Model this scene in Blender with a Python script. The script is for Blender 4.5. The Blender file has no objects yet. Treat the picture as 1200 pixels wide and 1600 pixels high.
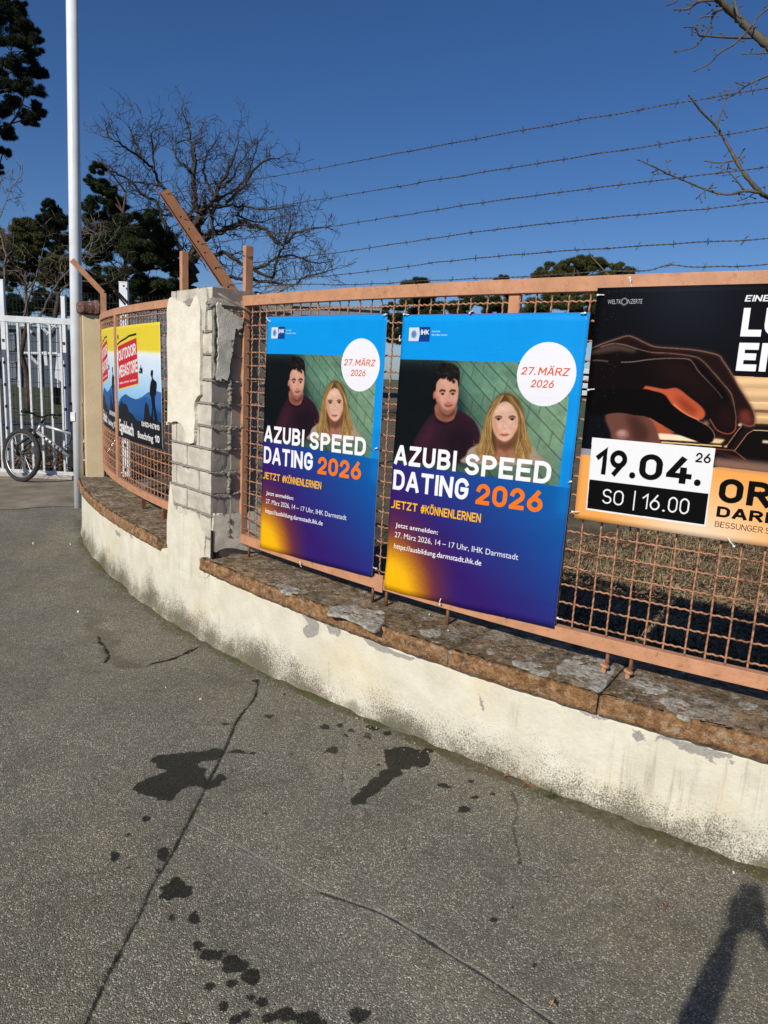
import bpy, math, random
import numpy as np
from mathutils import Vector, Matrix, noise as mnoise
R = math.radians
rng = np.random.default_rng(7); random.seed(7)
S = bpy.context.scene; COL = S.collection

# ------------------------------------------------------------------ camera
F, EYE = 1109.0, 1.6
_d = np.array([290-600., 6660-800., F]); _d /= np.linalg.norm(_d)
_f = np.array([0, 0, 1.]) - _d*_d[2]; _f /= np.linalg.norm(_f)
RM = np.array([np.cross(_d, _f), _f, -_d])          # photo camera axes -> world
cd = bpy.data.cameras.new('camera'); cam = bpy.data.objects.new('camera', cd); COL.objects.link(cam)
cd.sensor_fit = 'VERTICAL'; cd.sensor_height = 24; cd.lens = 24*F/1600
cd.clip_start = 0.01; cd.clip_end = 2000
m = Matrix.Identity(4)
for i in range(3):
    m[i][0], m[i][1], m[i][2] = RM[i, 0], -RM[i, 1], -RM[i, 2]
m.translation = (0, 0, EYE); cam.matrix_world = m
S.camera = cam
# ------------------------------------------------------------------ sky, sun, exposure
SUN_EL, SUN_AZ = R(33.3), R(31.2)                    # shadows run towards azimuth 31 deg right of +Y
w = bpy.data.worlds.new('World'); S.world = w; w.use_nodes = True
nt = w.node_tree; nt.nodes.clear()
sky = nt.nodes.new('ShaderNodeTexSky'); sky.sky_type = 'NISHITA'; sky.sun_disc = False
sky.sun_elevation = SUN_EL; sky.sun_rotation = math.pi+SUN_AZ
sky.altitude = 200; sky.air_density = 0.9; sky.dust_density = 0.6; sky.ozone_density = 4.0
bg = nt.nodes.new('ShaderNodeBackground'); bg.inputs[1].default_value = 0.080
wo = nt.nodes.new('ShaderNodeOutputWorld')
hs = nt.nodes.new('ShaderNodeHueSaturation'); hs.inputs['Saturation'].default_value = 1.17
nt.links.new(sky.outputs[0], hs.inputs['Color']); tn = nt.nodes.new('ShaderNodeMix'); tn.data_type = 'RGBA'; tn.blend_type = 'MULTIPLY'; tn.inputs[0].default_value = 1; tn.inputs[7].default_value = (.90, .95, 1.12, 1)
nt.links.new(hs.outputs[0], tn.inputs[6]); nt.links.new(tn.outputs[2], bg.inputs[0]); nt.links.new(bg.outputs[0], wo.inputs[0])
ld = bpy.data.lights.new('sun', 'SUN'); ld.energy = 5.0; ld.angle = R(0.53); ld.color = (1, .945, .86)
sun = bpy.data.objects.new('sun', ld); COL.objects.link(sun)
_dir = Vector((math.sin(SUN_AZ)*math.cos(SUN_EL), math.cos(SUN_AZ)*math.cos(SUN_EL), -math.sin(SUN_EL)))
sun.rotation_euler = _dir.to_track_quat('-Z', 'Y').to_euler()
S.view_settings.view_transform = 'Standard'; S.view_settings.look = 'None'
S.view_settings.exposure = -0.15; S.view_settings.gamma = 1.0; S.view_settings.use_curve_mapping = False
S.cycles.max_bounces = 6; S.cycles.transparent_max_bounces = 12

# ------------------------------------------------------------------ measuring helpers (photo pixel -> place)
def ray(x, y): return RM @ np.array([x-600., y-800., F])
def at_z(x, y, z=0.):
    r = ray(x, y); return np.array([0, 0, EYE]) + r*((z-EYE)/r[2])
def at_y(x, y, Y):
    r = ray(x, y); return np.array([0, 0, EYE]) + r*(Y/r[1])
def at_plane(x, y, p0, n):
    r = ray(x, y); o = np.array([0, 0, EYE]); return o + r*(((np.array(p0)-o)@n)/(r@n))
_PX = [0.00039, -0.00486, 0.049, -0.92696, 1.80203]; _PY = [0.0004, -0.00727, 0.07333, 0.40794, 1.96026]
_t = np.linspace(-1.6, 8.3, 900)
K = np.stack([np.polyval(_PX, _t), np.polyval(_PY, _t)], 1)     # plan of the kerb wall's street edge
_g = np.gradient(K, axis=0); _g /= np.linalg.norm(_g, axis=1)[:, None]
KN = np.stack([_g[:, 1], -_g[:, 0]], 1)                           # inward normal
KT = _g
KS = np.r_[0, np.cumsum(np.linalg.norm(np.diff(K, axis=0), axis=1))]
KS = KS - KS[np.argmin(abs(_t+.8))]
def kp(s, off=0., z=0.):
    return np.array([np.interp(s, KS, K[:, 0]+KN[:, 0]*off), np.interp(s, KS, K[:, 1]+KN[:, 1]*off), z])
def kn(s):
    v = np.array([np.interp(s, KS, KN[:, 0]), np.interp(s, KS, KN[:, 1]), 0]); return v/np.linalg.norm(v)
def kt(s):
    v = np.array([np.interp(s, KS, KT[:, 0]), np.interp(s, KS, KT[:, 1]), 0]); return v/np.linalg.norm(v)
def on(x, y, off=0.):
    C = K+KN*off; r = ray(x, y); cr = C[:, 0]*r[1]-C[:, 1]*r[0]; best = None
    for i in np.where(cr[:-1]*cr[1:] < 0)[0]:
        a = cr[i]/(cr[i]-cr[i+1]); P = C[i]+a*(C[i+1]-C[i]); k = P@r[:2]/(r[:2]@r[:2])
        if k > 0 and (best is None or k < best[0]): best = (k, KS[i]+a*(KS[i+1]-KS[i]), EYE+k*r[2])
    return best[1], best[2]
def ground_z(y):
    t = min(1, max(0, (y-2.9)/1.3)); return -.06*t*t*(3-2*t)

# ------------------------------------------------------------------ mesh builder
class MB:
    def __init__(s): s.v = []; s.f = []; s.mi = []
    def add(s, vs, fs, mi=0):
        o = len(s.v); s.v += [tuple(map(float, p)) for p in vs]; s.f += [tuple(i+o for i in f) for f in fs]; s.mi += [mi]*len(fs); return s
    def box(s, c, size, rot=None, mi=0):
        c = np.array(c, float); h = np.array(size)/2; A = np.eye(3) if rot is None else np.array(rot)
        vs = [c + A@(h*np.array(k)) for k in ((-1,-1,-1),(1,-1,-1),(1,1,-1),(-1,1,-1),(-1,-1,1),(1,-1,1),(1,1,1),(-1,1,1))]
        return s.add(vs, [(0,3,2,1),(4,5,6,7),(0,1,5,4),(1,2,6,5),(2,3,7,6),(3,0,4,7)], mi)
    def tube(s, pts, r, n=6, cap=True, mi=0, closed=False):
        P = [np.array(p, float) for p in pts]; N = len(P)
        rr = [r]*N if np.isscalar(r) else list(r)
        up = None; vs = []
        for i in range(N):
            if closed: t = P[(i+1) % N]-P[i-1]
            else: t = P[min(i+1, N-1)]-P[max(i-1, 0)]
            L = np.linalg.norm(t); t = t/L if L > 1e-9 else np.array([0, 0, 1.])
            if up is None:
                up = np.cross(t, [0, 0, 1.]);
                if np.linalg.norm(up) < 1e-3: up = np.cross(t, [1., 0, 0])
            u = up-t*(up@t); u /= max(1e-9, np.linalg.norm(u)); up = u; v = np.cross(t, u)
            for k in range(n):
                a = 2*math.pi*k/n; vs.append(P[i]+rr[i]*(u*math.cos(a)+v*math.sin(a)))
        fs = []
        for i in range(N if closed else N-1):
            j = (i+1) % N
            for k in range(n): fs.append((i*n+k, i*n+(k+1) % n, j*n+(k+1) % n, j*n+k))
        if cap and not closed: fs += [tuple(range(n))[::-1], tuple(range((N-1)*n, N*n))]
        return s.add(vs, fs, mi)
    def strip(s, path, prof, mi=0, close_ends=True):
        """path: list of (origin, axis_u, axis_v); prof: list of (u,v), closed"""
        n = len(prof); vs = []
        for o, a, b in path:
            for u, v in prof: vs.append(np.array(o)+np.array(a)*u+np.array(b)*v)
        fs = []
        for i in range(len(path)-1):
            for k in range(n): fs.append((i*n+k, i*n+(k+1) % n, (i+1)*n+(k+1) % n, (i+1)*n+k))
        if close_ends: fs += [tuple(range(n))[::-1], tuple(range((len(path)-1)*n, len(path)*n))]
        return s.add(vs, fs, mi)
    def build(s, name, mat, parent=None, smooth=False, bevel=0, kind=None, fixn=True):
        me = bpy.data.meshes.new(name); me.from_pydata(s.v, [], s.f); me.update()
        for mm in (mat if isinstance(mat, (list, tuple)) else [mat]): me.materials.append(mm)
        if any(s.mi): me.polygons.foreach_set('material_index', s.mi)
        if fixn:
            import bmesh
            b = bmesh.new(); b.from_mesh(me); bmesh.ops.recalc_face_normals(b, faces=b.faces); b.to_mesh(me); b.free()
        if smooth: me.polygons.foreach_set('use_smooth', [True]*len(me.polygons))
        o = link(name, me, parent, kind)
        if bevel:
            md = o.modifiers.new('bevel', 'BEVEL'); md.width = bevel; md.segments = 2; md.limit_method = 'ANGLE'
        return o
def link(name, me, parent=None, kind=None):
    o = bpy.data.objects.new(name, me); COL.objects.link(o)
    if parent is not None:
        o.parent = parent
        o.matrix_parent_inverse = parent.matrix_basis.inverted()
    if kind: o['kind'] = kind
    return o
def tag(o, label, cat, group=None):
    o['label'] = label; o['category'] = cat
    if group: o['group'] = group
    return o
def thing(name, label, cat, loc=(0, 0, 0), group=None):
    o = bpy.data.objects.new(name, None); COL.objects.link(o); o.location = tuple(map(float, loc)); o.empty_display_size = .1
    return tag(o, label, cat, group)
def quads(name, C, U, V, mat, parent=None, kind=None, tri=False):
    """many small leaf faces: centres C, half axes U, V (numpy n x 3)"""
    n = len(C); k = 3 if tri else 4
    P = np.stack([C-U, C+U, C+V], 1) if tri else np.stack([C-U, C-V*.5, C+U, C+V*.5], 1)
    me = bpy.data.meshes.new(name)
    me.vertices.add(n*k); me.vertices.foreach_set('co', P.reshape(-1).astype(np.float32))
    me.loops.add(n*k); me.loops.foreach_set('vertex_index', np.arange(n*k, dtype=np.int32))
    me.polygons.add(n); me.polygons.foreach_set('loop_start', np.arange(0, n*k, k, dtype=np.int32))
    me.polygons.foreach_set('loop_total', np.full(n, k, dtype=np.int32))
    me.update(calc_edges=True); me.materials.append(mat)
    return link(name, me, parent, kind)

# ------------------------------------------------------------------ material helper
class G:
    def __init__(s, name):
        s.m = bpy.data.materials.new(name); s.m.use_nodes = True; s.t = s.m.node_tree
        s.b = s.t.nodes['Principled BSDF']; s.b.inputs['Specular IOR Level'].default_value = .3
        s.co = None
    def n(s, ty, **kw):
        x = s.t.nodes.new(ty)
        for k, v in kw.items(): setattr(x, k, v)
        return x
    def L(s, a, b): s.t.links.new(a, b)
    def coords(s, kind='Object'):
        if s.co is None: s.co = s.n('ShaderNodeTexCoord')
        return s.co.outputs[kind]
    def mapped(s, scale, kind='Object'):
        mp = s.n('ShaderNodeMapping'); mp.inputs['Scale'].default_value = scale; s.L(s.coords(kind), mp.inputs[0]); return mp.outputs[0]
    def noise(s, scale, det=4, rough=.6, vec=None, dist=0.):
        x = s.n('ShaderNodeTexNoise'); x.inputs['Scale'].default_value = scale; x.inputs['Detail'].default_value = det
        x.inputs['Roughness'].default_value = rough; x.inputs['Distortion'].default_value = dist
        s.L(vec if vec is not None else s.coords(), x.inputs['Vector']); return x.outputs['Fac']
    def voro(s, scale, vec=None, feature='F1'):
        x = s.n('ShaderNodeTexVoronoi', feature=feature); x.inputs['Scale'].default_value = scale
        s.L(vec if vec is not None else s.coords(), x.inputs['Vector']); return x
    def ramp(s, fac, stops, interp='LINEAR'):
        x = s.n('ShaderNodeValToRGB'); x.color_ramp.interpolation = interp; e = x.color_ramp.elements
        while len(e) < len(stops): e.new(.5)
        for k, (p, c) in enumerate(stops):
            e[k].position = p; e[k].color = tuple(c)+(1,) if not np.isscalar(c) else (c, c, c, 1)
        s.L(fac, x.inputs[0]); return x.outputs[0]
    def mix(s, a, b, fac, mode='MIX'):
        x = s.n('ShaderNodeMix', data_type='RGBA', blend_type=mode)
        for sock, v in ((x.inputs[0], fac), (x.inputs[6], a), (x.inputs[7], b)):
            if hasattr(v, 'is_linked'): s.L(v, sock)
            elif np.isscalar(v): sock.default_value = v
            else: sock.default_value = tuple(v)+(1,)
        return x.outputs[2]
    def math(s, op, a, b=0.):
        x = s.n('ShaderNodeMath', operation=op)
        for sock, v in ((x.inputs[0], a), (x.inputs[1], b)):
            if hasattr(v, 'is_linked'): s.L(v, sock)
            else: sock.default_value = v
        return x.outputs[0]
    def bump(s, h, strength=.5, dist=.01, prev=None):
        x = s.n('ShaderNodeBump'); x.inputs['Strength'].default_value = strength; x.inputs['Distance'].default_value = dist
        s.L(h, x.inputs['Height'])
        if prev is not None: s.L(prev, x.inputs['Normal'])
        s.L(x.outputs[0], s.b.inputs['Normal']); return x.outputs[0]
    def out(s, col=None, rough=None, metal=None, spec=None):
        for k, v in (('Base Color', col), ('Roughness', rough), ('Metallic', metal), ('Specular IOR Level', spec)):
            if v is None: continue
            if hasattr(v, 'is_linked'): s.L(v, s.b.inputs[k])
            elif np.isscalar(v): s.b.inputs[k].default_value = v
            else: s.b.inputs[k].default_value = tuple(v)+(1,)
        return s.m
def simple(name, c, rough=.6, var=.25, scale=20, metal=0., spec=.3, bump=0., bscale=80):
    g = G(name); n = g.noise(scale, 5)
    lo = tuple(k*(1-var) for k in c); hi = tuple(min(1, k*(1+var)) for k in c)
    col = g.ramp(n, [(.3, lo), (.7, hi)])
    if bump: g.bump(g.noise(bscale, 4), bump, .004)
    return g.out(col, rough, metal, spec)
def painted(name, c, rust=(.16, .06, .03), amount=.62, rough=.55, dirt=(.30, .13, .075)):
    g = G(name)
    base = g.ramp(g.noise(9, 6), [(.32, tuple(k*.82 for k in c)), (.7, tuple(min(1, k*1.12) for k in c))])
    base = g.mix(base, dirt, g.ramp(g.noise(34, 6, .7), [(.52, 0.), (.72, .75)]))
    base = g.mix(base, rust, g.ramp(g.noise(17, 8, .75), [(amount, 0.), (amount+.06, 1.)]))
    g.bump(g.noise(160, 4), .25, .003)
    return g.out(base, rough, 0., .3)
def image(name, A, cs='sRGB'):
    """A: h x w x 3 (row 0 = top)"""
    h, wd = A.shape[:2]; im = bpy.data.images.new(name, wd, h, alpha=False, float_buffer=False)
    im.colorspace_settings.name = cs
    px = np.ones((h, wd, 4), np.float32); px[..., :3] = np.clip(A[::-1], 0, 1); im.pixels.foreach_set(px.reshape(-1)); im.pack(); return im
def inpoly(X, Y, P):
    c = np.zeros(X.shape, bool); x0, y0 = P[-1]
    for x1, y1 in P:
        if y0 != y1:
            c ^= ((y0 > Y) != (y1 > Y)) & (X < (x1-x0)*(Y-y0)/(y1-y0)+x0)
        x0, y0 = x1, y1
    return c
def blur(A, r):
    if r < 1: return A
    k = int(r); 
    for _ in range(2):
        for ax in (0, 1):
            pad = [(0, 0)]*A.ndim; pad[ax] = (k+1, k)
            c = np.cumsum(np.pad(A, pad, mode='edge'), axis=ax, dtype=np.float64)
            n = A.shape[ax]
            A = (np.take(c, range(2*k+1, 2*k+1+n), axis=ax)-np.take(c, range(0, n), axis=ax))/(2*k+1)
    return A
def vnoise(h, wd, cell, seed, octaves=4):
    r = np.random.default_rng(seed); out = np.zeros((h, wd)); amp = 1; tot = 0
    for o in range(octaves):
        gy, gx = int(h/cell)+3, int(wd/cell)+3; g_ = r.random((gy, gx))
        yy = np.arange(h)/cell; xx = np.arange(wd)/cell; iy = yy.astype(int); ix = xx.astype(int); fy = (yy-iy); fx = (xx-ix)
        fy = (fy*fy*(3-2*fy))[:, None]; fx = (fx*fx*(3-2*fx))[None]
        a = g_[iy][:, ix]; b = g_[iy][:, ix+1]; c = g_[iy+1][:, ix]; d = g_[iy+1][:, ix+1]
        out += amp*((a*(1-fx)+b*fx)*(1-fy)+(c*(1-fx)+d*fx)*fy); tot += amp; amp *= .55; cell = max(1.01, cell/2)
    return out/tot
def smooth_poly(P, n=6):
    P = [np.array(p, float) for p in P]; out = []; N = len(P)
    for i in range(N):
        a, b, c, d = P[i-1], P[i], P[(i+1) % N], P[(i+2) % N]
        for k in range(n):
            t = k/n; out.append(.5*((2*b)+(-a+c)*t+(2*a-5*b+4*c-d)*t*t+(-a+3*b-3*c+d)*t**3))
    return out
def spline(P, n=6):
    P = [np.array(p, float) for p in P]; Q = [2*P[0]-P[1]]+P+[2*P[-1]-P[-2]]; out = []
    for i in range(1, len(Q)-2):
        a, b, c, d = Q[i-1], Q[i], Q[i+1], Q[i+2]
        for k in range(n):
            t = k/n; out.append(.5*((2*b)+(-a+c)*t+(2*a-5*b+4*c-d)*t*t+(-a+3*b-3*c+d)*t**3))
    return out+[P[-1]]

# ------------------------------------------------------------------ print canvas for the posters
_glyph = {}
def text_tris(txt, off=0., res=3):
    key = (txt, off)
    if key in _glyph: return _glyph[key]
    cu = bpy.data.curves.new('lettering', 'FONT'); cu.body = txt; cu.offset = off; cu.resolution_u = res; cu.size = 1
    ob = bpy.data.objects.new('lettering', cu); COL.objects.link(ob)
    dg = bpy.context.evaluated_depsgraph_get(); me = ob.evaluated_get(dg).to_mesh(); me.calc_loop_triangles()
    V = np.array([v.co[:2] for v in me.vertices]); T = np.array([t.vertices[:] for t in me.loop_triangles])
    ob.evaluated_get(dg).to_mesh_clear(); bpy.data.objects.remove(ob); bpy.data.curves.remove(cu)
    _glyph[key] = (V, T); return V, T
class Art:
    """print in units of u 0..W, v 0..H (v down)"""
    def __init__(s, W, H, px_w, bg=(1, 1, 1)):
        s.W, s.H = W, H; s.k = px_w/W; s.w = px_w; s.h = int(round(H*s.k)); s.A = np.ones((s.h, s.w, 3))*np.array(bg)
        s.tr = lambda p: p
        yy, xx = np.mgrid[0:s.h, 0:s.w]; s.U = (xx+.5)/s.k; s.V = (yy+.5)/s.k
    def pts(s, P): return [tuple(s.tr(p)) for p in P]
    def mask(s, P, soft=0.):
        P = np.array(P)*s.k; pad = int(soft*s.k*3)+2
        x0, y0 = np.floor(P.min(0)).astype(int)-pad; x1, y1 = np.ceil(P.max(0)).astype(int)+pad
        x0, y0 = max(0, x0), max(0, y0); x1, y1 = min(s.w, x1), min(s.h, y1)
        if x1 <= x0 or y1 <= y0: return None
        yy, xx = np.mgrid[y0:y1, x0:x1]
        mk = inpoly(xx+.5, yy+.5, P).astype(float)
        if soft: mk = blur(mk, soft*s.k)
        return (slice(y0, y1), slice(x0, x1)), mk
    def poly(s, P, col, a=1., soft=0., sm=False, raw=False, fn=None):
        P = P if raw else s.pts(P)
        if sm: P = smooth_poly(P)
        r = s.mask(P, soft)
        if r is None: return
        sl, mk = r; mk = (mk*a)[..., None]
        c = fn(s.U[sl], s.V[sl]) if fn else np.array(col)
        s.A[sl] = s.A[sl]*(1-mk)+c*mk
    def ell(s, c, rx, ry, col, a=1., soft=0., rot=0., raw=False):
        P = [(c[0]+rx*math.cos(t)*math.cos(rot)-ry*math.sin(t)*math.sin(rot), c[1]+rx*math.cos(t)*math.sin(rot)+ry*math.sin(t)*math.cos(rot)) for t in np.linspace(0, 2*math.pi, 40)[:-1]]
        s.poly(P, col, a, soft, raw=raw)
    def line(s, P, wd, col, a=1., soft=0., sm=False):
        P = [np.array(p) for p in s.pts(P)]
        if sm: P = spline(P)
        Lh, Rh = [], []; N = len(P)
        for i in range(N):
            t = P[min(i+1, N-1)]-P[max(i-1, 0)]; t = t/max(1e-9, np.linalg.norm(t)); nn = np.array([-t[1], t[0]])*wd/2
            Lh.append(P[i]+nn); Rh.append(P[i]-nn)
        s.poly(Lh+Rh[::-1], col, a, soft, raw=True)
    def text(s, txt, box, col, bold=0., slant=0., fit=True):
        """box = (u0, v_top_of_caps, u1, v_baseline) for the ink of the string"""
        V, T = text_tris(txt, bold); ref, _ = text_tris('H', bold)
        u0, v0, u1, v1 = box; mn, mx = V[:, 0].min(), V[:, 0].max(); capb, capt = ref[:, 1].min(), ref[:, 1].max()
        sy = (v1-v0)/(capt-capb); sx = (u1-u0)/(mx-mn)
        X = u0+(V[:, 0]-mn)*sx+(V[:, 1]-capb)*sy*slant; Y = v1-(V[:, 1]-capb)*sy
        Pp = np.stack([X, Y], 1)*s.k; col = np.array(col)
        x0, y0 = np.floor(Pp.min(0)).astype(int)-1; x1, y1 = np.ceil(Pp.max(0)).astype(int)+2
        x0, y0, x1, y1 = max(0, x0), max(0, y0), min(s.w, x1), min(s.h, y1)
        if x1 <= x0 or y1 <= y0: return
        q = 2; mk = np.zeros(((y1-y0)*q, (x1-x0)*q), bool); Q = (Pp-[x0, y0])*q
        for t in T:
            a, b, c = Q[t[0]], Q[t[1]], Q[t[2]]
            ax, ay = np.floor(np.minimum(np.minimum(a, b), c)).astype(int); bx, by = np.ceil(np.maximum(np.maximum(a, b), c)).astype(int)+1
            ax, ay = max(ax, 0), max(ay, 0); bx, by = min(bx, mk.shape[1]), min(by, mk.shape[0])
            if bx <= ax or by <= ay: continue
            yy, xx = np.mgrid[ay:by, ax:bx]; xx = xx+.5; yy = yy+.5
            d1 = (b[0]-a[0])*(yy-a[1])-(b[1]-a[1])*(xx-a[0]); d2 = (c[0]-b[0])*(yy-b[1])-(c[1]-b[1])*(xx-b[0]); d3 = (a[0]-c[0])*(yy-c[1])-(a[1]-c[1])*(xx-c[0])
            mk[ay:by, ax:bx] |= ((d1 >= -.01) & (d2 >= -.01) & (d3 >= -.01)) | ((d1 <= .01) & (d2 <= .01) & (d3 <= .01))
        m_ = mk.reshape(y1-y0, q, x1-x0, q).mean((1, 3))[..., None]
        s.A[y0:y1, x0:x1] = s.A[y0:y1, x0:x1]*(1-m_)+col*m_
# ---- a plain narrow grotesque drawn as strokes (box 0..1 x 0..1, y up) for the bold print
def _arc(cx, cy, rx, ry, a0, a1, n=12): return [(cx+rx*math.cos(R(a0+(a1-a0)*i/n)), cy+ry*math.sin(R(a0+(a1-a0)*i/n))) for i in range(n+1)]
_q = .30
def _rr(x0, y0, x1, y1, rx=.5, ry=.34):   # closed round-cornered ring
    return _arc(x1-rx*(x1-x0), y1-ry, rx*(x1-x0), ry, 0, 90)+_arc(x0+rx*(x1-x0), y1-ry, rx*(x1-x0), ry, 90, 180)+_arc(x0+rx*(x1-x0), y0+ry, rx*(x1-x0), ry, 180, 270)+_arc(x1-rx*(x1-x0), y0+ry, rx*(x1-x0), ry, 270, 360)+[(x1, y1-ry)]
DIN = {
 'A': (.64, [[(0, 0), (.44, 1), (.56, 1), (1, 0)], [(.17, .27), (.83, .27)]]),
 'B': (.56, [[(0, 0), (0, 1), (.5, 1)]+_arc(.5, .76, .42, .24, 90, -90)+[(0, .52)], [(.5, .52)]+_arc(.52, .26, .48, .26, 90, -90)+[(0, 0)]]),
 'C': (.56, [_arc(.5, .66, .5, .34, 20, 180)+_arc(.5, .34, .5, .34, 180, 340)]),
 'D': (.58, [[(0, 0), (0, 1), (.45, 1)]+_arc(.45, .62, .55, .38, 90, 0)+_arc(.45, .38, .55, .38, 0, -90)+[(0, 0)]]),
 'E': (.50, [[(1, 1), (0, 1), (0, 0), (1, 0)], [(0, .51), (.88, .51)]]),
 'F': (.50, [[(1, 1), (0, 1), (0, 0)], [(0, .5), (.85, .5)]]),
 'G': (.58, [_arc(.5, .66, .5, .34, 25, 180)+_arc(.5, .34, .5, .34, 180, 360)+[(1, .47), (.55, .47)]]),
 'H': (.58, [[(0, 0), (0, 1)], [(1, 0), (1, 1)], [(0, .51), (1, .51)]]),
 'I': (.0, [[(0, 0), (0, 1)]]),
 'J': (.42, [[(1, 1), (1, .3)]+_arc(.5, .3, .5, .3, 0, -90)+[(0, .0)]]),
 'K': (.58, [[(0, 0), (0, 1)], [(.98, 1), (.10, .42)], [(.34, .58), (1, 0)]]),
 'L': (.48, [[(0, 1), (0, 0), (1, 0)]]),
 'M': (.74, [[(0, 0), (0, 1), (.04, 1), (.5, .3), (.96, 1), (1, 1), (1, 0)]]),
 'N': (.60, [[(0, 0), (0, 1), (.03, 1), (.97, 0), (1, 0), (1, 1)]]),
 'O': (.58, [_rr(0, 0, 1, 1)]), '0': (.52, [_rr(0, 0, 1, 1)]),
 'P': (.54, [[(0, 0), (0, 1), (.5, 1)]+_arc(.5, .72, .5, .28, 90, -90)+[(0, .44)]]),
 'R': (.56, [[(0, 0), (0, 1), (.5, 1)]+_arc(.5, .74, .48, .26, 90, -90)+[(0, .48)], [(.5, .48), (1, 0)]]),
 'S': (.54, [_arc(.5, .75, .48, .25, 28, 180)+_arc(.5, .75, .48, .25, 180, 262, 6)+_arc(.5, .255, .5, .255, 80, -90)+_arc(.5, .255, .5, .255, -90, -155)]),
 'T': (.56, [[(0, 1), (1, 1)], [(.5, 1), (.5, 0)]]),
 'U': (.56, [[(0, 1), (0, .34)]+_arc(.5, .34, .5, .34, 180, 360)+[(1, 1)]]),
 'Z': (.54, [[(0, 1), (1, 1), (1, .96), (0, .04), (0, 0), (1, 0)]]),
 '1': (.26, [[(0, .72), (1, 1), (1, 0)]]),
 '2': (.50, [_arc(.5, .69, .48, .31, 170, -32)+[(0, .03), (0, 0), (1, 0)]]),
 '3': (.50, [_arc(.48, .76, .46, .24, 160, -90)+_arc(.48, .26, .52, .26, 90, -160)]),
 '4': (.56, [[(.62, 1), (0, .27), (0, .24), (1, .24)], [(.72, .52), (.72, 0)]]),
 '6': (.52, [[(.72, 1), (.08, .45)], _rr(0, 0, 1, .62, .5, .31)]),
 '7': (.50, [[(0, 1), (1, 1), (1, .95), (.36, 0)]]),
 '8': (.52, [_rr(.06, .52, .94, 1, .5, .24), _rr(0, 0, 1, .52, .5, .26)]),
 '9': (.52, [[(.28, 0), (.92, .55)], _rr(0, .38, 1, 1, .5, .31)]),
 '.': (.0, [[(-.001, .0), (.001, .0)]]), '-': (.26, [[(0, .42), (1, .42)]]), ' ': (.16, []), ':': (0, [[(0, 0), (0, .001)], [(0, .6), (0, .601)]]),
 '#': (.60, [[(.22, 0), (.42, 1)], [(.62, 0), (.82, 1)], [(.05, .68), (1, .68)], [(0, .32), (.95, .32)]]),
}
for c_, b_ in (('Ä', 'A'), ('Ö', 'O'), ('Ü', 'U')): DIN[c_] = (DIN[b_][0], DIN[b_][1]+[[(.26, 1.24), (.26, 1.27)], [(.74, 1.24), (.74, 1.27)]])
def din(A, txt, TL, TR, BL, col, wt=.17, tr=None, gap=.13, slant=0.):
    """letters of stroke weight wt (x cap height); TL, TR, BL = corners of the ink at cap height / baseline"""
    tr = tr or (lambda p: p); TL, TR, BL = (np.array(tr(p), float) for p in (TL, TR, BL))
    x = wt/2; lay = []
    for ch in txt:
        w_, st = DIN[ch]; lay.append((x, w_, st, ch)); x += w_+(wt if ch != ' ' else 0)+gap*(.6 if ch in '.I ' else 1)
    tot = x-gap*(.6 if txt[-1] in '.I ' else 1)-wt/2
    ex, ey = (TR-TL)/tot, (BL-TL)
    def P(px, py): 
        yy = wt/2+py*(1-wt); return TL+ex*(px+slant*yy)+ey*(1-yy)
    for x0, w_, st, ch in lay:
        for L_ in st:
            q = [np.array([x0+p[0]*w_, (wt/2+p[1]*(1-wt))]) for p in L_]
            if ch == '.': c = q[0]; A.poly([tuple(TL+ex*(c[0]+wt*.62*math.cos(t)+slant*c[1])+ey*(1-c[1]-wt*.62*math.sin(t)-.0)) for t in np.linspace(0, 6.28, 18)[:-1]], col, raw=True); continue
            clean = [q[0]]
            for p in q[1:]:
                if np.linalg.norm(p-clean[-1]) > 1e-4: clean.append(p)
            q = clean; closed = len(q) > 8 and np.linalg.norm(q[0]-q[-1]) < 1e-3
            if closed: q = q[:-1]
            N = len(q); Lh, Rh = [], []
            if N == 1: continue
            for i in range(N):
                a = q[i-1] if (i or closed) else None; b_ = q[(i+1) % N] if (i < N-1 or closed) else None
                if a is None: d = (b_-q[i])/np.linalg.norm(b_-q[i]); nn = np.array([-d[1], d[0]]); e = q[i]-d*wt/2
                elif b_ is None: d = (q[i]-a)/np.linalg.norm(q[i]-a); nn = np.array([-d[1], d[0]]); e = q[i]+d*wt/2
                else:
                    d1 = (q[i]-a)/np.linalg.norm(q[i]-a); d2 = (b_-q[i])/np.linalg.norm(b_-q[i]); n1 = np.array([-d1[1], d1[0]]); n2 = np.array([-d2[1], d2[0]])
                    nn = n1+n2; nn = nn/max(.35, nn@n1); e = q[i]
                    if np.linalg.norm(nn) > 2.: nn = nn/np.linalg.norm(nn)*2.
                Lh.append(e+nn*wt/2); Rh.append(e-nn*wt/2)
            m_ = lambda p: tuple(TL+ex*(p[0]+slant*p[1])+ey*(1-p[1]))
            if closed: Lh.append(Lh[0]); Rh.append(Rh[0])
            for i in range(len(Lh)-1): A.poly([m_(Lh[i]), m_(Lh[i+1]), m_(Rh[i+1]), m_(Rh[i])], col, raw=True)
def homo(src, dst):
    A = []
    for (x, y), (u, v) in zip(src, dst):
        A.append([x, y, 1, 0, 0, 0, -u*x, -u*y, -u]); A.append([0, 0, 0, x, y, 1, -v*x, -v*y, -v])
    H = np.linalg.svd(np.array(A, float))[2][-1].reshape(3, 3)
    def f(p):
        q = H@np.array([p[0], p[1], 1.]); return (q[0]/q[2], q[1]/q[2])
    return f

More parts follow.
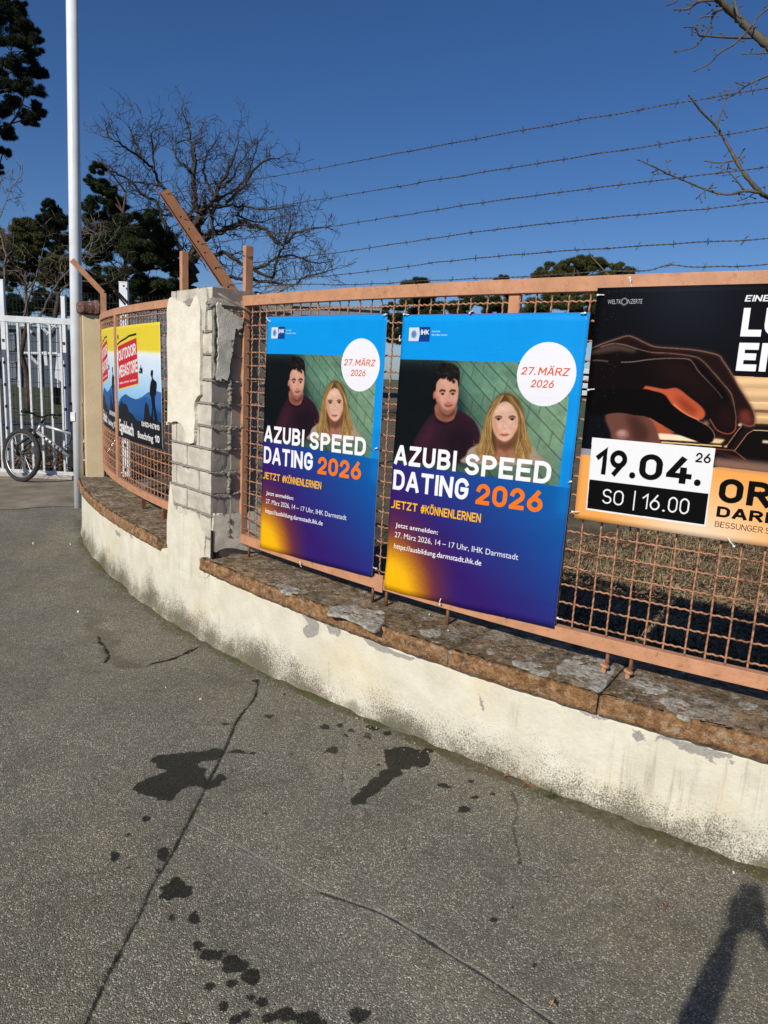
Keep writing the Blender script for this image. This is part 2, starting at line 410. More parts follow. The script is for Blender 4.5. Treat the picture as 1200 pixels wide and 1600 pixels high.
# ================================================================== GROUND
# --- asphalt mask: R = crack, G = wet, B = pale scuffs ; 3.2 mm per pixel around the photographed pavement
GX0, GX1, GY0, GY1, GR = -4.0, 2.4, .7, 7.4, .0034
gw, gh = int((GX1-GX0)/GR), int((GY1-GY0)/GR)
crack = np.zeros((gh, gw)); wet = np.zeros((gh, gw)); pale = np.zeros((gh, gw)); soil = np.zeros((gh, gw))
def gpx(x, y):
    p = at_z(x, y, -.02 if y < 1050 else 0.); return np.array([(p[0]-GX0)/GR, (p[1]-GY0)/GR])
def gpoly(arr, P, val=1., soft=0.):
    P = np.array(P); pad = int(soft*3)+2
    x0, y0 = np.maximum(np.floor(P.min(0)).astype(int)-pad, 0); x1, y1 = np.ceil(P.max(0)).astype(int)+pad; x1, y1 = min(x1, gw), min(y1, gh)
    if x1 <= x0 or y1 <= y0: return
    yy, xx = np.mgrid[y0:y1, x0:x1]; mk = inpoly(xx+.5, yy+.5, P).astype(float)
    if soft: mk = blur(mk, soft)
    arr[y0:y1, x0:x1] = np.maximum(arr[y0:y1, x0:x1], mk*val)
def gline(arr, pts, wd, val=1., jit=1.2, soft=0., taper=False):
    P = spline([gpx(*p) for p in pts], 30); P = np.array(P); d_ = np.r_[0, np.cumsum(np.hypot(*np.diff(P, axis=0).T))]; N = int(d_[-1]/2.2)+2; t_s = np.linspace(0, d_[-1], N)
    P = np.stack([np.interp(t_s, d_, P[:, k]) for k in (0, 1)], 1); Lh, Rh = [], []; sd = rng.random()*90
    for i in range(N):
        t = P[min(i+1, N-1)]-P[max(i-1, 0)]; t = t/max(1e-9, np.linalg.norm(t)); nn = np.array([-t[1], t[0]])
        c = P[i]+nn*(mnoise.noise(Vector((i*.05, sd, 0)))*3.2+mnoise.noise(Vector((i*.25, sd, 4)))*1.3)*jit*.8
        ww = wd/2*(1.+1.1*mnoise.noise(Vector((i*.09, sd, 9)))+.7*mnoise.noise(Vector((i*.4, sd, 2))))/GR/1000
        Lh.append(c+nn*max(.25, ww)); Rh.append(c-nn*max(.25, ww))
    for i in range(N-1): gpoly(arr, [Lh[i], Lh[i+1], Rh[i+1], Rh[i]], val, 0)
    if soft: arr[:] = np.maximum(arr, 0)
# main settlement crack running from the wall foot towards the viewer
main = [(404, 1053), (398, 1085), (372, 1125), (352, 1170), (330, 1215), (300, 1275), (262, 1345), (240, 1380), (212, 1440), (170, 1520), (132, 1600), (90, 1680)]
gline(crack, main, 30, .22, .5); gline(crack, main, 8, 1., .5)
_j0 = 1
joint = [(298, 1283), (360, 1315), (430, 1355), (500, 1393), (600, 1430), (700, 1490), (780, 1540), (870, 1605)]
gline(pale, joint, 22, .55, .35, 2); gline(crack, joint[3:], 6, .9, .3); gline(crack, joint[:4], 4, .45, .3)
gline(pale, [(560, 1255), (640, 1283), (700, 1310), (770, 1340), (860, 1360), (960, 1400)], 16, .38, 3., 3)
gline(crack, [(538, 1105), (542, 1150), (538, 1200), (540, 1238)], 6, .45, 2.); gline(pale, [(545, 1105), (548, 1190), (541, 1240)], 30, .3, 3., 4)
gline(crack, [(800, 1238), (806, 1270), (803, 1310), (808, 1345)], 9, .6, 2.5)
gline(crack, [(235, 1033), (270, 1022), (300, 1008), (320, 1000)], 22, 1., 3.); gline(crack, [(152, 985), (166, 1003), (168, 1020), (160, 1031)], 16, .85, 3.); gline(soil, [(140, 955), (165, 990), (180, 1025), (230, 1038)], 90, .5, 8., 14)
gline(crack, [(0, 872), (60, 868), (118, 862)], 12, .3, 4, 2)
# wet marks: irregular splash outlines (measured one by one) and drips
def splash(cx, cy, rx, ry, rag=.25, val=1., n=40, seed=0, rot=0.):
    r_ = np.random.default_rng(seed); P = []
    ph = r_.random(6)*6.28
    for k in range(n):
        a = 2*math.pi*k/n; q = 1+rag*(math.sin(3*a+ph[0])*.5+math.sin(5*a+ph[1])*.35+math.sin(9*a+ph[2])*.35+r_.normal(0, .28))
        X, Y = rx*q*math.cos(a), ry*q*math.sin(a)
        P.append(gpx(cx+X*math.cos(rot)-Y*math.sin(rot), cy+X*math.sin(rot)+Y*math.cos(rot)))
    gpoly(wet, P, val, 1)
def blot(P, val=1., seed=1):
    r_ = np.random.default_rng(seed); Q = smooth_poly(P, 6); gpoly(wet, [gpx(p[0]+r_.normal(0, 3.4), p[1]+r_.normal(0, 2.0)) for p in Q], val, 1)
blot([(243, 1183), (270, 1178), (300, 1177), (330, 1172), (346, 1172), (343, 1186), (322, 1188), (308, 1196), (322, 1206), (322, 1222), (345, 1214), (344, 1228), (322, 1232), (300, 1226), (285, 1232), (268, 1248), (243, 1248), (225, 1238), (207, 1234), (222, 1222), (243, 1214), (262, 1204), (247, 1198)])
blot([(600, 1176), (625, 1168), (650, 1172), (672, 1184), (668, 1196), (640, 1200), (618, 1215), (597, 1232), (580, 1246), (564, 1258), (549, 1256), (553, 1244), (572, 1228), (590, 1214), (607, 1200), (603, 1188)], 1., 2)
splash(345, 1215, 9, 6, seed=3, val=.8); splash(370, 1175, 18, 3, .5, .7, seed=4); splash(395, 1177, 8, 3, .6, .7, seed=5)
for i, (x, y, a, b, v) in enumerate([(228, 1278, 8, 5, .8), (200, 1303, 9, 4, .6), (207, 1312, 4, 3, .5), (233, 1312, 6, 4, .5), (179, 1336, 7, 9, .9), (201, 1353, 8, 4, .6), (196, 1325, 3, 3, .5),
        (255, 1333, 9, 12, .9), (248, 1358, 8, 8, .5), (276, 1388, 24, 15, .95), (268, 1430, 7, 7, .7), (303, 1432, 9, 11, .8), (310, 1450, 6, 5, .6), (310, 1475, 11, 8, .7), (328, 1490, 16, 8, .95), (350, 1484, 7, 5, .8), (366, 1505, 20, 13, 1.), (393, 1524, 14, 13, 1.), (362, 1534, 11, 7, .8), (328, 1538, 11, 7, .8), (350, 1570, 9, 9, .9), (392, 1556, 9, 7, .7), (410, 1565, 10, 9, .8), (384, 1583, 11, 7, .7), (366, 1592, 10, 8, .8), (418, 1590, 10, 9, .8), (446, 1584, 17, 10, 1.), (480, 1590, 18, 11, 1.), (500, 1600, 12, 9, .9), (562, 1586, 17, 13, .75), (290, 1600, 9, 8, .7),
        (508, 1135, 8, 4, .9), (531, 1132, 5, 4, .8), (548, 1140, 5, 3, .8), (560, 1120, 5, 2, .7), (575, 1150, 7, 6, .5), (520, 1172, 10, 6, .7), (540, 1148, 4, 3, .8), (352, 1131, 6, 2, .9), (420, 1118, 9, 5, .5), (430, 1125, 5, 3, .4), (440, 1161, 4, 3, .5), (455, 1178, 4, 3, .6), (486, 1210, 5, 3, .5), (505, 1185, 7, 2, .5), (465, 1246, 4, 2, .6), (410, 1204, 4, 2, .4), (425, 1203, 4, 2, .4), (331, 1161, 4, 2, .5), (585, 1135, 12, 5, .7), (605, 1145, 8, 4, .7), (655, 1180, 12, 8, .6), (670, 1172, 8, 5, .8), (690, 1228, 8, 3, .9), (700, 1231, 6, 2, .9), (725, 1266, 10, 6, .8), (741, 1247, 10, 3, .7), (770, 1190+52, 6, 3, .7), (735, 1222, 6, 3, .7),
        (772, 1438, 9, 4, .85), (800, 1418, 6, 4, .7), (835, 1508, 5, 6, .8), (633, 1327, 4, 4, .8), (980, 1431, 4, 3, .8), (812, 1349, 4, 5, .8), (828, 1341, 4, 2, .7), (927, 1315, 4, 2, .6), (855, 1300, 4, 2, .4), (778, 1292, 7, 3, .5), (475, 1500, 2, 6, .6), (415, 1270, 9, 3, .6), (367, 1381, 3, 2, .6), (400, 1056, 7, 3, .6), (445, 1079, 3, 3, .7), (435, 1060, 8, 3, .6)]):
    splash(x, y, a, b, .35, v, seed=20+i)
# pale flecks, scuffs and trodden-in gum
for i in range(1500):
    x, y = rng.random()*gw, rng.random()*gh; r_ = rng.random()**3*5+.8
    a = rng.random()*6.28; P = [(x+r_*math.cos(a+t)*(1.6 if abs(math.cos(t)) > .5 else .8), y+r_*math.sin(a+t)*.8) for t in (0, 1.1, 2.2, 3.3, 4.4, 5.5)]
    gpoly(pale, P, .25+.6*rng.random())
for (x, y, r_) in [(398, 1052+345, 8), (798, 1397, 8), (828, 1395, 7), (934, 1404, 6), (765, 1358, 6), (655, 1370, 8), (640, 1375, 6), (983, 1424, 7), (1080, 1566, 9), (908, 1533, 7), (560, 1268, 6), (532, 1186, 7), (150, 1368, 7), (510, 1383, 7), (1040, 1365, 4)]:
    q = gpx(x, y); gpoly(pale, [(q[0]+r_*.55*math.cos(t)*(1+.3*math.sin(3*t+x)), q[1]+r_*.55*math.sin(t)) for t in np.linspace(0, 6.2, 14)], .6, 1)
# soil and moss band along the wall foot
yy, xx = np.mgrid[0:gh:4, 0:gw:4]; PX = GX0+xx*GR; PY = GY0+yy*GR
dist = np.full(PX.shape, 9.)
for i in range(0, len(K), 12): dist = np.minimum(dist, np.hypot(PX-K[i, 0], PY-K[i, 1]))
nz = vnoise(PX.shape[0], PX.shape[1], 18, 5)
band = np.clip(1-(dist-.01)/(.03+.10*nz**2*2), 0, 1)*(.35+.9*nz)
band = np.repeat(np.repeat(band, 4, 0), 4, 1)[:gh, :gw]; soil = np.maximum(soil, band)
for i in range(170):
    c0_ = [(600, 1150, 160, 40), (640, 1215, 130, 40), (300, 1330, 120, 70), (430, 1570, 130, 40), (350, 1500, 60, 50), (520, 1180, 120, 50)][i % 6]
    splash(c0_[0]+rng.normal(0, c0_[2]*.5), c0_[1]+rng.normal(0, c0_[3]*.5), 1.5+3.5*rng.random()**2, 1+2*rng.random()**2, .5, .45+.5*rng.random(), n=12, seed=200+i)
wet = np.maximum(wet*.55, blur(wet, 2)); pale = blur(pale, 1); crack = np.maximum(crack*.75, blur(crack, 1))
rough_side = np.zeros((gh, gw)); gpoly(rough_side, [gpx(*p) for p in main]+[np.array([0, 0]), np.array([0, gh]), gpx(135, 860), gpx(200, 917), gpx(320, 1003)], 1.)
rough_side = blur(rough_side, 3)
AM = np.stack([crack, wet, pale], -1)[::-1]
im_a = image('asphalt_marks', AM, 'Non-Color'); im_s = image('asphalt_soil', np.stack([soil, rough_side, soil*0], -1)[::-1], 'Non-Color')

g = G('asphalt')
uv = g.mapped((1/(gw*GR), 1/(gh*GR), 1)); mp = uv.node; mp.inputs['Location'].default_value = (-GX0/(gw*GR), -GY0/(gh*GR), 0)
ti = g.n('ShaderNodeTexImage', image=im_a, extension='CLIP', interpolation='Linear'); g.L(uv, ti.inputs[0])
ts = g.n('ShaderNodeTexImage', image=im_s, extension='CLIP'); g.L(uv, ts.inputs[0])
sep = g.n('ShaderNodeSeparateColor'); g.L(ti.outputs[0], sep.inputs[0])
cr, we, pa = sep.outputs[0], sep.outputs[1], sep.outputs[2]
sep2 = g.n('ShaderNodeSeparateColor'); g.L(ts.outputs[0], sep2.inputs[0]); soilc, rsd = sep2.outputs[0], sep2.outputs[1]
v1 = g.voro(260); stone = g.n('ShaderNodeSeparateColor'); g.L(v1.outputs['Color'], stone.inputs[0])
grain = g.ramp(stone.outputs[0], [(.0, (.090, .086, .066)), (.5, (.190, .180, .140)), (.86, (.277, .262, .205)), (.97, (.66, .62, .50))])
big = g.noise(.9, 7, .62); big2 = g.noise(5.5, 5, .7)
base = g.mix(grain, (.178, .167, .128), g.ramp(big2, [(.3, .05), (.75, .5)]))
base = g.mix(base, (.62, .61, .58), g.ramp(big, [(.35, .55), (.62, 0.)]), 'MULTIPLY'); base = g.mix(base, (.74, .74, .73), g.ramp(g.noise(3.2, 8, .8, dist=.6), [(.51, 0.), (.57, .55)]), 'MULTIPLY')
base = g.mix(base, (1.22, 1.18, 1.08), g.ramp(g.noise(1.7, 6, .7), [(.45, 0.), (.7, 1.)]), 'MULTIPLY')
base = g.mix(base, (.50, .48, .44), g.ramp(g.noise(24, 5, .75), [(.58, 0.), (.68, .6)]), 'MULTIPLY')
base = g.mix(base, (.27, .25, .22), g.math('MULTIPLY', g.ramp(g.noise(70, 3, .8), [(.60, 0.), (.72, 1.)]), .22))
base = g.mix(base, (.30, .28, .25), g.math('MULTIPLY', pa, .75))
base = g.mix(base, (.10, .085, .05), g.math('MULTIPLY', soilc, .85))
base = g.mix(base, (.86, .85, .82), g.math('MULTIPLY', rsd, .35), 'MULTIPLY')
wetn = g.ramp(g.math('ADD', g.math('MULTIPLY', we, 1.1), g.math('MULTIPLY', g.math('SUBTRACT', g.noise(110, 6, .8), .5), 1.3)), [(.34, 0.), (.50, 1.)])
wetn = g.math('MULTIPLY', wetn, g.ramp(we, [(.04, 0.), (.15, 1.)]))
base = g.mix(base, g.mix(base, (.13, .13, .125), 1., 'MULTIPLY'), wetn)
base = g.mix(base, (.012, .011, .010), g.ramp(cr, [(.15, 0.), (.85, 1.)]))
g.out(base, g.ramp(wetn, [(0., .93), (1., .42)]), 0., .25)
hgt = g.math('SUBTRACT', g.math('MULTIPLY', v1.outputs['Distance'], -1.2), g.math('MULTIPLY', cr, 3.))
g.bump(g.math('ADD', hgt, g.math('MULTIPLY', g.noise(38, 4), .9)), .6, .005)
M_ASPH = g.m

# asphalt sheet (fine near the camera), passes under wall and fence
xs = np.r_[np.linspace(-60, -8, 8), np.linspace(-7, 4, 56), np.linspace(5, 14, 6)]; ys = np.r_[-30, -8, -3, np.linspace(-1, 8, 46), 9, 10, 10.6]
b = MB(); n = len(xs)
def gz(x, y):
    z = ground_z(y)
    return z+.012*mnoise.noise(Vector((x*.7, y*.7, 3)))*(1 if y > 0 else 0)
b.add([(x, y, gz(x, y)) for y in ys for x in xs], [(j*n+i, j*n+i+1, (j+1)*n+i+1, (j+1)*n+i) for j in range(len(ys)-1) for i in range(n-1)])
pav = b.build('pavement', M_ASPH, kind='structure', smooth=True)

# far terrain to the horizon
g = G('far_ground'); 
c1 = g.ramp(g.noise(.05, 6), [(.35, (.07, .075, .028)), (.65, (.14, .115, .06))]); g.out(c1, .95)
b = MB(); b.add([(-700, -400, -.12), (700, -400, -.12), (700, 900, -.12), (-700, 900, -.12)], [(0, 1, 2, 3)]); b.build('terrain', g.m, kind='structure')
# yard behind the fence
YI = .42
g = G('yard_soil')
c1 = g.ramp(g.noise(2.2, 7, .7), [(.3, (.075, .055, .035)), (.55, (.16, .12, .075)), (.75, (.24, .19, .12))])
c1 = g.mix(c1, (.08, .095, .03), g.ramp(g.noise(.7, 5), [(.5, 0.), (.66, .8)])); g.bump(g.noise(60, 5, .8), .9, .03); g.out(c1, .95); M_YARD = g.m
b = MB(); SS = np.linspace(KS[3], 7.9, 70); rows = [0, .5, 1.2, 2.4, 4, 7, 12, 20, 36, 70]
vs = []
for j, d_ in enumerate(rows):
    for i, s_ in enumerate(SS):
        a_ = i/(len(SS)-1); p = kp(s_, YI-.05); dirn = np.array([.72-.95*a_, .70+.35*a_, 0]); dirn /= np.linalg.norm(dirn)
        q_ = p+dirn*d_; vs.append((q_[0], q_[1], -.02+.05*mnoise.noise(Vector((q_[0]*.8, q_[1]*.8, 0)))*min(1, d_)))
n_ = len(SS); b.add(vs, [(j*n_+i, (j+1)*n_+i, (j+1)*n_+i+1, j*n_+i+1) for j in range(len(rows)-1) for i in range(n_-1)])
b.build('yard_ground', M_YARD, kind='structure', smooth=True)
# lawn and lane behind the gate
b = MB(); b.add([(-40, 10.35, -.05), (-3.6, 10.35, -.05), (-3.7, 13.5, -.05), (-40, 13.5, -.05)], [(0, 1, 2, 3)])
b.build('planting_bed', simple('bed_soil', (.075, .05, .035), .95, .5, 14, bump=.9, bscale=30), kind='structure')
b = MB(); b.add([(-60, 13.5, -.045), (-3.7, 13.5, -.045), (-3.9, 20, -.045), (-60, 20, -.045)], [(0, 1, 2, 3)])
b.build('access_lane', simple('lane', (.055, .055, .052), .9, .3, 3), kind='structure')
b = MB(); b.add([(-70, 20, -.04), (-4, 20, -.04), (-6, 48, -.04), (-90, 48, -.04)], [(0, 1, 2, 3)])
b.build('lawn', simple('lawn_green', (.06, .066, .03), .95, .4, 1.2), kind='structure')

# ================================================================== LOW WALL
WZ, CZ = .40, .485
peel_w, peel_h = 2400, 150; PS0, PS1, PZ0, PZ1 = -.6, 8.4, -.12, .42
pm = np.zeros((peel_h, peel_w)); yy, xx = np.mgrid[0:peel_h, 0:peel_w]
def peel(P, val=1.):
    Q = []
    for p in P:
        s_, z_ = on(p[0], p[1], 0.02); Q.append(((s_-PS0)/(PS1-PS0)*peel_w, (z_-PZ0)/(PZ1-PZ0)*peel_h))
    Q = smooth_poly(Q, 5); Q = [(a+rng.normal(0, .8), b_+rng.normal(0, .8)) for a, b_ in Q]
    pm[inpoly(xx+.5, yy+.5, Q)] = val
for P in ([(470, 961), (484, 965), (497, 980), (490, 995), (477, 998), (471, 985), (478, 975)], [(499, 972), (512, 972), (522, 978), (520, 992), (512, 990), (508, 980)],
          [(562, 990), (590, 1005), (620, 1022), (646, 1030), (640, 1033), (620, 1028), (590, 1018), (570, 1005)],
          [(987, 1141), (995, 1143), (1005, 1152), (1007, 1159), (996, 1160), (987, 1152), (990, 1147)],
          [(1027, 1150), (1035, 1152), (1060, 1158), (1090, 1166), (1120, 1175), (1144, 1183), (1135, 1187), (1110, 1186), (1085, 1180), (1062, 1172), (1045, 1160), (1030, 1158), (1024, 1158)],
          [(1100, 1182), (1110, 1186), (1118, 1196), (1105, 1190)], [(838, 1079), (850, 1082), (880, 1092), (900, 1098), (888, 1102), (878, 1105), (872, 1098), (850, 1087), (838, 1083)],
          [(900, 1108), (920, 1112), (945, 1122), (955, 1126), (935, 1125), (912, 1117)], [(1140, 1190), (1147, 1192), (1142, 1196)],
          [(744, 1084), (748, 1090), (752, 1100), (757, 1116), (752, 1110), (747, 1098)], [(520, 982), (530, 984), (528, 996), (522, 992)],
          [(178, 828), (184, 832), (186, 838), (180, 836)], [(200, 835), (205, 838), (204, 842)]):
    peel(P)
im_p = image('wall_peel', np.repeat(pm[::-1][..., None], 3, 2), 'Non-Color')
g = G('wall_plaster'); uvc = g.coords('UV')
tp = g.n('ShaderNodeTexImage', image=im_p, extension='CLIP'); g.L(uvc, tp.inputs[0])
sx = g.n('ShaderNodeSeparateXYZ'); g.L(g.coords('Object'), sx.inputs[0]); Z = sx.outputs[2]
paint = g.ramp(g.noise(6, 6), [(.3, (.57, .53, .41)), (.7, (.69, .655, .535))])
paint = g.mix(paint, (.66, .52, .28), g.ramp(g.noise(3.1, 5), [(.52, 0.), (.75, .35)]))
# rain-splash dirt: speckle that gets denser towards the foot
lowf = g.ramp(Z, [(0., 1.), (.30, 0.)])                       # 1 at z<=0, 0 at z>=.38
d1 = g.math('ADD', g.noise(150, 6, .85), g.math('MULTIPLY', lowf, .29)); d1 = g.math('ADD', d1, g.math('MULTIPLY', g.math('SUBTRACT', g.noise(2.6, 4, .65), .5), .48))
dirt = g.ramp(d1, [(.70, 0.), (.78, 1.)])
d2 = g.math('ADD', g.math('MULTIPLY', lowf, .55), g.math('MULTIPLY', g.math('SUBTRACT', g.noise(4.5, 6, .75), .5), 1.3))
film = g.ramp(d2, [(.40, 0.), (.72, .7)])
vt = g.mapped((30, 30, 1.6)); streak = g.math('ADD', g.noise(1., 5, .7, vec=vt), g.math('MULTIPLY', g.math('SUBTRACT', g.noise(1.4, 3), .5), .8))
c1 = g.mix(paint, (.24, .20, .13), film)
c1 = g.mix(c1, (.30, .27, .20), g.ramp(streak, [(.62, 0.), (.80, .55)]))
c1 = g.mix(c1, (.075, .065, .045), g.math('MULTIPLY', dirt, .85))
c1 = g.mix(c1, (.12, .115, .06), g.ramp(g.math('ADD', g.noise(7, 4), g.math('MULTIPLY', g.ramp(Z, [(-0.0, 1.), (.10, 0.)]), .25)), [(.68, 0.), (.86, .6)]))
c1 = g.mix(c1, g.ramp(g.noise(80, 4), [(.3, (.27, .25, .22)), (.7, (.37, .35, .31))]), tp.outputs[0])
c1 = g.mix(c1, (.10, .085, .06), g.ramp(g.noise(150, 2, .9), [(.76, 0.), (.80, .9)]))
g.out(c1, .9, 0., .2)
h = g.math('SUBTRACT', g.math('ADD', g.noise(55, 5, .7), g.math('MULTIPLY', g.noise(11, 3), 1.5)), g.math('MULTIPLY', tp.outputs[0], .6))
g.bump(h, .45, .008); M_PLAST = g.m
wall = thing('low_wall', 'low curved cream plastered wall along the pavement, capped with weathered brown stone slabs', 'wall', kp(2, .2, 0))
ss = np.arange(KS[2], 7.95, .022); zs = np.r_[np.linspace(-.14, WZ, 20)]
b = MB(); vs = []; nz_ = len(zs)
for s_ in ss:
    for z_ in zs:
        flare = .05*max(0, (.07-z_)/.16)**1.3*(.6+.8*mnoise.noise(Vector((s_*2.3, 0, 1))))+.004*mnoise.noise(Vector((s_*7, z_*9, 0)))+.003*mnoise.noise(Vector((s_*26, z_*26, 5)))
        p = kp(s_, .03-flare, z_); vs.append(p)
    vs.append(kp(s_, YI, WZ)); vs.append(kp(s_, YI, -.14))
q = nz_+2
b.add(vs, [(i*q+k, i*q+k+1, (i+1)*q+k+1, (i+1)*q+k) for i in range(len(ss)-1) for k in range(q-1)]+[tuple(range(q)), tuple(range((len(ss)-1)*q, len(ss)*q))[::-1]])
wb = b.build('plaster_body', M_PLAST, wall, smooth=True)
me = wb.data; uvl = me.uv_layers.new(name='UVMap'); vi = np.zeros(len(me.loops), np.int32); me.loops.foreach_get('vertex_index', vi)
uvv = np.array([((s_-PS0)/(PS1-PS0), (z_-PZ0)/(PZ1-PZ0)) for s_ in ss for z_ in list(zs)+[WZ, WZ]]); uvl.data.foreach_set('uv', uvv[vi].reshape(-1).astype(np.float32))

# ---- cap slabs
g = G('cap_stone')
geo = g.n('ShaderNodeNewGeometry'); 
co = g.coords('UV')                                     # u = along the wall (m), v = across from the street edge (m)
sxy = g.n('ShaderNodeSeparateXYZ'); g.L(co, sxy.inputs[0]); across = sxy.outputs[1]
top = g.ramp(g.noise(9, 8, .72), [(.30, (.09, .068, .034)), (.44, (.20, .145, .075)), (.55, (.33, .235, .13)), (.68, (.52, .40, .25))])
top = g.mix(top, (.44, .42, .36), g.ramp(g.noise(5.2, 9, .80), [(.53, 0.), (.60, .9)]))
top = g.mix(top, (.045, .04, .028), g.ramp(g.noise(13, 8, .82), [(.54, 0.), (.62, .75)]))
top = g.mix(top, (.13, .105, .04), g.ramp(g.noise(3, 5), [(.50, 0.), (.66, .6)]))
top = g.mix(top, (.035, .030, .018), g.ramp(g.noise(34, 8, .85), [(.51, 0.), (.56, .8)]))
top = g.mix(top, (.50, .46, .38), g.ramp(g.noise(22, 8, .85), [(.545, 0.), (.58, .8)]))
top = g.mix(top, (.36, .17, .08), g.ramp(g.noise(15, 7, .8), [(.54, 0.), (.59, .7)]))
edge = g.ramp(g.noise(24, 7, .75), [(.34, (.15, .075, .032)), (.5, (.34, .18, .08)), (.64, (.52, .31, .16))])
edge = g.mix(edge, (.38, .36, .30), g.ramp(g.noise(4.2, 9, .75), [(.60, 0.), (.66, .8)]))
edge = g.mix(edge, (.09, .05, .025), g.ramp(g.noise(9, 6, .8), [(.56, 0.), (.66, .7)]))
edge = g.mix(edge, (.46, .40, .30), g.ramp(g.noise(17, 8, .85), [(.555, 0.), (.59, .75)])); edge = g.mix(edge, (.06, .04, .02), g.ramp(g.noise(46, 7, .85), [(.54, 0.), (.59, .7)]))
ef = g.ramp(g.math('ADD', across, g.math('MULTIPLY', g.math('SUBTRACT', g.noise(28, 6, .7), .5), .05)), [(.004, 1.), (.018, 0.)])
g.out(g.mix(top, edge, ef), .9, 0., .2)
g.bump(g.math('ADD', g.noise(70, 6, .75), g.math('MULTIPLY', g.noise(12, 5, .7), 1.8)), 1., .016); M_CAP = g.m
def cap_slab(s0, s1, seed, over=.0, dz=0.):
    L = abs(s1-s0); ns = max(3, int(L/.02)); S_ = np.linspace(s0, s1, ns)
    prof = []     # (offset from street edge, z, uv_v)
    for k in range(6): prof.append((-over, WZ+.002+(CZ-WZ-.002)*k/5, -.06+.06*k/5))
    for o_ in np.r_[.006, .02, np.linspace(.045, .5, 16)]: prof.append((o_, CZ, o_+.002))
    prof.append((.5, WZ+.002, .5))
    vs, uvs = [], []
    for i, s_ in enumerate(S_):
        for k, (o_, z_, v_) in enumerate(prof):
            q_ = Vector((s_*9, z_*14+seed, o_*9)); nn = mnoise.noise(q_)*.007+mnoise.noise(q_*3.3)*.006
            oo, zz = o_, z_
            if k < 6: oo = o_-.002+nn*1.3+(.010 if k == 5 else 0)+max(0, mnoise.noise(Vector((s_*5, seed, 2))))*.014*(k/5)
            elif k < len(prof)-1: zz = z_+nn*.8-.004+dz+(-.004 if k == 6 else 0)
            endf = min(i, ns-1-i)
            if endf == 0 and 5 <= k: zz -= .008; 
            vs.append(kp(s_, oo, zz)); uvs.append((s_, v_))
    n_ = len(prof); b = MB()
    b.add(vs, [(i*n_+k, i*n_+(k+1) % n_, (i+1)*n_+(k+1) % n_, (i+1)*n_+k) for i in range(ns-1) for k in range(n_)]+[tuple(range(n_)), tuple(range((ns-1)*n_, ns*n_))[::-1]])
    o = b.build('cap_slab', M_CAP, wall); me = o.data; me.polygons.foreach_set('use_smooth', [len(p.vertices) == 4 for p in me.polygons])
    uvl = me.uv_layers.new(name='UVMap'); vi = np.zeros(len(me.loops), np.int32); me.loops.foreach_get('vertex_index', vi)
    uvl.data.foreach_set('uv', np.array(uvs)[vi].reshape(-1).astype(np.float32)); return o
sR = on(312, 872)[0]; cuts = [sR, on(442, 925)[0], on(533, 958)[0]+.02, on(700, 1013)[0], on(935, 1090)[0], .55, -.3, KS[2]]
for i in range(len(cuts)-1): cap_slab(cuts[i]-(.001 if i != 4 else .003), cuts[i+1]+(.001 if i != 3 else .004), 3.1, .0, 0.)
sL = on(246, 841)[0]; cutl = [sL, on(185, 806)[0], on(140, 775)[0], 7.9]
for i in range(3): cap_slab(cutl[i]+.003, cutl[i+1]-.003, 20+i*3.7, .0, .004*math.cos(i*2.))

# ================================================================== BRICK PILLAR
PC = kp(on(322, 700)[0], .03); sD = on(259, 700)[0]; PD = kp(sD, .03)
ax = (PD-PC)/np.linalg.norm(PD-PC); ay = np.array([ax[1], -ax[0], 0.]); ay = ay if ay[1] > 0 else -ay
PW = float(np.linalg.norm(PD-PC)); PDEP = .56; PTOP = float(at_plane(326, 446, PC, ay)[2])
def pil(a, bb, z): return PC+ax*a+ay*bb+np.array([0, 0, z])
PRm = np.stack([ax, ay, [0, 0, 1]], 1)
def fa(x, y):  p = at_plane(x, y, PC, ay); return float((p-PC)@ax), float(p[2])     # front face (a,z)
def sa(x, y):  p = at_plane(x, y, PC, ax); return float((p-PC)@ay), float(p[2])     # side face (b,z)
pillar = thing('brick_pillar', 'broken plastered brick pillar with bare grey bricks, between the two mesh fence panels', 'pillar', pil(PW/2, PDEP/2, 0))
g = G('mortar'); c1 = g.ramp(g.noise(60, 6, .8), [(.3, (.30, .275, .225)), (.7, (.56, .52, .43))]); g.out(c1, .95); g.bump(g.noise(110, 6, .8), 1., .02); M_MORT = g.m
g = G('grey_brick'); c1 = g.ramp(g.noise(7, 6, .65), [(.25, (.20, .175, .15)), (.75, (.34, .30, .255))])
c1 = g.mix(c1, (.13, .11, .09), g.ramp(g.noise(30, 6, .8), [(.63, 0.), (.72, .7)])); c1 = g.mix(c1, (.62, .56, .46), g.ramp(g.noise(4, 5, .7), [(.56, 0.), (.7, .6)])); g.out(c1, .9, 0, .2); g.bump(g.noise(90, 5, .7), .35, .006); M_BRICK = g.m
g = G('whitewash_lit_brick'); c1 = g.ramp(g.noise(7, 6, .65), [(.25, (.36, .33, .27)), (.7, (.62, .57, .47))])  # front-face brick: whitewash remnants plus sunlit brightness put into the colour
c1 = g.mix(c1, (.26, .23, .19), g.ramp(g.noise(22, 6, .8), [(.56, 0.), (.68, .6)])); g.out(c1, .9, 0, .2); g.bump(g.noise(90, 5, .7), .35, .006); M_BRICKLIT = g.m
g = G('pillar_paint'); c1 = g.ramp(g.noise(9, 6), [(.3, (.64, .585, .46)), (.7, (.76, .71, .585))])
c1 = g.mix(c1, (.28, .24, .17), g.ramp(g.noise(1., 5, .75, vec=g.mapped((38, 38, 4))), [(.66, 0.), (.76, .7)])); c1 = g.mix(c1, (.36, .33, .27), g.ramp(g.noise(20, 6, .8), [(.66, 0.), (.76, .6)]))
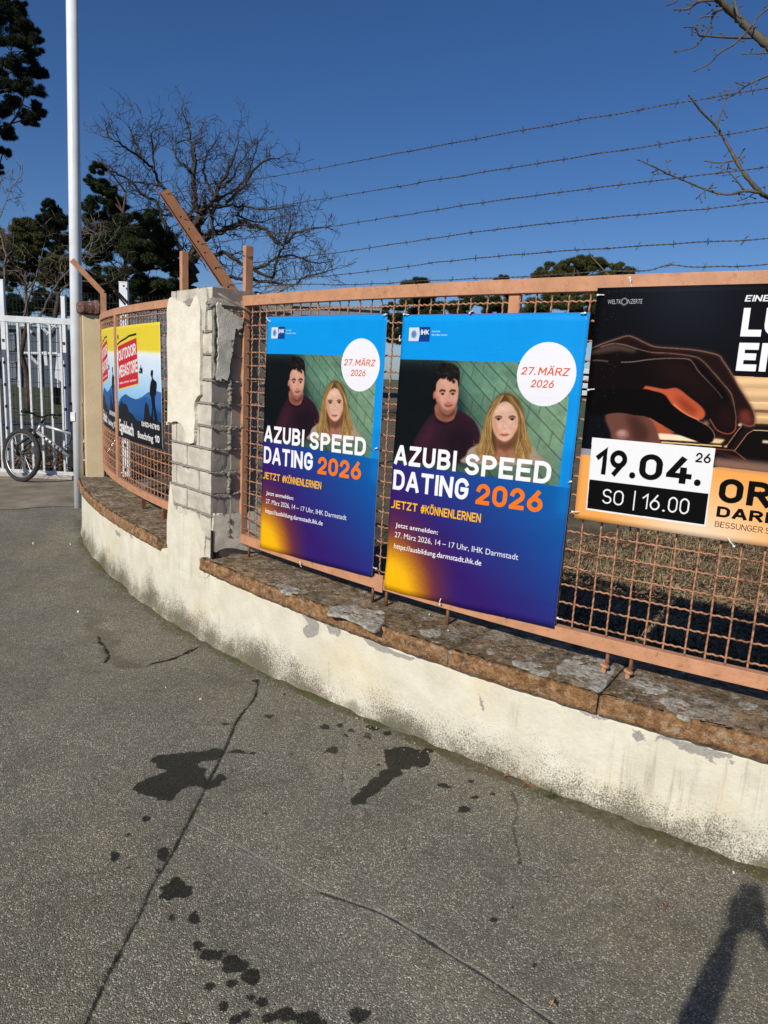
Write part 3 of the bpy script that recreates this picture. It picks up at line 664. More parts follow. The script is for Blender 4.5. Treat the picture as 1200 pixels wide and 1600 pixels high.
g.out(c1, .9, 0, .2); g.bump(g.math('ADD', g.noise(60, 5, .7), g.noise(12, 3)), .5, .007); M_PPAINT = g.m
g = G('grey_render'); c1 = g.ramp(g.noise(12, 6), [(.3, (.50, .475, .39)), (.7, (.72, .68, .57))]); g.out(c1, .95, 0, .2); g.bump(g.noise(130, 4, .8), .8, .010); M_REND = g.m
zj = [PTOP]+[fa(326, y)[1] for y in (482, 518, 554, 594, 631, 667, 702, 738, 773, 806, 842, 878)]
inset = .009
b = MB(); 
na, nb, nz2 = 14, 14, 70
def core_pt(a, bb, z, seed):
    q_ = Vector((a*18, bb*18+seed, z*18)); return mnoise.noise(q_)*.0015+mnoise.noise(q_*2.7)*.002
# core: rough mortar body as an uneven box
for (o, u, v, lu, lv, nrm) in ((0, ax, np.array([0, 0, 1.]), PW-2*inset, PTOP-.02, -ay), (1, ay, np.array([0, 0, 1.]), PDEP-2*inset, PTOP-.02, -ax), (2, ax, np.array([0, 0, 1.]), PW-2*inset, PTOP-.02, ay), (3, ay, np.array([0, 0, 1.]), PDEP-2*inset, PTOP-.02, ax)):
    base_ = pil(inset, inset, 0) if o < 2 else (pil(inset, PDEP-inset, 0) if o == 2 else pil(PW-inset, inset, 0)); vs = []
    for j in range(nz2+1):
        for i in range(na+1):
            p = base_+u*(lu*i/na)+v*(lv*j/nz2); loc = p-PC; e = 0 if i in (0, na) else core_pt(loc@ax, loc@ay, loc[2], o)
            vs.append(p+nrm*e)
    b.add(vs, [(j*(na+1)+i, j*(na+1)+i+1, (j+1)*(na+1)+i+1, (j+1)*(na+1)+i) for j in range(nz2) for i in range(na)])
b.add([pil(inset, inset, PTOP-.02), pil(PW-inset, inset, PTOP-.02), pil(PW-inset, PDEP-inset, PTOP-.02), pil(inset, PDEP-inset, PTOP-.02)], [(0, 1, 2, 3)])
b.build('mortar_core', M_MORT, pillar, smooth=False)
def brick(a0, a1, b0, b1, z0, z1):
    j = lambda: rng.normal(0, .0012)
    c = pil((a0+a1)/2, (b0+b1)/2, (z0+z1)/2)
    b = MB(); dx, dy, dz = (a1-a0-.010)/2, (b1-b0-.010)/2, (z1-z0-.014)/2; n1, n2, n3 = 6, 6, 4; sd = rng.random()*50
    def face(o, u, v, nu, nv, mi):
        vs = []
        for j in range(nv+1):
            for i in range(nu+1):
                p = np.array(o, float)+np.array(u)*(2*i/nu-1)+np.array(v)*(2*j/nv-1)
                q_ = Vector((p[0]*30+sd, p[1]*30, p[2]*30)); e_ = np.array([mnoise.noise(q_), mnoise.noise(q_+Vector((9, 0, 0))), mnoise.noise(q_+Vector((0, 9, 0)))])*.0022
                t_ = np.array([abs(p[0])/dx, abs(p[1])/dy, abs(p[2])/dz]); near_ = np.sort(t_)[1]
                if near_ > .97: e_ = e_-p/np.linalg.norm(p)*(.002+.006*max(0, mnoise.noise(q_*.8+Vector((3, 3, 3)))))
                p = p+e_; vs.append(c+ax*p[0]+ay*p[1]+np.array([0, 0, p[2]]))
        b.add(vs, [(j*(nu+1)+i, j*(nu+1)+i+1, (j+1)*(nu+1)+i+1, (j+1)*(nu+1)+i) for j in range(nv) for i in range(nu)], mi)
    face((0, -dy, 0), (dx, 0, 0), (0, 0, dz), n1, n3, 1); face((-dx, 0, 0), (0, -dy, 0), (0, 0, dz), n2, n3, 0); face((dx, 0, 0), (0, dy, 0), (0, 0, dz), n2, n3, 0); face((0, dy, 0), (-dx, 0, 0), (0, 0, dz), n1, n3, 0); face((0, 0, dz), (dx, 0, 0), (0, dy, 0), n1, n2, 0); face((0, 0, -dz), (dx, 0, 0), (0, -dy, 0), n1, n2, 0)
    return b.build('brick', [M_BRICK, M_BRICKLIT], pillar)
fj = {0: [274.5, 309.7], 1: [291.]}
a1s = {0: [fa(x, 720)[0] for x in (309.7, 274.5)], 1: [fa(x, 760)[0] for x in (291.,)]}
bs = sa(356, 690)[0]
for k in range(len(zj)-1):
    z1, z0 = zj[k], zj[k+1]
    par = (k+1) % 2 if k >= 1 else 1
    A = [0]+a1s[0 if par else 1]+[PW]; A = sorted(A)
    bl = .56*.52 if par else bs
    # corner brick first, then the rest of the front, then the rest of the side
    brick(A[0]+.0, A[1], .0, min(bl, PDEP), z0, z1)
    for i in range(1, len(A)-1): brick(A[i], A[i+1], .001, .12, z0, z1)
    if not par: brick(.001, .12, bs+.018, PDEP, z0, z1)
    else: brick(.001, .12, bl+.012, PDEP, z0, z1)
# raised mortar beads in the joints of the shaded side face
b = MB()
for k in range(1, len(zj)-1):
    pts = [pil(-.002-.004*rng.random(), t, zj[k]+rng.normal(0, .003)) for t in np.linspace(.0, PDEP, 60)]; b.tube(pts, [max(.001, .004+.0035*rng.normal()) for _ in pts], 5)
    if k % 2 == 0 or k in (4,):
        tt = bs+.008; pts = [pil(-.004-.006*rng.random(), tt+rng.normal(0, .003), z_) for z_ in np.linspace(zj[k+1], zj[k], 22)]; b.tube(pts, [max(.003, .011+.004*rng.normal()) for _ in pts], 7)
    pts = [pil(t, .003+.002*rng.random(), zj[k]+rng.normal(0, .002)) for t in np.linspace(0, PW, 20)]; b.tube(pts, [.004+.003*rng.random() for _ in pts], 5)
b.build('mortar_joints', M_MORT, pillar, smooth=True)
def slab_from(poly2d, face, th, name, mat, proud=0., res=.02, seed=0, rag=.004):
    """an irregular sheet of plaster with real thickness on a pillar face"""
    P = smooth_poly(poly2d, 4); P = [(p[0]+rng.normal(0, rag*.5), p[1]+rng.normal(0, rag)) for p in P]
    a_ = np.array(P); 
    import bmesh
    from mathutils.geometry import delaunay_2d_cdt
    xs_ = np.arange(a_[:, 0].min(), a_[:, 0].max(), res); ys_ = np.arange(a_[:, 1].min(), a_[:, 1].max(), res)
    gx, gy = np.meshgrid(xs_, ys_); gx = gx.ravel()+rng.normal(0, res*.15, gx.size); gy = gy.ravel()+rng.normal(0, res*.15, gy.size)
    ins = inpoly(gx, gy, P); pts = [Vector(p) for p in P]+[Vector((x, y)) for x, y in zip(gx[ins], gy[ins])]
    r_ = delaunay_2d_cdt(pts, [(i, (i+1) % len(P)) for i in range(len(P))], [list(range(len(P)))], 1, 1e-5)
    V, E, Fc = r_[0], r_[1], r_[2]
    def w3(p, out_):
        e = mnoise.noise(Vector((p[0]*14, p[1]*14, seed)))*.003+mnoise.noise(Vector((p[0]*45, p[1]*45, seed)))*.0012
        o_ = -(th+proud+e) if out_ else .006
        return pil(p[0], o_, p[1]) if face == 'front' else pil(o_, p[0], p[1])
    b = MB(); n_ = len(V); b.add([w3(v, True) for v in V]+[w3(v, False) for v in V], [tuple(f) for f in Fc]+[tuple(i+n_ for i in f[::-1]) for f in Fc])
    cnt = {}
    for f in Fc:
        for i in range(len(f)):
            e = (f[i], f[(i+1) % len(f)]); cnt[tuple(sorted(e))] = cnt.get(tuple(sorted(e)), 0)+1
    b.f += [(e[0], e[1], e[1]+n_, e[0]+n_) for e, c in cnt.items() if c == 1]; b.mi += [0]*sum(1 for c in cnt.values() if c == 1)
    return b.build(name, mat, pillar, smooth=False)
c6 = lambda L: [(255+x/7.615, 430+y/7.615) for x, y in L]; c7 = lambda L: [(255+x/6.667, 640+y/6.667) for x, y in L]
top_z = PTOP
Fp = c6([(400, 245), (440, 290), (463, 400), (466, 700), (468, 1000), (460, 1200), (462, 1400), (410, 1490), (395, 1590)])+c7([(350, 60), (352, 150), (345, 230), (342, 310), (325, 345), (270, 345), (247, 330), (247, 250), (215, 160), (150, 127), (60, 130)])
P1 = [fa(*p) for p in Fp]; P1 += [(PW+.008, fa(259, 655)[1]), (PW+.008, fa(259, 560)[1]), (PW+.008, fa(259, 490)[1]), (PW-.03, top_z-.05), (PW*.7, top_z-.075), (PW*.45, top_z-.10)]
slab_from(P1, 'front', .014, 'plaster_sheet', M_PPAINT, seed=1)
Fl = c7([(110, 985), (150, 1050), (220, 1098), (330, 1080), (380, 1150), (405, 1235), (436, 1320), (438, 1420), (436, 1500)])
P2 = [fa(*p) for p in Fl]+[(.03, .36), (PW+.01, .36), (PW+.01, fa(259, 760)[1]), (PW-.02, fa(259, 757)[1])]
slab_from(P2, 'front', .004, 'plaster_sheet', M_PLAST, seed=2)
# thin sand-coloured edge strip left on the corner
P3 = [fa(*p) for p in c6([(445, 180), (520, 150), (538, 300), (520, 380), (515, 650), (500, 660), (478, 640), (476, 420), (450, 280)])]
slab_from(P3, 'front', .009, 'plaster_remnant', M_REND, seed=3)
# rough concrete crest
b = MB(); vs = []; ni, nj = 30, 30
for j in range(nj+1):
    for i in range(ni+1):
        u, v = i/ni, j/nj; r_ = min(u, 1-u, v, 1-v); edge_ = min(1, r_*9)
        q_ = Vector((u*5, v*5, 8)); z_ = top_z-.075+.070*edge_**.5+.030*mnoise.noise(q_*1.3)+.020*mnoise.noise(q_*4)+.010*mnoise.noise(q_*9)+(-.05*max(0, u-.82)/.18 if v < .5 else 0)
        if r_ == 0: z_ = top_z-.10
        vs.append(pil(-.004+(PW+.008)*u, -.004+(PDEP+.008)*v, z_)+ax*0)
b.add(vs, [(j*(ni+1)+i, j*(ni+1)+i+1, (j+1)*(ni+1)+i+1, (j+1)*(ni+1)+i) for j in range(nj) for i in range(ni)])
b.build('concrete_crest', M_MORT, pillar, smooth=True)
# side face: grey render patch, edge ridge, foot patch
P4 = [sa(*p) for p in c6([(620, 335), (665, 360), (690, 385), (780, 440), (870, 480), (925, 520), (928, 600), (900, 632), (860, 635), (838, 660), (835, 720), (815, 830), (795, 950), (770, 1100), (752, 1230), (700, 1245), (640, 1255), (612, 1225), (625, 1100), (640, 900), (628, 800), (640, 650), (625, 500)])]
slab_from(P4, 'side', .020, 'render_patch', M_REND, seed=4, rag=.005)
P5 = [sa(*p) for p in c7([(520, 1105), (600, 1085), (700, 1095), (790, 1065), (800, 1200), (800, 1400), (700, 1440), (520, 1480), (505, 1350), (512, 1200)])]
P5 = [(min(p[0], PDEP), p[1]) for p in P5]; P5[3] = (PDEP-.01, P5[3][1]); P5[4] = (PDEP-.01, P5[4][1]); P5[5] = (PDEP-.01, .44)
slab_from(P5, 'side', .014, 'render_patch', M_REND, seed=5, rag=.004)
b = MB(); r0 = [sa(*p) for p in c6([(545, 380), (600, 360), (590, 500), (600, 650), (590, 800), (600, 900), (585, 1000), (610, 1100), (590, 1230)])]
b.tube([pil(-.006, p[0], p[1]) for p in spline(r0, 4)], [.007+.006*rng.random() for _ in range(len(spline(r0, 4)))], 6)
b.build('mortar_ridge', M_MORT, pillar, smooth=True)
# bare steel rod sticking out near the top, and the rusted slot by the cap
M_RUST = painted('rusty_steel', (.20, .09, .045), amount=.45)
M_BARE = simple('bare_steel', (.34, .31, .28), .5, .3, 30, metal=.6)
b = MB(); q0 = sa(*c6([(595, 225)])[0]); q1 = sa(*c6([(935, 410)])[0]); b.tube([pil(-.06, q0[0], q0[1]), pil(-.05, q1[0]+.12, q1[1]-.06)], .0065, 7); b.build('steel_rod', M_BARE, pillar, smooth=True)
b = MB(); z0, z1 = .475, fa(323, 828)[1]; b.box(pil(-.006, .028, (z0+z1)/2), (.010, .05, z1-z0), PRm); b.box(pil(-.008, .008, (z0+z1)/2), (.02, .008, z1-z0+.01), PRm); b.build('angle_iron', simple('black_iron', (.02, .015, .012), .7), pillar)

# ================================================================== MESH FENCE PANELS
M_SALM = painted('salmon_paint', (.50, .25, .135), amount=.615)
M_WIRE = painted('wire_paint', (.40, .20, .11), rust=(.10, .045, .025), amount=.53)
OFF = .25
def sweep(b, s0, s1, off, z0, z1, d=.04, mi=0, step=.04):
    n_ = max(2, int(abs(s1-s0)/step)+1); path = []
    for s_ in np.linspace(s0, s1, n_): path.append((kp(s_, off, 0), kn(s_), np.array([0, 0, 1.])))
    b.strip(path, [(-d/2, z0), (d/2, z0), (d/2, z1), (-d/2, z1)], mi)
def upright(b, s0, s1, off, z0, z1, d=.04):
    m_ = (s0+s1)/2; b.box(kp(m_, off, (z0+z1)/2), (abs(s1-s0), d, z1-z0), np.stack([kt(m_), kn(m_), [0, 0, 1]], 1))
_wm = {}
def wires(root, s0, s1, off, z0, z1, step, zfirst):
    A_ = .0025; Pd = step/2.5; r_ = .0042
    key = round(z1-z0, 3)
    # one crimped upright wire, mesh shared by all uprights
    b = MB(); N = int((z1-z0)/(Pd/5)); pts = [(.0008*math.sin(z_*31), A_*math.cos(2*math.pi*(z_-zfirst)/(2*step/5*1.0)), z_) for z_ in np.linspace(z0, z1, N)]
    b.tube(pts, r_, 5, cap=False); first = None
    k = 0; s_ = s0+step*.45
    while s_ < s1-.01:
        if first is None:
            first = b.build('wire', M_WIRE, root, smooth=True); o = first
        else:
            o = first.copy(); COL.objects.link(o)
        nrm, tn = kn(s_), kt(s_); p = kp(s_, off, 0)
        Mx = Matrix(((tn[0], nrm[0], 0, p[0]), (tn[1], nrm[1], 0, p[1]), (0, 0, 1, 0), (0, 0, 0, 1)))
        if k % 2: Mx = Mx @ Matrix.Diagonal((1, -1, 1, 1))
        Mx = Mx @ Matrix.Rotation(rng.normal(0, .0025), 4, 'Y')
        o.matrix_basis = Mx; s_ += step; k += 1
    # one crimped cross wire, following the curve
    b = MB(); N = int((s1-s0)/(Pd/4)); pts = []
    for s_ in np.linspace(s0, s1, N):
        e = -A_*math.cos(2*math.pi*(s_-s0-step*.45)/(2*step/5)); pts.append(kp(s_, off+e, .0025*math.sin(2*math.pi*(s_-s0)/(Pd))))
    b.tube(pts, r_, 5, cap=False); first = None; z_ = zfirst; k = 0
    while z_ < z1-.01:
        if first is None: first = b.build('wire', M_WIRE, root, smooth=True); o = first
        else: o = first.copy(); COL.objects.link(o)
        o.location.z += z_-0 - (o.location.z if k == 0 else 0) if False else 0
        o.location = (0, 0, z_); z_ += step; k += 1
ZB, ZT = .562, 2.022; sE = on(374, 800, OFF)[0]
RS = -1.3
fp = thing('mesh_fence_panel', 'salmon steel frame of crimped wire mesh right of the pillar, behind three posters', 'fence panel', kp(2, OFF, ZB), 'mesh fence panels on the wall')
b = MB(); sweep(b, RS, sE-.055, OFF, ZT-.057, ZT); b.build('top_rail', M_SALM, fp, bevel=.002)
sJ = on(598, 918, OFF)[0]
b = MB(); sweep(b, RS, sJ-.002, OFF, ZB, ZB+.057); sweep(b, sJ+.002, sE-.055, OFF, ZB-.004, ZB+.053); b.build('bottom_rail', M_SALM, fp, bevel=.002)
b = MB(); upright(b, sE-.055, sE, OFF, ZB-.004, ZT); b.build('end_stile', M_SALM, fp, bevel=.002)
sM = (on(796, 470, OFF)[0], on(812, 470, OFF)[0]); b = MB(); upright(b, sM[1], sM[0], OFF+.008, ZB+.058, ZT-.058, .03); b.build('middle_stile', M_SALM, fp, bevel=.002)
b = MB(); b.strip([(kp(s_, OFF, 0), kn(s_), np.array([0, 0, 1.])) for s_ in (sJ-.02, sJ+.035)], [(-.026, ZB-.012), (-.021, ZB-.012), (-.021, ZB+.075), (-.026, ZB+.075)]); b.build('joint_plate', M_SALM, fp)
for x, y in ((583, 921), (604, 928), (389, 866), (950, 1020), (987, 1028), (700, 955)):
    s_ = on(x, y, OFF)[0]; b = MB(); b.tube([kp(s_, OFF, CZ-.01), kp(s_, OFF, ZB+.004)], .008, 8); o = b.build('leg', M_RUST, fp, smooth=True)
    if x in (950, 987):
        b = MB(); p = kp(s_, OFF-.035, CZ+.02); b.tube([p-[0, 0, .02], p+[0, 0, .004]], .010, 7); b.tube([p+[0, 0, .004], p+[.003, 0, .013]], .019, 9); b.build('bolt', M_SALM, fp)
zp = on(387, 382, OFF)[1]; 
b = MB(); sP = on(387.5, 420, OFF+.03)[0]; upright(b, sP-.016, sP+.016, OFF+.03, ZT+.002, zp, .05)
b.build('post', M_SALM, fp, bevel=.002)
b = MB(); pp = kp(sP, OFF+.03, zp-.06); b.tube([pp+kt(sP)*.02*math.cos(a)+kn(sP)*.03*math.sin(a)+[0, 0, .004*math.sin(3*a)] for a in np.linspace(0, 6.28, 14)], .002, 4); b.build('tie_wire', M_RUST, fp)
wires(fp, RS, sE-.055, OFF, ZB+.05, ZT-.05, .0755, ZB+.085)

ZB2, ZT2 = .578, 2.05
s5 = sD-.02; s6 = 7.93
lp = thing('mesh_fence_panel', 'curved salmon wire mesh panel left of the pillar, behind two yellow and blue boards', 'fence panel', kp(6.4, OFF, ZB2), 'mesh fence panels on the wall')
b = MB(); sweep(b, s5, s6, OFF, ZT2-.055, ZT2, .035, step=.05); b.build('top_rail', M_SALM, lp, bevel=.002)
b = MB(); sweep(b, s5, s6, OFF, ZB2, ZB2+.055, .035, step=.05); b.build('bottom_rail', M_SALM, lp, bevel=.002)
sV = on(184.5, 600, OFF)[0]
b = MB(); upright(b, sV-.03, sV+.035, OFF-.012, ZB2+.055, ZT2-.055, .02); b.build('middle_stile', M_SALM, lp, bevel=.002)
b = MB(); upright(b, s6-.04, s6, OFF, ZB2+.056, ZT2-.056, .035); b.build('end_stile', M_SALM, lp, bevel=.002)
for x, y in ((222, 778), (255, 800)):
    s_ = on(x, y, OFF)[0]; b = MB(); b.box(kp(s_, OFF+.01, (CZ+ZB2)/2), (.03, .03, ZB2-CZ), np.stack([kt(s_), kn(s_), [0, 0, 1]], 1)); b.build('leg', M_RUST, lp)
wires(lp, s5, s6-.03, OFF, ZB2+.05, ZT2-.05, .0755, ZB2+.10)

# ================================================================== POSTERS
def sheet(name, corners, art, label, cat, off=.222, th=.002, wr=.003, group=None, nu=48, nv=40, seed=0, sheen=.45, gain=.80, fold=0., crease=.35, spec=.12):
    """corners: (s,z) of TL, TR, BR, BL. a printed sheet hung on the mesh, following the panel's curve"""
    root = thing(name, label, cat, kp(corners[3][0], off, corners[3][1]), group)
    im = image(name+'_print', art.A)
    g = G(name+'_print'); t = g.n('ShaderNodeTexImage', image=im, extension='EXTEND'); g.L(g.coords('UV'), t.inputs[0])
    g.out(g.mix(t.outputs[0], (gain, gain, gain), 1., 'MULTIPLY'), sheen, 0., spec)
    mpn = g.mapped((3, 22, 1), 'UV'); g.bump(g.noise(1.6, 4, .55, vec=mpn, dist=.4), crease, .004)
    vs = []; uv = []
    for j in range(nv+1):
        for i in range(nu+1):
            u, v = i/nu, j/nv; c = [(1-u)*(1-v), u*(1-v), u*v, (1-u)*v]
            s_ = sum(a*p[0] for a, p in zip(c, corners)); z_ = sum(a*p[1] for a, p in zip(c, corners))
            e = wr*(mnoise.noise(Vector((u*2.2, v*11, seed)))+.6*mnoise.noise(Vector((u*7, v*5, seed+4))))
            e += wr*.5*math.sin(u*math.pi*5+seed)*max(0, v-.75)*4
            if fold: e -= fold*math.exp(-((v-(.955+.02*u))/.008)**2)
            vs.append(kp(s_, off+e, z_)); uv.append((u, 1-v))
    n_ = nu+1; N = len(vs); back = []
    for k_, p in enumerate(vs):
        u = (k_ % n_)/nu; s_ = corners[0][0]+(corners[1][0]-corners[0][0])*u; back.append(p+kn(s_)*th)
    F_ = [(j*n_+i, (j+1)*n_+i, (j+1)*n_+i+1, j*n_+i+1) for j in range(nv) for i in range(nu)]
    Bk = [tuple(q+N for q in f[::-1]) for f in F_]
    ring = [i for i in range(n_)]+[j*n_+nu for j in range(1, nv+1)]+[nv*n_+i for i in range(nu-1, -1, -1)]+[j*n_ for j in range(nv-1, 0, -1)]
    E_ = [(ring[k], ring[(k+1) % len(ring)], ring[(k+1) % len(ring)]+N, ring[k]+N) for k in range(len(ring))]
    b = MB(); b.add(vs+back, F_+Bk+E_); b.mi = [0]*len(F_)+[1]*(len(Bk)+len(E_))
    M_BACK = bpy.data.materials.get('sheet_back') or simple('sheet_back', (.55, .53, .5), .7)
    o = b.build('printed_sheet', [g.m, M_BACK], root, smooth=True, fixn=False)
    me = o.data; uvl = me.uv_layers.new(name='UVMap'); vi = np.zeros(len(me.loops), np.int32); me.loops.foreach_get('vertex_index', vi)
    uvl.data.foreach_set('uv', np.array(uv+uv)[vi].reshape(-1).astype(np.float32))
    return root
M_TIE = simple('white_tie', (.72, .71, .68), .4, .08)
def tie(root, x, y, dx, dy, off=.218):
    a, b_ = on(x, y, off), on(x+dx, y+dy, off); b = MB()
    b.tube([kp(a[0], off-.002, a[1]), kp((a[0]+b_[0])/2, off-.008, (a[1]+b_[1])/2), kp(b_[0], off, b_[1])], .0022, 5)
    c = kp(a[0], off-.004, a[1]); b.box(c, (.008, .006, .006), np.stack([kt(a[0]), kn(a[0]), [0, 0, 1]], 1)); b.build('cable_tie', M_TIE, root)
def cor(P, off=.222): return [on(x, y, off) for x, y in P]
def lerp(a, b, t): return np.array(a)*(1-t)+np.array(b)*t
def text4(A, txt, TL, TR, BL, col, bold=0., tr=None, desc=False):
    """lettering placed on three points of the print"""
    tr = tr or (lambda p: p); TL, TR, BL = (np.array(tr(p)) for p in (TL, TR, BL))
    V, T = text_tris(txt, bold); ref, _ = text_tris('H', bold); k = ref[:, 1].min(), ref[:, 1].max()
    X = (V[:, 0]-V[:, 0].min())/np.ptp(V[:, 0]); Y = 1-(V[:, 1]-k[0])/(k[1]-k[0])
    Pp = (TL+np.outer(X, TR-TL)+np.outer(Y, BL-TL))*A.k; col = np.array(col)
    x0, y0 = np.maximum(np.floor(Pp.min(0)).astype(int)-1, 0); x1, y1 = np.ceil(Pp.max(0)).astype(int)+2; x1, y1 = min(A.w, x1), min(A.h, y1)
    if x1 <= x0 or y1 <= y0: return
    q = 2; mk = np.zeros(((y1-y0)*q, (x1-x0)*q), bool); Q = (Pp-[x0, y0])*q
    for t in T:
        a, b, c = Q[t]
        ax_, ay_ = np.floor(np.minimum(np.minimum(a, b), c)).astype(int); bx, by = np.ceil(np.maximum(np.maximum(a, b), c)).astype(int)+1
        ax_, ay_ = max(ax_, 0), max(ay_, 0); bx, by = min(bx, mk.shape[1]), min(by, mk.shape[0])
        if bx <= ax_ or by <= ay_: continue
        yy, xx = np.mgrid[ay_:by, ax_:bx]; xx = xx+.5; yy = yy+.5
        d1 = (b[0]-a[0])*(yy-a[1])-(b[1]-a[1])*(xx-a[0]); d2 = (c[0]-b[0])*(yy-b[1])-(c[1]-b[1])*(xx-b[0]); d3 = (a[0]-c[0])*(yy-c[1])-(a[1]-c[1])*(xx-c[0])
        mk[ay_:by, ax_:bx] |= ((d1 >= -.01) & (d2 >= -.01) & (d3 >= -.01)) | ((d1 <= .01) & (d2 <= .01) & (d3 <= .01))
    m_ = mk.reshape(y1-y0, q, x1-x0, q).mean((1, 3))[..., None]
    A.A[y0:y1, x0:x1] = A.A[y0:y1, x0:x1]*(1-m_)+col*m_
def rgb(*c): return np.array(c)/255.

# ---- training-fair poster (print drawn once, hung twice)
A = Art(1, 1.40, 1000, rgb(6, 152, 232))
U, V = A.U, A.V/1.40
def lowgrad(U, V):
    v = V/1.40; t = np.clip((U-.12)*1.0+(.68-v)*1.8, 0, 1)[..., None]
    c = rgb(52, 26, 104)*(1-t)+rgb(12, 92, 166)*t
    t2 = np.clip((v-.9)*6, 0, 1)[..., None]*np.clip(U*1.2, 0, 1)[..., None]*.6; c = c*(1-t2)+rgb(44, 32, 120)*t2
    d_ = np.hypot((U-.02)/1.0, (1.02-v)/.80*1.0); n1 = rng.normal(0, .02, U.shape)
    t3 = np.clip((.47-d_+n1)/.34, 0, 1)[..., None]; t3 = t3**1.2
    mid = rgb(120, 52, 50); c = c*(1-np.clip(t3*2, 0, 1))+mid*np.clip(t3*2, 0, 1); t4 = np.clip(t3*2-.8, 0, 1); return c*(1-t4)+rgb(252, 186, 16)*t4
A.poly([(0, .50*1.4), (.96, .535*1.4), (1, .53*1.4), (1, 1.4), (0, 1.4)], None, fn=lowgrad)
A.poly([(.95, .45*1.4), (1, .45*1.4), (1, .60*1.4), (.95, .60*1.4)], rgb(10, 125, 205), .6, .03)
H2 = homo([(630, 492), (922, 488), (866, 982), (600, 920)], [(0, 0), (1, 0), (1, 1.4), (0, 1.4)])
A.tr = lambda p: H2((620+p[0]/4., 480+p[1]/4.))        # shapes below are measured on an enlargement of the print
r0, r1, r2, r3 = (0, .213), (.947, .213), (.947, .745), (0, .727)
def tiles(U, V):
    t = np.clip((U-.2)/.75, 0, 1)[..., None]; c = rgb(84, 122, 108)*(1-t)+rgb(150, 182, 150)*t
    vv = np.clip((V-.35)/.45, 0, 1)[..., None]; c = c*(1-.28*vv)
    return c*(1+.05*(vnoise(U.shape[0], U.shape[1], 60, 3)[..., None]-.5))
A.poly([r0, r1, r2, r3], None, raw=True, fn=tiles)
ph = (slice(int(.213*A.k), int(.745*A.k)), slice(0, int(.947*A.k))); Up, Vp = A.U[ph], A.V[ph]
# slanted tile joints fanning from the lower right
Lc = np.zeros(Up.shape)
for k in range(26):
    x0 = -.42+k*.085; sl = .93-.012*k; d_ = np.abs((Vp-.213)-sl*(Up-x0))/1.35; Lc = np.maximum(Lc, np.clip(1-d_/.0028, 0, 1))
    tone = np.clip(((Vp-.213)-sl*(Up-x0)), 0, .08) < .079
seg = np.floor(((Vp-.213)-.85*Up+2)/.085); ph_ = (Up*7+seg*2.37+Vp*1.2) % 1
Lc = np.maximum(Lc, np.clip(1-np.abs(ph_-.5)/.016, 0, 1)*.8)
shade = ((np.sin(seg*12.9+np.floor(Up*7+seg*2.37+Vp*1.2)*78.2)*43758.5) % 1-.5)*.14
A.A[ph] = np.clip(A.A[ph]*(1+shade[..., None]), 0, 1)*(1-.55*Lc[..., None])
A.poly([(10, 325), (330, 325), (380, 450), (400, 560), (430, 640), (440, 800), (430, 960), (-30, 930)], rgb(14, 20, 24), .97, .035)
A.poly([(380, 560), (400, 600), (420, 645), (380, 640)], rgb(20, 90, 110), .8, .01)
# him
A.poly([(90, 900), (112, 845), (140, 780), (190, 705), (250, 655), (300, 700), (370, 700), (392, 645), (460, 672), (510, 720), (538, 790), (530, 850), (470, 960), (80, 960)], rgb(58, 30, 46), sm=True, soft=.003)
A.poly([(300, 790), (420, 720), (500, 800), (470, 960), (330, 960)], rgb(30, 18, 28), .6, .03); A.poly([(130, 850), (200, 740), (240, 700), (250, 780), (180, 900)], rgb(92, 46, 62), .5, .02)
A.poly([(258, 600), (250, 665), (275, 700), (320, 714), (360, 702), (378, 680), (384, 600)], rgb(166, 112, 92), soft=.003, sm=True); A.poly([(262, 640), (320, 690), (378, 640), (372, 670), (320, 705), (270, 680)], rgb(120, 72, 60), .7, .008)
A.poly([(240, 665), (262, 702), (318, 722), (366, 708), (392, 655), (384, 690), (365, 716), (318, 730), (258, 712)], rgb(22, 14, 22), .9, .003)
A.ell((247, 545), 9, 26, rgb(205, 130, 108), 1, .002, .1)
A.poly([(252, 520), (254, 460), (280, 430), (330, 420), (380, 430), (400, 470), (402, 530), (392, 590), (374, 628), (350, 656), (324, 666), (297, 648), (271, 612), (256, 570)], rgb(226, 172, 150), sm=True, soft=.002)
A.poly([(252, 500), (262, 480), (272, 560), (285, 620), (320, 668), (290, 655), (262, 605)], rgb(190, 120, 98), .6, .008)
A.poly([(258, 575), (280, 600), (300, 630), (335, 640), (365, 625), (392, 575), (384, 610), (370, 640), (345, 662), (322, 668), (294, 650), (268, 615)], rgb(112, 74, 62), .62, .006); A.poly([(300, 600), (335, 592), (372, 600), (360, 606), (335, 600), (310, 606)], rgb(130, 88, 74), .5, .004); A.poly([(262, 618), (296, 655), (324, 672), (352, 660), (378, 632), (376, 655), (340, 684), (300, 676)], rgb(92, 56, 46), .75, .005)
A.ell((372, 560), 14, 22, rgb(240, 196, 176), .6, .008); A.ell((285, 575), 14, 18, rgb(232, 150, 130), .5, .008); A.ell((325, 470), 40, 18, rgb(238, 190, 168), .5, .01)
for cx, w_ in ((299, 20), (365, 20)):
    A.line([(cx-w_, 526), (cx-4, 515), (cx+w_, 522)], .0082, rgb(38, 24, 20), .9, .0015, sm=True); A.ell((cx, 541), 9, 3.5, rgb(180, 158, 146)); A.ell((cx+1, 541), 6.5, 6, rgb(34, 24, 20)); A.ell((cx, 532), 20, 9, rgb(150, 100, 80), .22, .006); A.line([(cx-13, 538), (cx, 533), (cx+13, 538)], .003, rgb(50, 28, 24), .9, .001)
A.line([(340, 530), (346, 575), (338, 588)], .005, rgb(190, 120, 98), .6, .004); A.ell((338, 590), 13, 6, rgb(196, 116, 96), .7, .004); A.ell((341, 578), 6, 8, rgb(246, 204, 184), .7, .004)
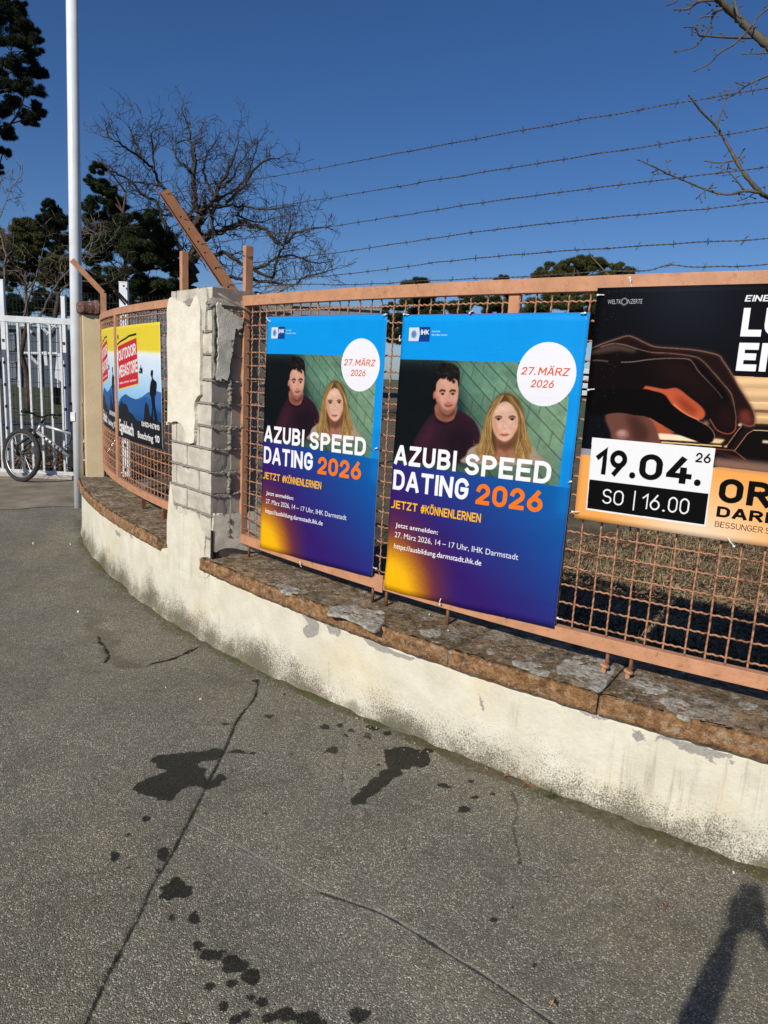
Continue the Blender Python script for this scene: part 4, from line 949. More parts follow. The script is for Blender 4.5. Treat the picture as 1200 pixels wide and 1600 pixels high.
A.poly([(308, 610), (325, 604), (336, 607), (350, 603), (366, 608), (350, 620), (334, 623), (318, 618)], rgb(186, 88, 80), .95, .002); A.line([(308, 611), (336, 613), (366, 609)], .0022, rgb(110, 44, 42), .8)
A.poly([(246, 520), (238, 450), (246, 395), (290, 355), (340, 352), (385, 365), (408, 400), (408, 460), (402, 500), (396, 455), (370, 440), (330, 430), (290, 440), (262, 470), (256, 510)], rgb(24, 18, 18), sm=True, soft=.002)
r_ = np.random.default_rng(3)
for k in range(170):
    t = r_.random()*2*math.pi; cx, cy = 326+78*math.cos(t)*r_.random()**.4, 398+50*math.sin(t)*r_.random()**.4
    if cy > 440 and 275 < cx < 385 and r_.random() < .8: continue
    q_ = [(cx+9*math.cos(a+t)*(.7+.4*r_.random()), cy+9*math.sin(a+t)) for a in np.linspace(0, 4.2, 6)]
    A.line(q_, .0030, rgb(*(r_.choice([10, 20, 46, 62])*np.array([1, .85, .8]))), .85, .0006)
for cx, cy in ((350, 452), (372, 462), (340, 440), (390, 440), (300, 432), (362, 445)): A.ell((cx, cy), 10, 11, rgb(22, 16, 16), .95, .002)
# her
A.poly([(440, 970), (448, 920), (470, 880), (540, 850), (700, 830), (840, 855), (885, 900), (905, 980)], rgb(176, 158, 140), sm=True, soft=.003)
hair = [(690, 534), (735, 542), (775, 585), (800, 650), (812, 720), (830, 800), (850, 870), (835, 930), (780, 950), (720, 965), (600, 960), (540, 930), (508, 890), (535, 840), (552, 760), (570, 690), (595, 620), (640, 558)]
A.poly(hair, rgb(150, 116, 68), sm=True, soft=.003)
A.poly([(560, 760), (600, 800), (620, 940), (560, 930), (515, 890), (540, 830)], rgb(206, 172, 108), .7, .012, sm=True); A.poly([(770, 760), (800, 740), (835, 850), (830, 925), (760, 950), (745, 880)], rgb(204, 168, 104), .7, .012, sm=True)
A.poly([(690, 534), (738, 544), (778, 592), (800, 660), (770, 680), (690, 600), (620, 680), (585, 690), (600, 630), (645, 556)], rgb(92, 68, 42), .85, .010, sm=True)
A.poly([(636, 780), (640, 860), (600, 930), (690, 960), (780, 930), (738, 860), (742, 780)], rgb(178, 128, 104), soft=.003); A.poly([(638, 790), (680, 838), (705, 838), (744, 785), (740, 870), (690, 900), (642, 870)], rgb(112, 72, 54), .8, .008); A.poly([(600, 700), (622, 720), (632, 800), (640, 900), (600, 930), (590, 820)], rgb(74, 52, 32), .7, .010); A.poly([(762, 700), (775, 760), (770, 850), (742, 900), (744, 800)], rgb(84, 58, 36), .65, .010)
A.poly([(608, 700), (622, 640), (655, 600), (692, 586), (730, 605), (760, 650), (770, 710), (760, 765), (730, 812), (700, 832), (675, 832), (645, 812), (620, 770)], rgb(236, 190, 166), sm=True, soft=.002)
A.poly([(610, 700), (625, 650), (640, 720), (650, 790), (680, 830), (645, 812), (620, 770)], rgb(204, 144, 116), .55, .008); A.poly([(768, 690), (750, 740), (735, 790), (705, 830), (730, 812), (762, 765)], rgb(210, 152, 124), .5, .006)
A.ell((692, 630), 40, 20, rgb(246, 208, 186), .6, .012); A.ell((640, 745), 18, 15, rgb(238, 164, 144), .45, .008); A.ell((738, 745), 16, 15, rgb(238, 164, 144), .45, .008)
for cx in (649, 733):
    A.line([(cx-22, 685), (cx, 677), (cx+22, 684)], .0070, rgb(92, 62, 42), .85, .0015, sm=True); A.ell((cx, 697), 11, 4.5, rgb(190, 172, 160)); A.ell((cx, 697), 7.5, 7, rgb(40, 40, 38)); A.ell((cx, 690), 19, 9, rgb(150, 100, 76), .35, .006); A.ell((cx, 697), 2.5, 2.5, rgb(10, 10, 10)); A.line([(cx-15, 694), (cx, 688), (cx+15, 694)], .0036, rgb(40, 26, 22), .9, .0008)
A.line([(680, 700), (676, 745), (682, 752)], .004, rgb(206, 150, 124), .6, .004); A.ell((690, 753), 14, 5, rgb(200, 132, 110), .7, .004); A.ell((691, 742), 7, 9, rgb(250, 216, 196), .7, .004)
A.poly([(655, 790), (675, 784), (686, 787), (700, 784), (720, 790), (700, 802), (686, 804), (672, 801)], rgb(196, 104, 98), .95, .002); A.line([(656, 791), (686, 794), (719, 790)], .002, rgb(130, 60, 56), .8)
for k in range(260):
    sd = -1 if k % 2 else 1; t = r_.random(); x0 = 690+sd*(8+30*t); y0 = 545+10*t
    P = [(x0, y0), (690+sd*(52+22*t), 596+30*r_.random()), (690+sd*(80+24*t+8*r_.random()), 660+40*r_.random()), (690+sd*(84+44*t), 770+40*r_.random()), (690+sd*(55+105*r_.random()), 890+70*r_.random())]
    A.line(P, .0032, rgb(*[(206, 172, 112), (128, 94, 54), (226, 196, 140), (96, 68, 40), (150, 112, 66)][k % 5]), .42, .0006, sm=True)
A.line([(610, 880), (640, 925), (690, 935), (740, 905)], .002, rgb(150, 110, 60), .8); A.line([(500, 825), (495, 850), (535, 855), (540, 840)], .003, rgb(190, 160, 90), .8)
# photographic softness, grain and contrast over the portrait
for a_, b_, c_, d_2 in ((.213, .745, 0, .947),):
    sl_ = (slice(int(a_*A.k), int(b_*A.k)), slice(int(c_*A.k), int(d_2*A.k))); A.A[sl_] = A.A[sl_]*.35+.65*blur(A.A[sl_], 2)
pr = (slice(int(.213*A.k), int(.745*A.k)), slice(0, int(.947*A.k))); q_ = A.A[pr]; hh, ww = q_.shape[:2]
q_ = q_*(.90+.20*vnoise(hh, ww, 26, 31, 5)[..., None]); lum = q_.mean(-1, keepdims=True); q_ = lum+(q_-lum)*1.02; q_ = np.clip(q_*.88, 0, 1); q_ = q_*.70+.30*(q_*q_*(3-2*q_)); A.A[pr] = np.clip(q_+rng.normal(0, .012, q_.shape), 0, 1)
# band under the picture, date disc, lettering
A.tr = lambda p: p
A.A[:int(.2125*A.k)] = rgb(6, 152, 232)*(1+.03*(vnoise(int(.2125*A.k), A.w, 90, 8)[..., None]-.5)); A.A[:int(.75*A.k), int(.9475*A.k):] = rgb(6, 150, 230)
A.poly([(0, .520*1.4), (.962, .5345*1.4), (1, .534*1.4), (1, .62*1.4), (0, .6*1.4)], None, fn=lowgrad, raw=True)
A.poly([(.947, .42*1.4), (1, .42*1.4), (1, .62*1.4), (.947, .62*1.4)], rgb(9, 120, 200), .55, .02, raw=True)
A.ell((.828, .187*1.4), .142, .1385, rgb(240, 240, 246), raw=True)
W_ = (.96, .96, .97)
def t_(txt, u0, v0, u1, v1, col=W_, bold=.02, slant=0.): A.text(txt, (u0, v0*1.4, u1, v1*1.4), col, bold, slant)
def d_(A_, txt, u0, v0, u1, v1, col=W_, wt=.18, k=1.4, **kw): din(A_, txt, (u0, v0*k), (u1, v0*k), (u0, v1*k), col, wt, **kw)
OR_ = rgb(222, 88, 40)
d_(A, '27. MÄRZ', .706, .1655, .934, .190, OR_, .15, slant=.14); d_(A, '2026', .760, .2045, .870, .2285, OR_, .15, slant=.14)
d_(A, 'AZUBI', .010, .4535, .400, .524, wt=.20); d_(A, 'SPEED', .452, .4585, .904, .530, wt=.20)
d_(A, 'DATING', .010, .544, .485, .6175, wt=.20); d_(A, '2026', .530, .555, .878, .6255, rgb(250, 120, 18), .20)
d_(A, 'JETZT', .010, .6565, .185, .6865, rgb(250, 186, 20), .18); d_(A, '#KÖNNENLERNEN', .207, .6575, .568, .6885, rgb(250, 186, 20), .18, gap=.11)
t_('Jetzt anmelden:', .048, .7385, .326, .7555, bold=.01); t_('27. März 2026, 14 – 17 Uhr, IHK Darmstadt', .048, .7735, .786, .7935, bold=0.); t_('https://ausbildung.darmstadt.ihk.de', .047, .8175, .594, .8365, bold=.01)
A.poly([(.045, .0415*1.4), (.181, .0415*1.4), (.181, .0905*1.4), (.045, .0905*1.4)], rgb(10, 62, 138), raw=True); A.poly([(.047, .043*1.4), (.112, .043*1.4), (.118, .066*1.4), (.112, .089*1.4), (.047, .089*1.4)], rgb(208, 224, 240), raw=True)
for k in range(5): A.ell((.080+.009*math.cos(k*1.256), .066*1.4+.010*math.sin(k*1.256)), .010, .010, rgb(70, 100, 160), .55, .002, raw=True)
d_(A, 'IHK', .124, .051, .174, .067, wt=.2); t_('Darmstadt', .193, .0535, .243, .0585, bold=.01); t_('Rhein Main Neckar', .193, .0655, .288, .0705, bold=.01)
A.line([(0, .003), (1, .003)], .003, rgb(190, 60, 90), .5)
fair = A
p2c = cor([(630, 492), (922, 488), (866, 982), (600, 920)]); p1c = cor([(417.5, 495), (605, 490), (581, 902), (406, 855)])
p1 = sheet('event_poster', p1c, fair, 'smaller looking blue poster with two portraits nearest the pillar, AZUBI SPEED DATING', 'poster', seed=3, group='two copies of the fair poster', wr=.003, fold=.002)
p2 = sheet('event_poster', p2c, fair, 'blue poster with two portraits in the middle, next to the black concert board', 'poster', seed=8, group='two copies of the fair poster', wr=.004, fold=.003)
p1['label'] = 'blue poster with two portraits nearest the brick pillar, fixed to the wire mesh'
for t in ((418, 497, 5, 6), (604, 491, -6, 3), (470, 878, 1, 8), (589, 888, -6, -2), (590, 700, -5, 2)): tie(p1, *t)
for t in ((632, 491, 7, 1), (626, 532, -1, -8), (735, 489, 4, -3), (915, 489, -8, 1), (688, 944, 1, -9), (872, 965, 6, 3), (893, 752, -5, 2)): tie(p2, *t)

# ---- concert board
A = Art(1.29, .89, 1290, rgb(11, 12, 17))
HC = homo([(934, 450), (899, 800), (1115, 699), (1186, 525), (1100, 820), (1001, 478), (1153, 535), (916, 795)], [(0, 0), (.002, .868), (.497, .563), (.591, .172), (.498, .843), (.173, .069), (.527, .194), (.047, .849)])
A.tr = lambda p: HC((920+p[0]/4.286, 430+p[1]/4.286))
A.poly([(300, 60), (700, 40), (1000, 100), (950, 400), (500, 380), (350, 200)], rgb(44, 50, 66), .55, .10)
def gold(U, V):
    s_ = (np.sin(V*150+U*6)*.5+.5)*.25+.75*np.clip(1-(V-.33)*2.2, 0, 1); return (rgb(190, 146, 100)*.55)[None, None]+(rgb(236, 205, 160)*.6)[None, None]*s_[..., None]
A.poly([(960, 672), (1300, 690), (3000, 760), (3000, 1010), (1400, 1010), (1080, 1010), (1040, 860)], None, fn=gold)
for y_, c_, wd in ((760, (235, 195, 150), .004), (850, (250, 215, 160), .006), (905, (120, 84, 56), .010), (945, (245, 205, 140), .008), (1010, (30, 18, 14), .02)): A.line([(1040, y_), (1400, y_+14), (2600, y_+60)], wd, rgb(*c_), .9, .001)
A.poly([(820, 1010), (1100, 1015), (2600, 1080), (2600, 1330), (1040, 1250), (880, 1180), (820, 1100)], rgb(26, 16, 16)); A.poly([(380, 940), (560, 1000), (560, 1130), (420, 1120)], rgb(176, 84, 52), 1, .008)
A.poly([(110, 935), (200, 912), (380, 935), (440, 1010), (470, 1100), (420, 1130), (180, 1110), (140, 1040)], rgb(106, 66, 56), sm=True, soft=.004); A.poly([(240, 935), (330, 940), (400, 1040), (390, 1110), (300, 1110), (270, 1010)], rgb(62, 34, 30), .8, .012)
A.ell((222, 1062), 44, 34, rgb(150, 106, 94), .9, .004); A.ell((218, 1055), 26, 18, rgb(190, 152, 140), .8, .004)
A.poly([(458, 1056), (700, 1075), (900, 1100), (870, 1125), (470, 1098)], rgb(244, 226, 190), soft=.002); A.line([(470, 1103), (890, 1135)], .006, rgb(40, 22, 16)); A.line([(480, 1115), (880, 1142)], .005, rgb(226, 190, 130))
A.poly([(340, 752), (380, 738), (500, 758), (585, 752), (665, 808), (750, 880), (770, 935), (730, 968), (640, 930), (555, 870), (500, 800), (420, 775)], rgb(196, 88, 54), sm=True, soft=.003); A.poly([(560, 800), (640, 830), (720, 900), (700, 940), (620, 890)], rgb(120, 44, 30), .7, .01); A.line([(560, 860), (640, 925), (730, 968)], .004, rgb(250, 160, 110), .8, .001, sm=True)
A.ell((775, 990), 22, 18, rgb(190, 150, 100), .7, .005)
# far fingers
far = [(15, 492), (100, 455), (180, 428), (255, 406), (300, 416), (370, 450), (440, 478), (560, 488), (700, 500), (850, 532), (890, 575), (940, 650), (985, 730), (1045, 825), (1085, 895), (1100, 950), (1092, 1002), (1045, 1006), (1000, 985), (960, 940), (930, 860), (860, 760), (700, 640), (300, 600), (15, 600)]
A.poly(far, rgb(30, 15, 15), sm=True, soft=.002); A.line(far[:19], .010, rgb(110, 76, 60), .45, .004, sm=True); A.line(far[:19], .0028, rgb(176, 132, 108), .8, .0015, sm=True); A.poly([(1000, 900), (1060, 900), (1088, 960), (1080, 998), (1030, 1000), (990, 970)], rgb(128, 54, 44), .8, .008)
near = [(10, 515), (80, 480), (160, 458), (240, 466), (320, 492), (420, 516), (560, 524), (700, 545), (755, 575), (820, 645), (880, 715), (940, 790), (962, 870), (976, 960), (968, 1035), (925, 1062), (870, 1046), (825, 1000), (785, 925), (745, 875), (660, 808), (585, 752), (500, 758), (380, 738), (330, 762), (10, 770)]
A.poly(near, rgb(15, 8, 9), sm=True, soft=.0015); A.line([(420, 522), (560, 530), (700, 551), (755, 582), (820, 652), (880, 722), (935, 795), (955, 870)], .012, rgb(84, 50, 40), .5, .005, sm=True)
A.poly([(15, 512), (80, 478), (160, 456), (240, 466), (330, 500), (300, 520), (200, 505), (100, 520), (15, 530)], rgb(120, 96, 82), .55, .006); A.line(near[1:14], .0026, rgb(176, 140, 118), .8, .0012, sm=True); A.line([(800, 960), (850, 1035), (925, 1060), (968, 1030), (974, 960)], .004, rgb(190, 90, 66), .85, .0015, sm=True)
A.line([(25, 568), (80, 570), (132, 576)], .004, rgb(150, 124, 110), .8, .002, sm=True); A.line([(215, 582), (300, 578), (400, 564), (520, 556), (650, 560), (690, 585), (725, 640), (790, 710), (850, 775), (885, 822)], .0032, rgb(176, 146, 128), .85, .0012, sm=True)
A.poly([(420, 572), (640, 575), (740, 690), (840, 800), (800, 860), (700, 760), (450, 660)], rgb(52, 24, 24), .55, .03); A.poly([(690, 560), (750, 590), (900, 780), (940, 880), (880, 820), (760, 660)], rgb(8, 4, 5), .8, .008); A.poly([(900, 860), (950, 900), (955, 1010), (900, 1030), (850, 980)], rgb(66, 28, 26), .5, .02)
thumb = [(10, 770), (330, 760), (430, 775), (500, 800), (555, 870), (640, 932), (740, 980), (800, 1018), (832, 1068), (820, 1110), (765, 1126), (700, 1104), (560, 1050), (470, 995), (390, 948), (300, 934), (190, 918), (10, 930)]
A.poly(thumb, rgb(9, 5, 6), sm=True, soft=.0015); A.line([(720, 970), (795, 1012), (832, 1066), (822, 1108)], .003, rgb(190, 130, 100), .8, .001, sm=True); A.line([(400, 955), (480, 1000), (565, 1050)], .003, rgb(210, 120, 80), .8, .001, sm=True)
# black keys
for P in ([(905, 1150), (985, 1040), (1010, 1010), (1030, 1015), (935, 1165)], [(960, 1180), (1050, 1060), (1090, 1036), (2500, 1100), (2500, 1300), (1040, 1235)]): A.poly(P, rgb(14, 10, 10)); A.line(P[:3], .003, rgb(176, 120, 90), .9); 
A.line([(1090, 1036), (1400, 1050), (2500, 1100)], .003, rgb(230, 196, 150), .9); A.line([(835, 1160), (960, 1172), (1040, 1235)], .004, rgb(120, 70, 56), .9); A.line([(835, 1175), (1030, 1240)], .012, rgb(50, 24, 22), .9)
A.ell((1000, 1000), 14, 9, rgb(240, 220, 180), .9, .002); A.ell((905, 1145), 12, 7, rgb(240, 220, 180), .9, .002); A.line([(1150, 1112), (1400, 1130)], .010, rgb(240, 226, 196), .9, .002); A.ell((860, 1108), 30, 16, rgb(220, 180, 100), .7, .006)
A.tr = lambda p: p
def org(U, V):
    d_ = np.hypot((U-.47)/.30, (V-.95)/.24); t = np.clip(1.25-d_, 0, 1)[..., None]*.85; return rgb(248, 170, 88)*(1-t)+rgb(252, 232, 212)*t
A.poly([(0, .632), (.497, .632), (.52, .628), (1.29, .640), (1.29, .89), (0, .89)], None, fn=org, raw=True); A.poly([(0, .609), (.06, .609), (.06, .634), (0, .634)], rgb(150, 150, 158), raw=True); A.poly([(.497, .595), (1.29, .612), (1.29, .655), (.497, .632)], rgb(176, 130, 108), .75, .008, raw=True)
A.poly([(.040, .563), (.497, .563), (.499, .848), (.045, .850)], rgb(240, 241, 242), raw=True); A.poly([(.047, .728), (.494, .728), (.494, .842), (.049, .843)], rgb(12, 12, 13), raw=True)
K_ = rgb(12, 12, 13); T = lambda t, a, b_, c, d, col=W_, bo=0., sl=0.: A.text(t, (a, b_, c, d), col, bo, sl)
D = lambda t, a, b_, c, d, col=W_, wt=.18, **kw: d_(A, t, a, b_, c, d, col, wt, 1., **kw)
D('19', .066, .603, .187, .703, K_, .20); D('.', .203, .603, .222, .703, K_, .20); D('04', .236, .606, .428, .703, K_, .20); D('.', .441, .603, .460, .703, K_, .20); D('26', .434, .584, .486, .619, K_, .17)
D('SO', .106, .757, .190, .815, W_, .10); A.line([(.232, .750), (.232, .826)], .005, W_); D('16', .262, .755, .328, .814, W_, .10); D('.', .340, .755, .348, .814, W_, .10); D('00', .358, .755, .434, .814, W_, .10)
D('OR', .528, .666, .700, .753, K_, .22); D('DARM', .530, .768, .745, .807, K_, .22); D('BESSUNGER S', .530, .823, .712, .844, K_, .10)
D('EINE', .5245, .0375, .600, .058, W_, .18, slant=.14); D('L', .5265, .079, .591, .174, W_, .24); D('U', .5985, .079, .690, .174, W_, .24); D('E', .5275, .195, .5915, .290, W_, .24); D('I', .600, .195, .6225, .290, W_, .24)
T('WELTK', .045, .044, .097, .060, rgb(200, 202, 206)); T('NZERTE', .122, .044, .176, .060, rgb(200, 202, 206))
for k in range(22):
    a = k*2*math.pi/22; A.line([(.109+.0085*math.cos(a), .052+.0085*math.sin(a)), (.109+.0145*math.cos(a+.3), .052+.0145*math.sin(a+.3))], .0022, rgb(170, 170, 176), .8)
for k in range(60):
    x, y = r_.random()*.12, r_.random()*.6; A.ell((x, y), .001+.001*r_.random(), .001, rgb(110, 112, 118), .5, raw=True)
cl = on(934, 450, .218); cs = cl[0]
p3 = sheet('concert_board', [(cs, cl[1]), (cs-1.29, cl[1]+.004), (cs-1.29, cl[1]-.886), (cs-.002, cl[1]-.886)], A, 'black and orange concert board with a hand on piano keys, rightmost on the mesh', 'poster', off=.216, th=.004, wr=.0008, seed=12, sheen=.6, crease=.03, spec=.04)
for t in ((935, 461, 9, 0), (920, 609, 9, -1), (985, 434, 2, 14), (1147, 853, -10, -13), (895, 799, 10, 1)): tie(p3, *t, off=.212)

# ---- outdoor shop boards
A = Art(1.19, .91, 1000, rgb(236, 212, 52))
HO = homo([(205, 205), (662, 155), (692, 1480), (235, 1340)], [(0, 0), (1.19, 0), (1.19, .91), (0, .91)]); A.tr = HO
def skyg(U, V): t = np.clip((V-.24)/.4, 0, 1)[..., None]; return rgb(238, 244, 250)*(1-t)+rgb(126, 190, 238)*t
A.poly([(207, 440), (670, 478), (690, 1100), (230, 1100)], None, fn=skyg); A.poly([(205, 430), (670, 462), (670, 490), (205, 465)], rgb(244, 238, 190), .8, .006)
A.poly([(430, 560), (530, 520), (600, 570), (665, 520), (690, 700), (600, 700), (480, 640)], rgb(214, 230, 245), .7, .03)
A.poly([(430, 960), (500, 930), (560, 880), (600, 890), (640, 870), (690, 890), (695, 1300), (430, 1300)], rgb(64, 110, 176))
A.poly([(235, 985), (270, 935), (325, 900), (380, 935), (430, 955), (470, 960), (520, 930), (590, 960), (640, 1080), (693, 1100), (693, 1350), (235, 1340)], rgb(38, 92, 152)); A.poly([(400, 1110), (560, 1130), (690, 1060), (693, 1350), (400, 1300)], rgb(24, 66, 120), .7, .03)
A.poly([(235, 1030), (262, 990), (278, 965), (295, 1005), (320, 1000), (345, 1030), (365, 1090), (400, 1110), (440, 1175), (500, 1190), (520, 1160), (525, 1020), (540, 985), (560, 1020), (575, 1110), (600, 1170), (640, 1180), (693, 1210), (693, 1500), (235, 1400)], rgb(24, 27, 34))
A.poly([(585, 660), (600, 650), (606, 680), (604, 735), (630, 770), (638, 800), (632, 900), (622, 940), (628, 1040), (648, 1180), (625, 1185), (608, 1060), (606, 1180), (585, 1180), (596, 1040), (585, 935), (574, 900), (578, 800), (592, 740), (582, 700)], rgb(10, 12, 18), sm=True)
A.poly([(228, 400), (440, 308), (468, 800), (240, 862)], rgb(236, 200, 60)); A.poly([(230, 408), (442, 318), (463, 792), (242, 846)], rgb(206, 36, 46))
A.line([(222, 388), (260, 356), (300, 336), (330, 322), (360, 300), (400, 290), (440, 280)], .016, rgb(14, 12, 12), sm=False)
for k in range(9): q_ = (245+k*26, 852-k*6.6); A.poly([(q_[0]-12, q_[1]-4), (q_[0], q_[1]+10), (q_[0]+14, q_[1]-8)], rgb(240, 200, 50))
wt = rgb(244, 240, 238)
din(A, 'OUTDOOR', (234, 452), (430, 370), (244, 562), wt, .19, HO, .09); din(A, 'MEGASTORE', (240, 612), (448, 535), (248, 735), wt, .19, HO, .09)
text4(A, 'Aktivitäten · Reise·Ferien · beste Beratung', (250, 775), (444, 735), (250, 800), wt, .02, HO); text4(A, '.de', (468, 600), (506, 600), (468, 688), rgb(14, 16, 20), .06, HO); text4(A, 'IHR', (222, 288), (244, 284), (223, 335), rgb(40, 36, 10), .04, HO)
text4(A, 'Egelsbach', (247, 1160), (412, 1215), (252, 1285), wt, .03, HO); din(A, '06103-967810', (495, 1182), (662, 1227), (497, 1236), wt, .2, HO, .08); text4(A, 'Boschring', (456, 1286), (605, 1330), (459, 1358), wt, .025, HO); din(A, '10', (622, 1328), (664, 1342), (624, 1402), wt, .22, HO)
o1 = sheet('shop_board', cor([(181, 511), (249.5, 503), (253.8, 702), (185, 681)], .226), A, 'yellow and blue outdoor shop board beside the brick pillar, OUTDOOR MEGASTORE', 'advertising board', off=.226, th=.004, wr=.0015, seed=5, group='outdoor shop boards')
cc = cor([(181, 511), (185, 681)], .226); w_s = 1.19; s0_ = sV+.045
o2 = sheet('shop_board', [(s0_+w_s*.78, 1.905), (s0_, 1.905), (s0_, 1.012), (s0_+w_s*.78, 1.02)], A, 'yellow and blue outdoor shop board seen nearly edge on, left of the panel upright', 'advertising board', off=.24, th=.004, wr=.0015, seed=6, group='outdoor shop boards')

# ================================================================== ARMS AND BARBED WIRE
M_ARM = painted('rust_brown_arm', (.17, .072, .030), amount=.50, dirt=(.10, .045, .022))
base1 = pil(PW*.30, .25, PTOP-.04)
tip1 = at_plane(256, 299, base1, ay); 
def angle_bar(base, tip, wd, side, name, mat, parent, taper=.0):
    """an L-section steel bar between two points; side = direction of the wide flange"""
    t = (tip-base)/np.linalg.norm(tip-base); u = side-t*(side@t); u /= np.linalg.norm(u); v = np.cross(t, u); b = MB()
    b.strip([(base, u, v), (tip, u, v)], [(-wd/2, -.004), (wd/2, -.004), (wd/2, wd*.8), (wd/2-.006, wd*.8), (wd/2-.006, .003), (-wd/2, .003)])
    return b.build(name, mat, parent, bevel=.001)
arm = thing('wire_arm', 'wide rusty brown steel arm leaning from the top of the brick pillar', 'fence arm', base1, 'barbed wire arms')
sidev = np.cross((tip1-base1)/np.linalg.norm(tip1-base1), np.array([0, 0, EYE])-base1); sidev /= np.linalg.norm(sidev)
angle_bar(base1, tip1, .075, -sidev, 'steel_arm', M_ARM, arm)
b = MB(); tt_ = (tip1-base1)/np.linalg.norm(tip1-base1); view = (np.array([0, 0, EYE])-base1); view /= np.linalg.norm(view)
for f_ in (.10, .26, .40, .50, .62, .74): b.tube([base1+(tip1-base1)*f_+sidev*.005*math.sin(f_*40)+view*.003, base1+(tip1-base1)*f_+view*.012], .006, 6)
b.build('bolt_heads', simple('dark_bolt', (.03, .02, .015), .6), arm)
ps = pil(PW*.72, PDEP*.8, 0); zt = at_y(287, 393, ps[1])[2]
po = thing('steel_post', 'short salmon steel post sticking up behind the brick pillar', 'post', (ps[0], ps[1], PTOP-.3)); b = MB(); sc = ps.copy(); sc[2] = 0
xp = at_y(287.5, 415, ps[1]); sc[0] = xp[0]; b.strip([(sc+np.array([0, 0, PTOP-.3]), kt(5.), kn(5.)), (sc+np.array([0, 0, zt]), kt(5.), kn(5.))], [(-.02, -.02), (.02, -.02), (.02, .02), (-.02, .02)]); b.build('post_body', M_SALM, po)
# far arm by the cream pillar
sF = 7.86; fb = kp(sF, OFF, ZB2); zk = at_plane(161, 459, fb, kt(sF))[2] if False else None
q0 = at_y(162, 490, fb[1]); q1 = at_y(161, 458, fb[1]); q2 = at_plane(112, 406, q1, kt(sF)); 
if abs(q2[2]) > 6: q2 = q1+np.array([-.42, -.3, .5])
fa_ = thing('wire_arm', 'thin salmon bent steel arm rising beside the far cream pillar', 'fence arm', q0, 'barbed wire arms')
b = MB(); b.box((q0+q1)/2-[0, 0, .3], (.05, .05, q1[2]-q0[2]+.6), np.stack([kt(sF), kn(sF), [0, 0, 1]], 1)); b.build('upright', M_SALM, fa_)
angle_bar(q1, q2, .05, np.array([0, 0, 1.]), 'bent_arm', M_SALM, fa_)
r0_, r1_ = at_y(200, 474, 7.6), at_y(165, 437, 7.3); oa = thing('wire_arm', 'dark rusty stub arm in front of the white post, left of the pillar', 'fence arm', r0_, 'barbed wire arms')
angle_bar(r0_, r1_, .03, np.array([0, 0, 1.]), 'stub_arm', M_ARM, oa); angle_bar(at_y(196, 476, 7.5), at_y(178, 455, 7.35), .02, np.array([0, 0, 1.]), 'stub_brace', M_ARM, oa)

M_BARB = simple('barbed_wire_steel', (.10, .085, .075), .55, .3, 40, metal=.5)
yr = [(137, 210, 0.), (199, 265, .27), (261, 313, .52), (316, 358, .74), (372, 400, .90)]
ends = []
labels = ['topmost barbed wire strand above the front fence panel', 'second barbed wire strand from the top above the front panel', 'third barbed wire strand from the top above the front panel', 'fourth barbed wire strand from the top above the front panel', 'fifth barbed wire strand from the top, next above the wavy lowest one', 'lowest barbed wire strand, sagging just above the salmon top rail']
def strand(pts, label, seed, barb=.125, r_=.0014):
    P = spline(pts, 40); P = np.array(P); d_ = np.r_[0, np.cumsum(np.linalg.norm(np.diff(P, axis=0), axis=1))]; L_ = d_[-1]
    root = thing('barbed_wire', label, 'barbed wire', P[0], 'barbed wire strands above the fence')
    N = int(L_/.012); t_s = np.linspace(0, L_, N); Q = np.stack([np.interp(t_s, d_, P[:, k]) for k in range(3)], 1)
    Q[:, 2] += np.array([.004*mnoise.noise(Vector((t*6, seed, 0))) for t in t_s])
    tg = np.gradient(Q, axis=0); tg /= np.linalg.norm(tg, axis=1)[:, None]; n1 = np.cross(tg, [0, 0, 1.]); n1 /= np.linalg.norm(n1, axis=1)[:, None]; n2 = np.cross(tg, n1)
    for ph in (0, math.pi):
        b = MB(); a = t_s*2*math.pi/.042+ph; off_ = .0017*(n1*np.cos(a)[:, None]+n2*np.sin(a)[:, None]); b.tube(list(Q+off_), r_, 4, cap=False); b.build('twisted_wire', M_BARB, root, smooth=True)
    rr = np.random.default_rng(seed); t = .30; first = True
    while t < L_-.03:
        i = min(N-2, int(t/L_*N)); c = Q[i]; A_ = tg[i]; b = MB()
        for q in range(2):
            a = rr.random()*3.14+q*1.57; u = n1[i]*math.cos(a)+n2[i]*math.sin(a); e = A_*(.006*rr.normal()); b.tube([c-u*.015+e+A_*.004, c-u*.003, c+u*.003, c+u*.015-e-A_*.004], .0010, 4)
        b.tube([c+A_*(-.006+.002*k)+.0032*(n1[i]*math.cos(k*1.8)+n2[i]*math.sin(k*1.8)) for k in range(8)], .0013, 4)
        b.build('barb', M_BARB, root); t += barb*(.93+.14*rr.random())
for k, (y1, y2, f_) in enumerate(yr):
    L0 = tip1+(base1-tip1)*(f_*.95+.03); q_ = on(1200, y1, OFF); P1 = kp(q_[0], OFF, q_[1]); d_ = P1-L0; hd = d_*np.array([1, 1, 0]); nrm_ = np.array([hd[1], -hd[0], 0])
    P2 = at_plane(780, y2, L0, nrm_); dd = (P1-P2)/np.linalg.norm(P1-P2)
    strand([L0, L0*.5+P2*.5+[0, 0, -.008], P2, P1, P1+dd*1.3], labels[k], k+1)
w6 = [(395, 449), (455, 444), (520, 445), (570, 444), (640, 440), (700, 437), (780, 434), (860, 430), (940, 424), (1010, 423), (1045, 414), (1085, 417), (1130, 416), (1200, 413)]
sPp = on(395, 449, OFF)[0]
strand([kp(on(x, y, OFF-.01)[0], OFF-.01, on(x, y, OFF-.01)[1]) for x, y in w6]+[kp(.6, OFF-.01, 2.09), kp(-.6, OFF-.01, 2.08)], labels[5], 11, .115)
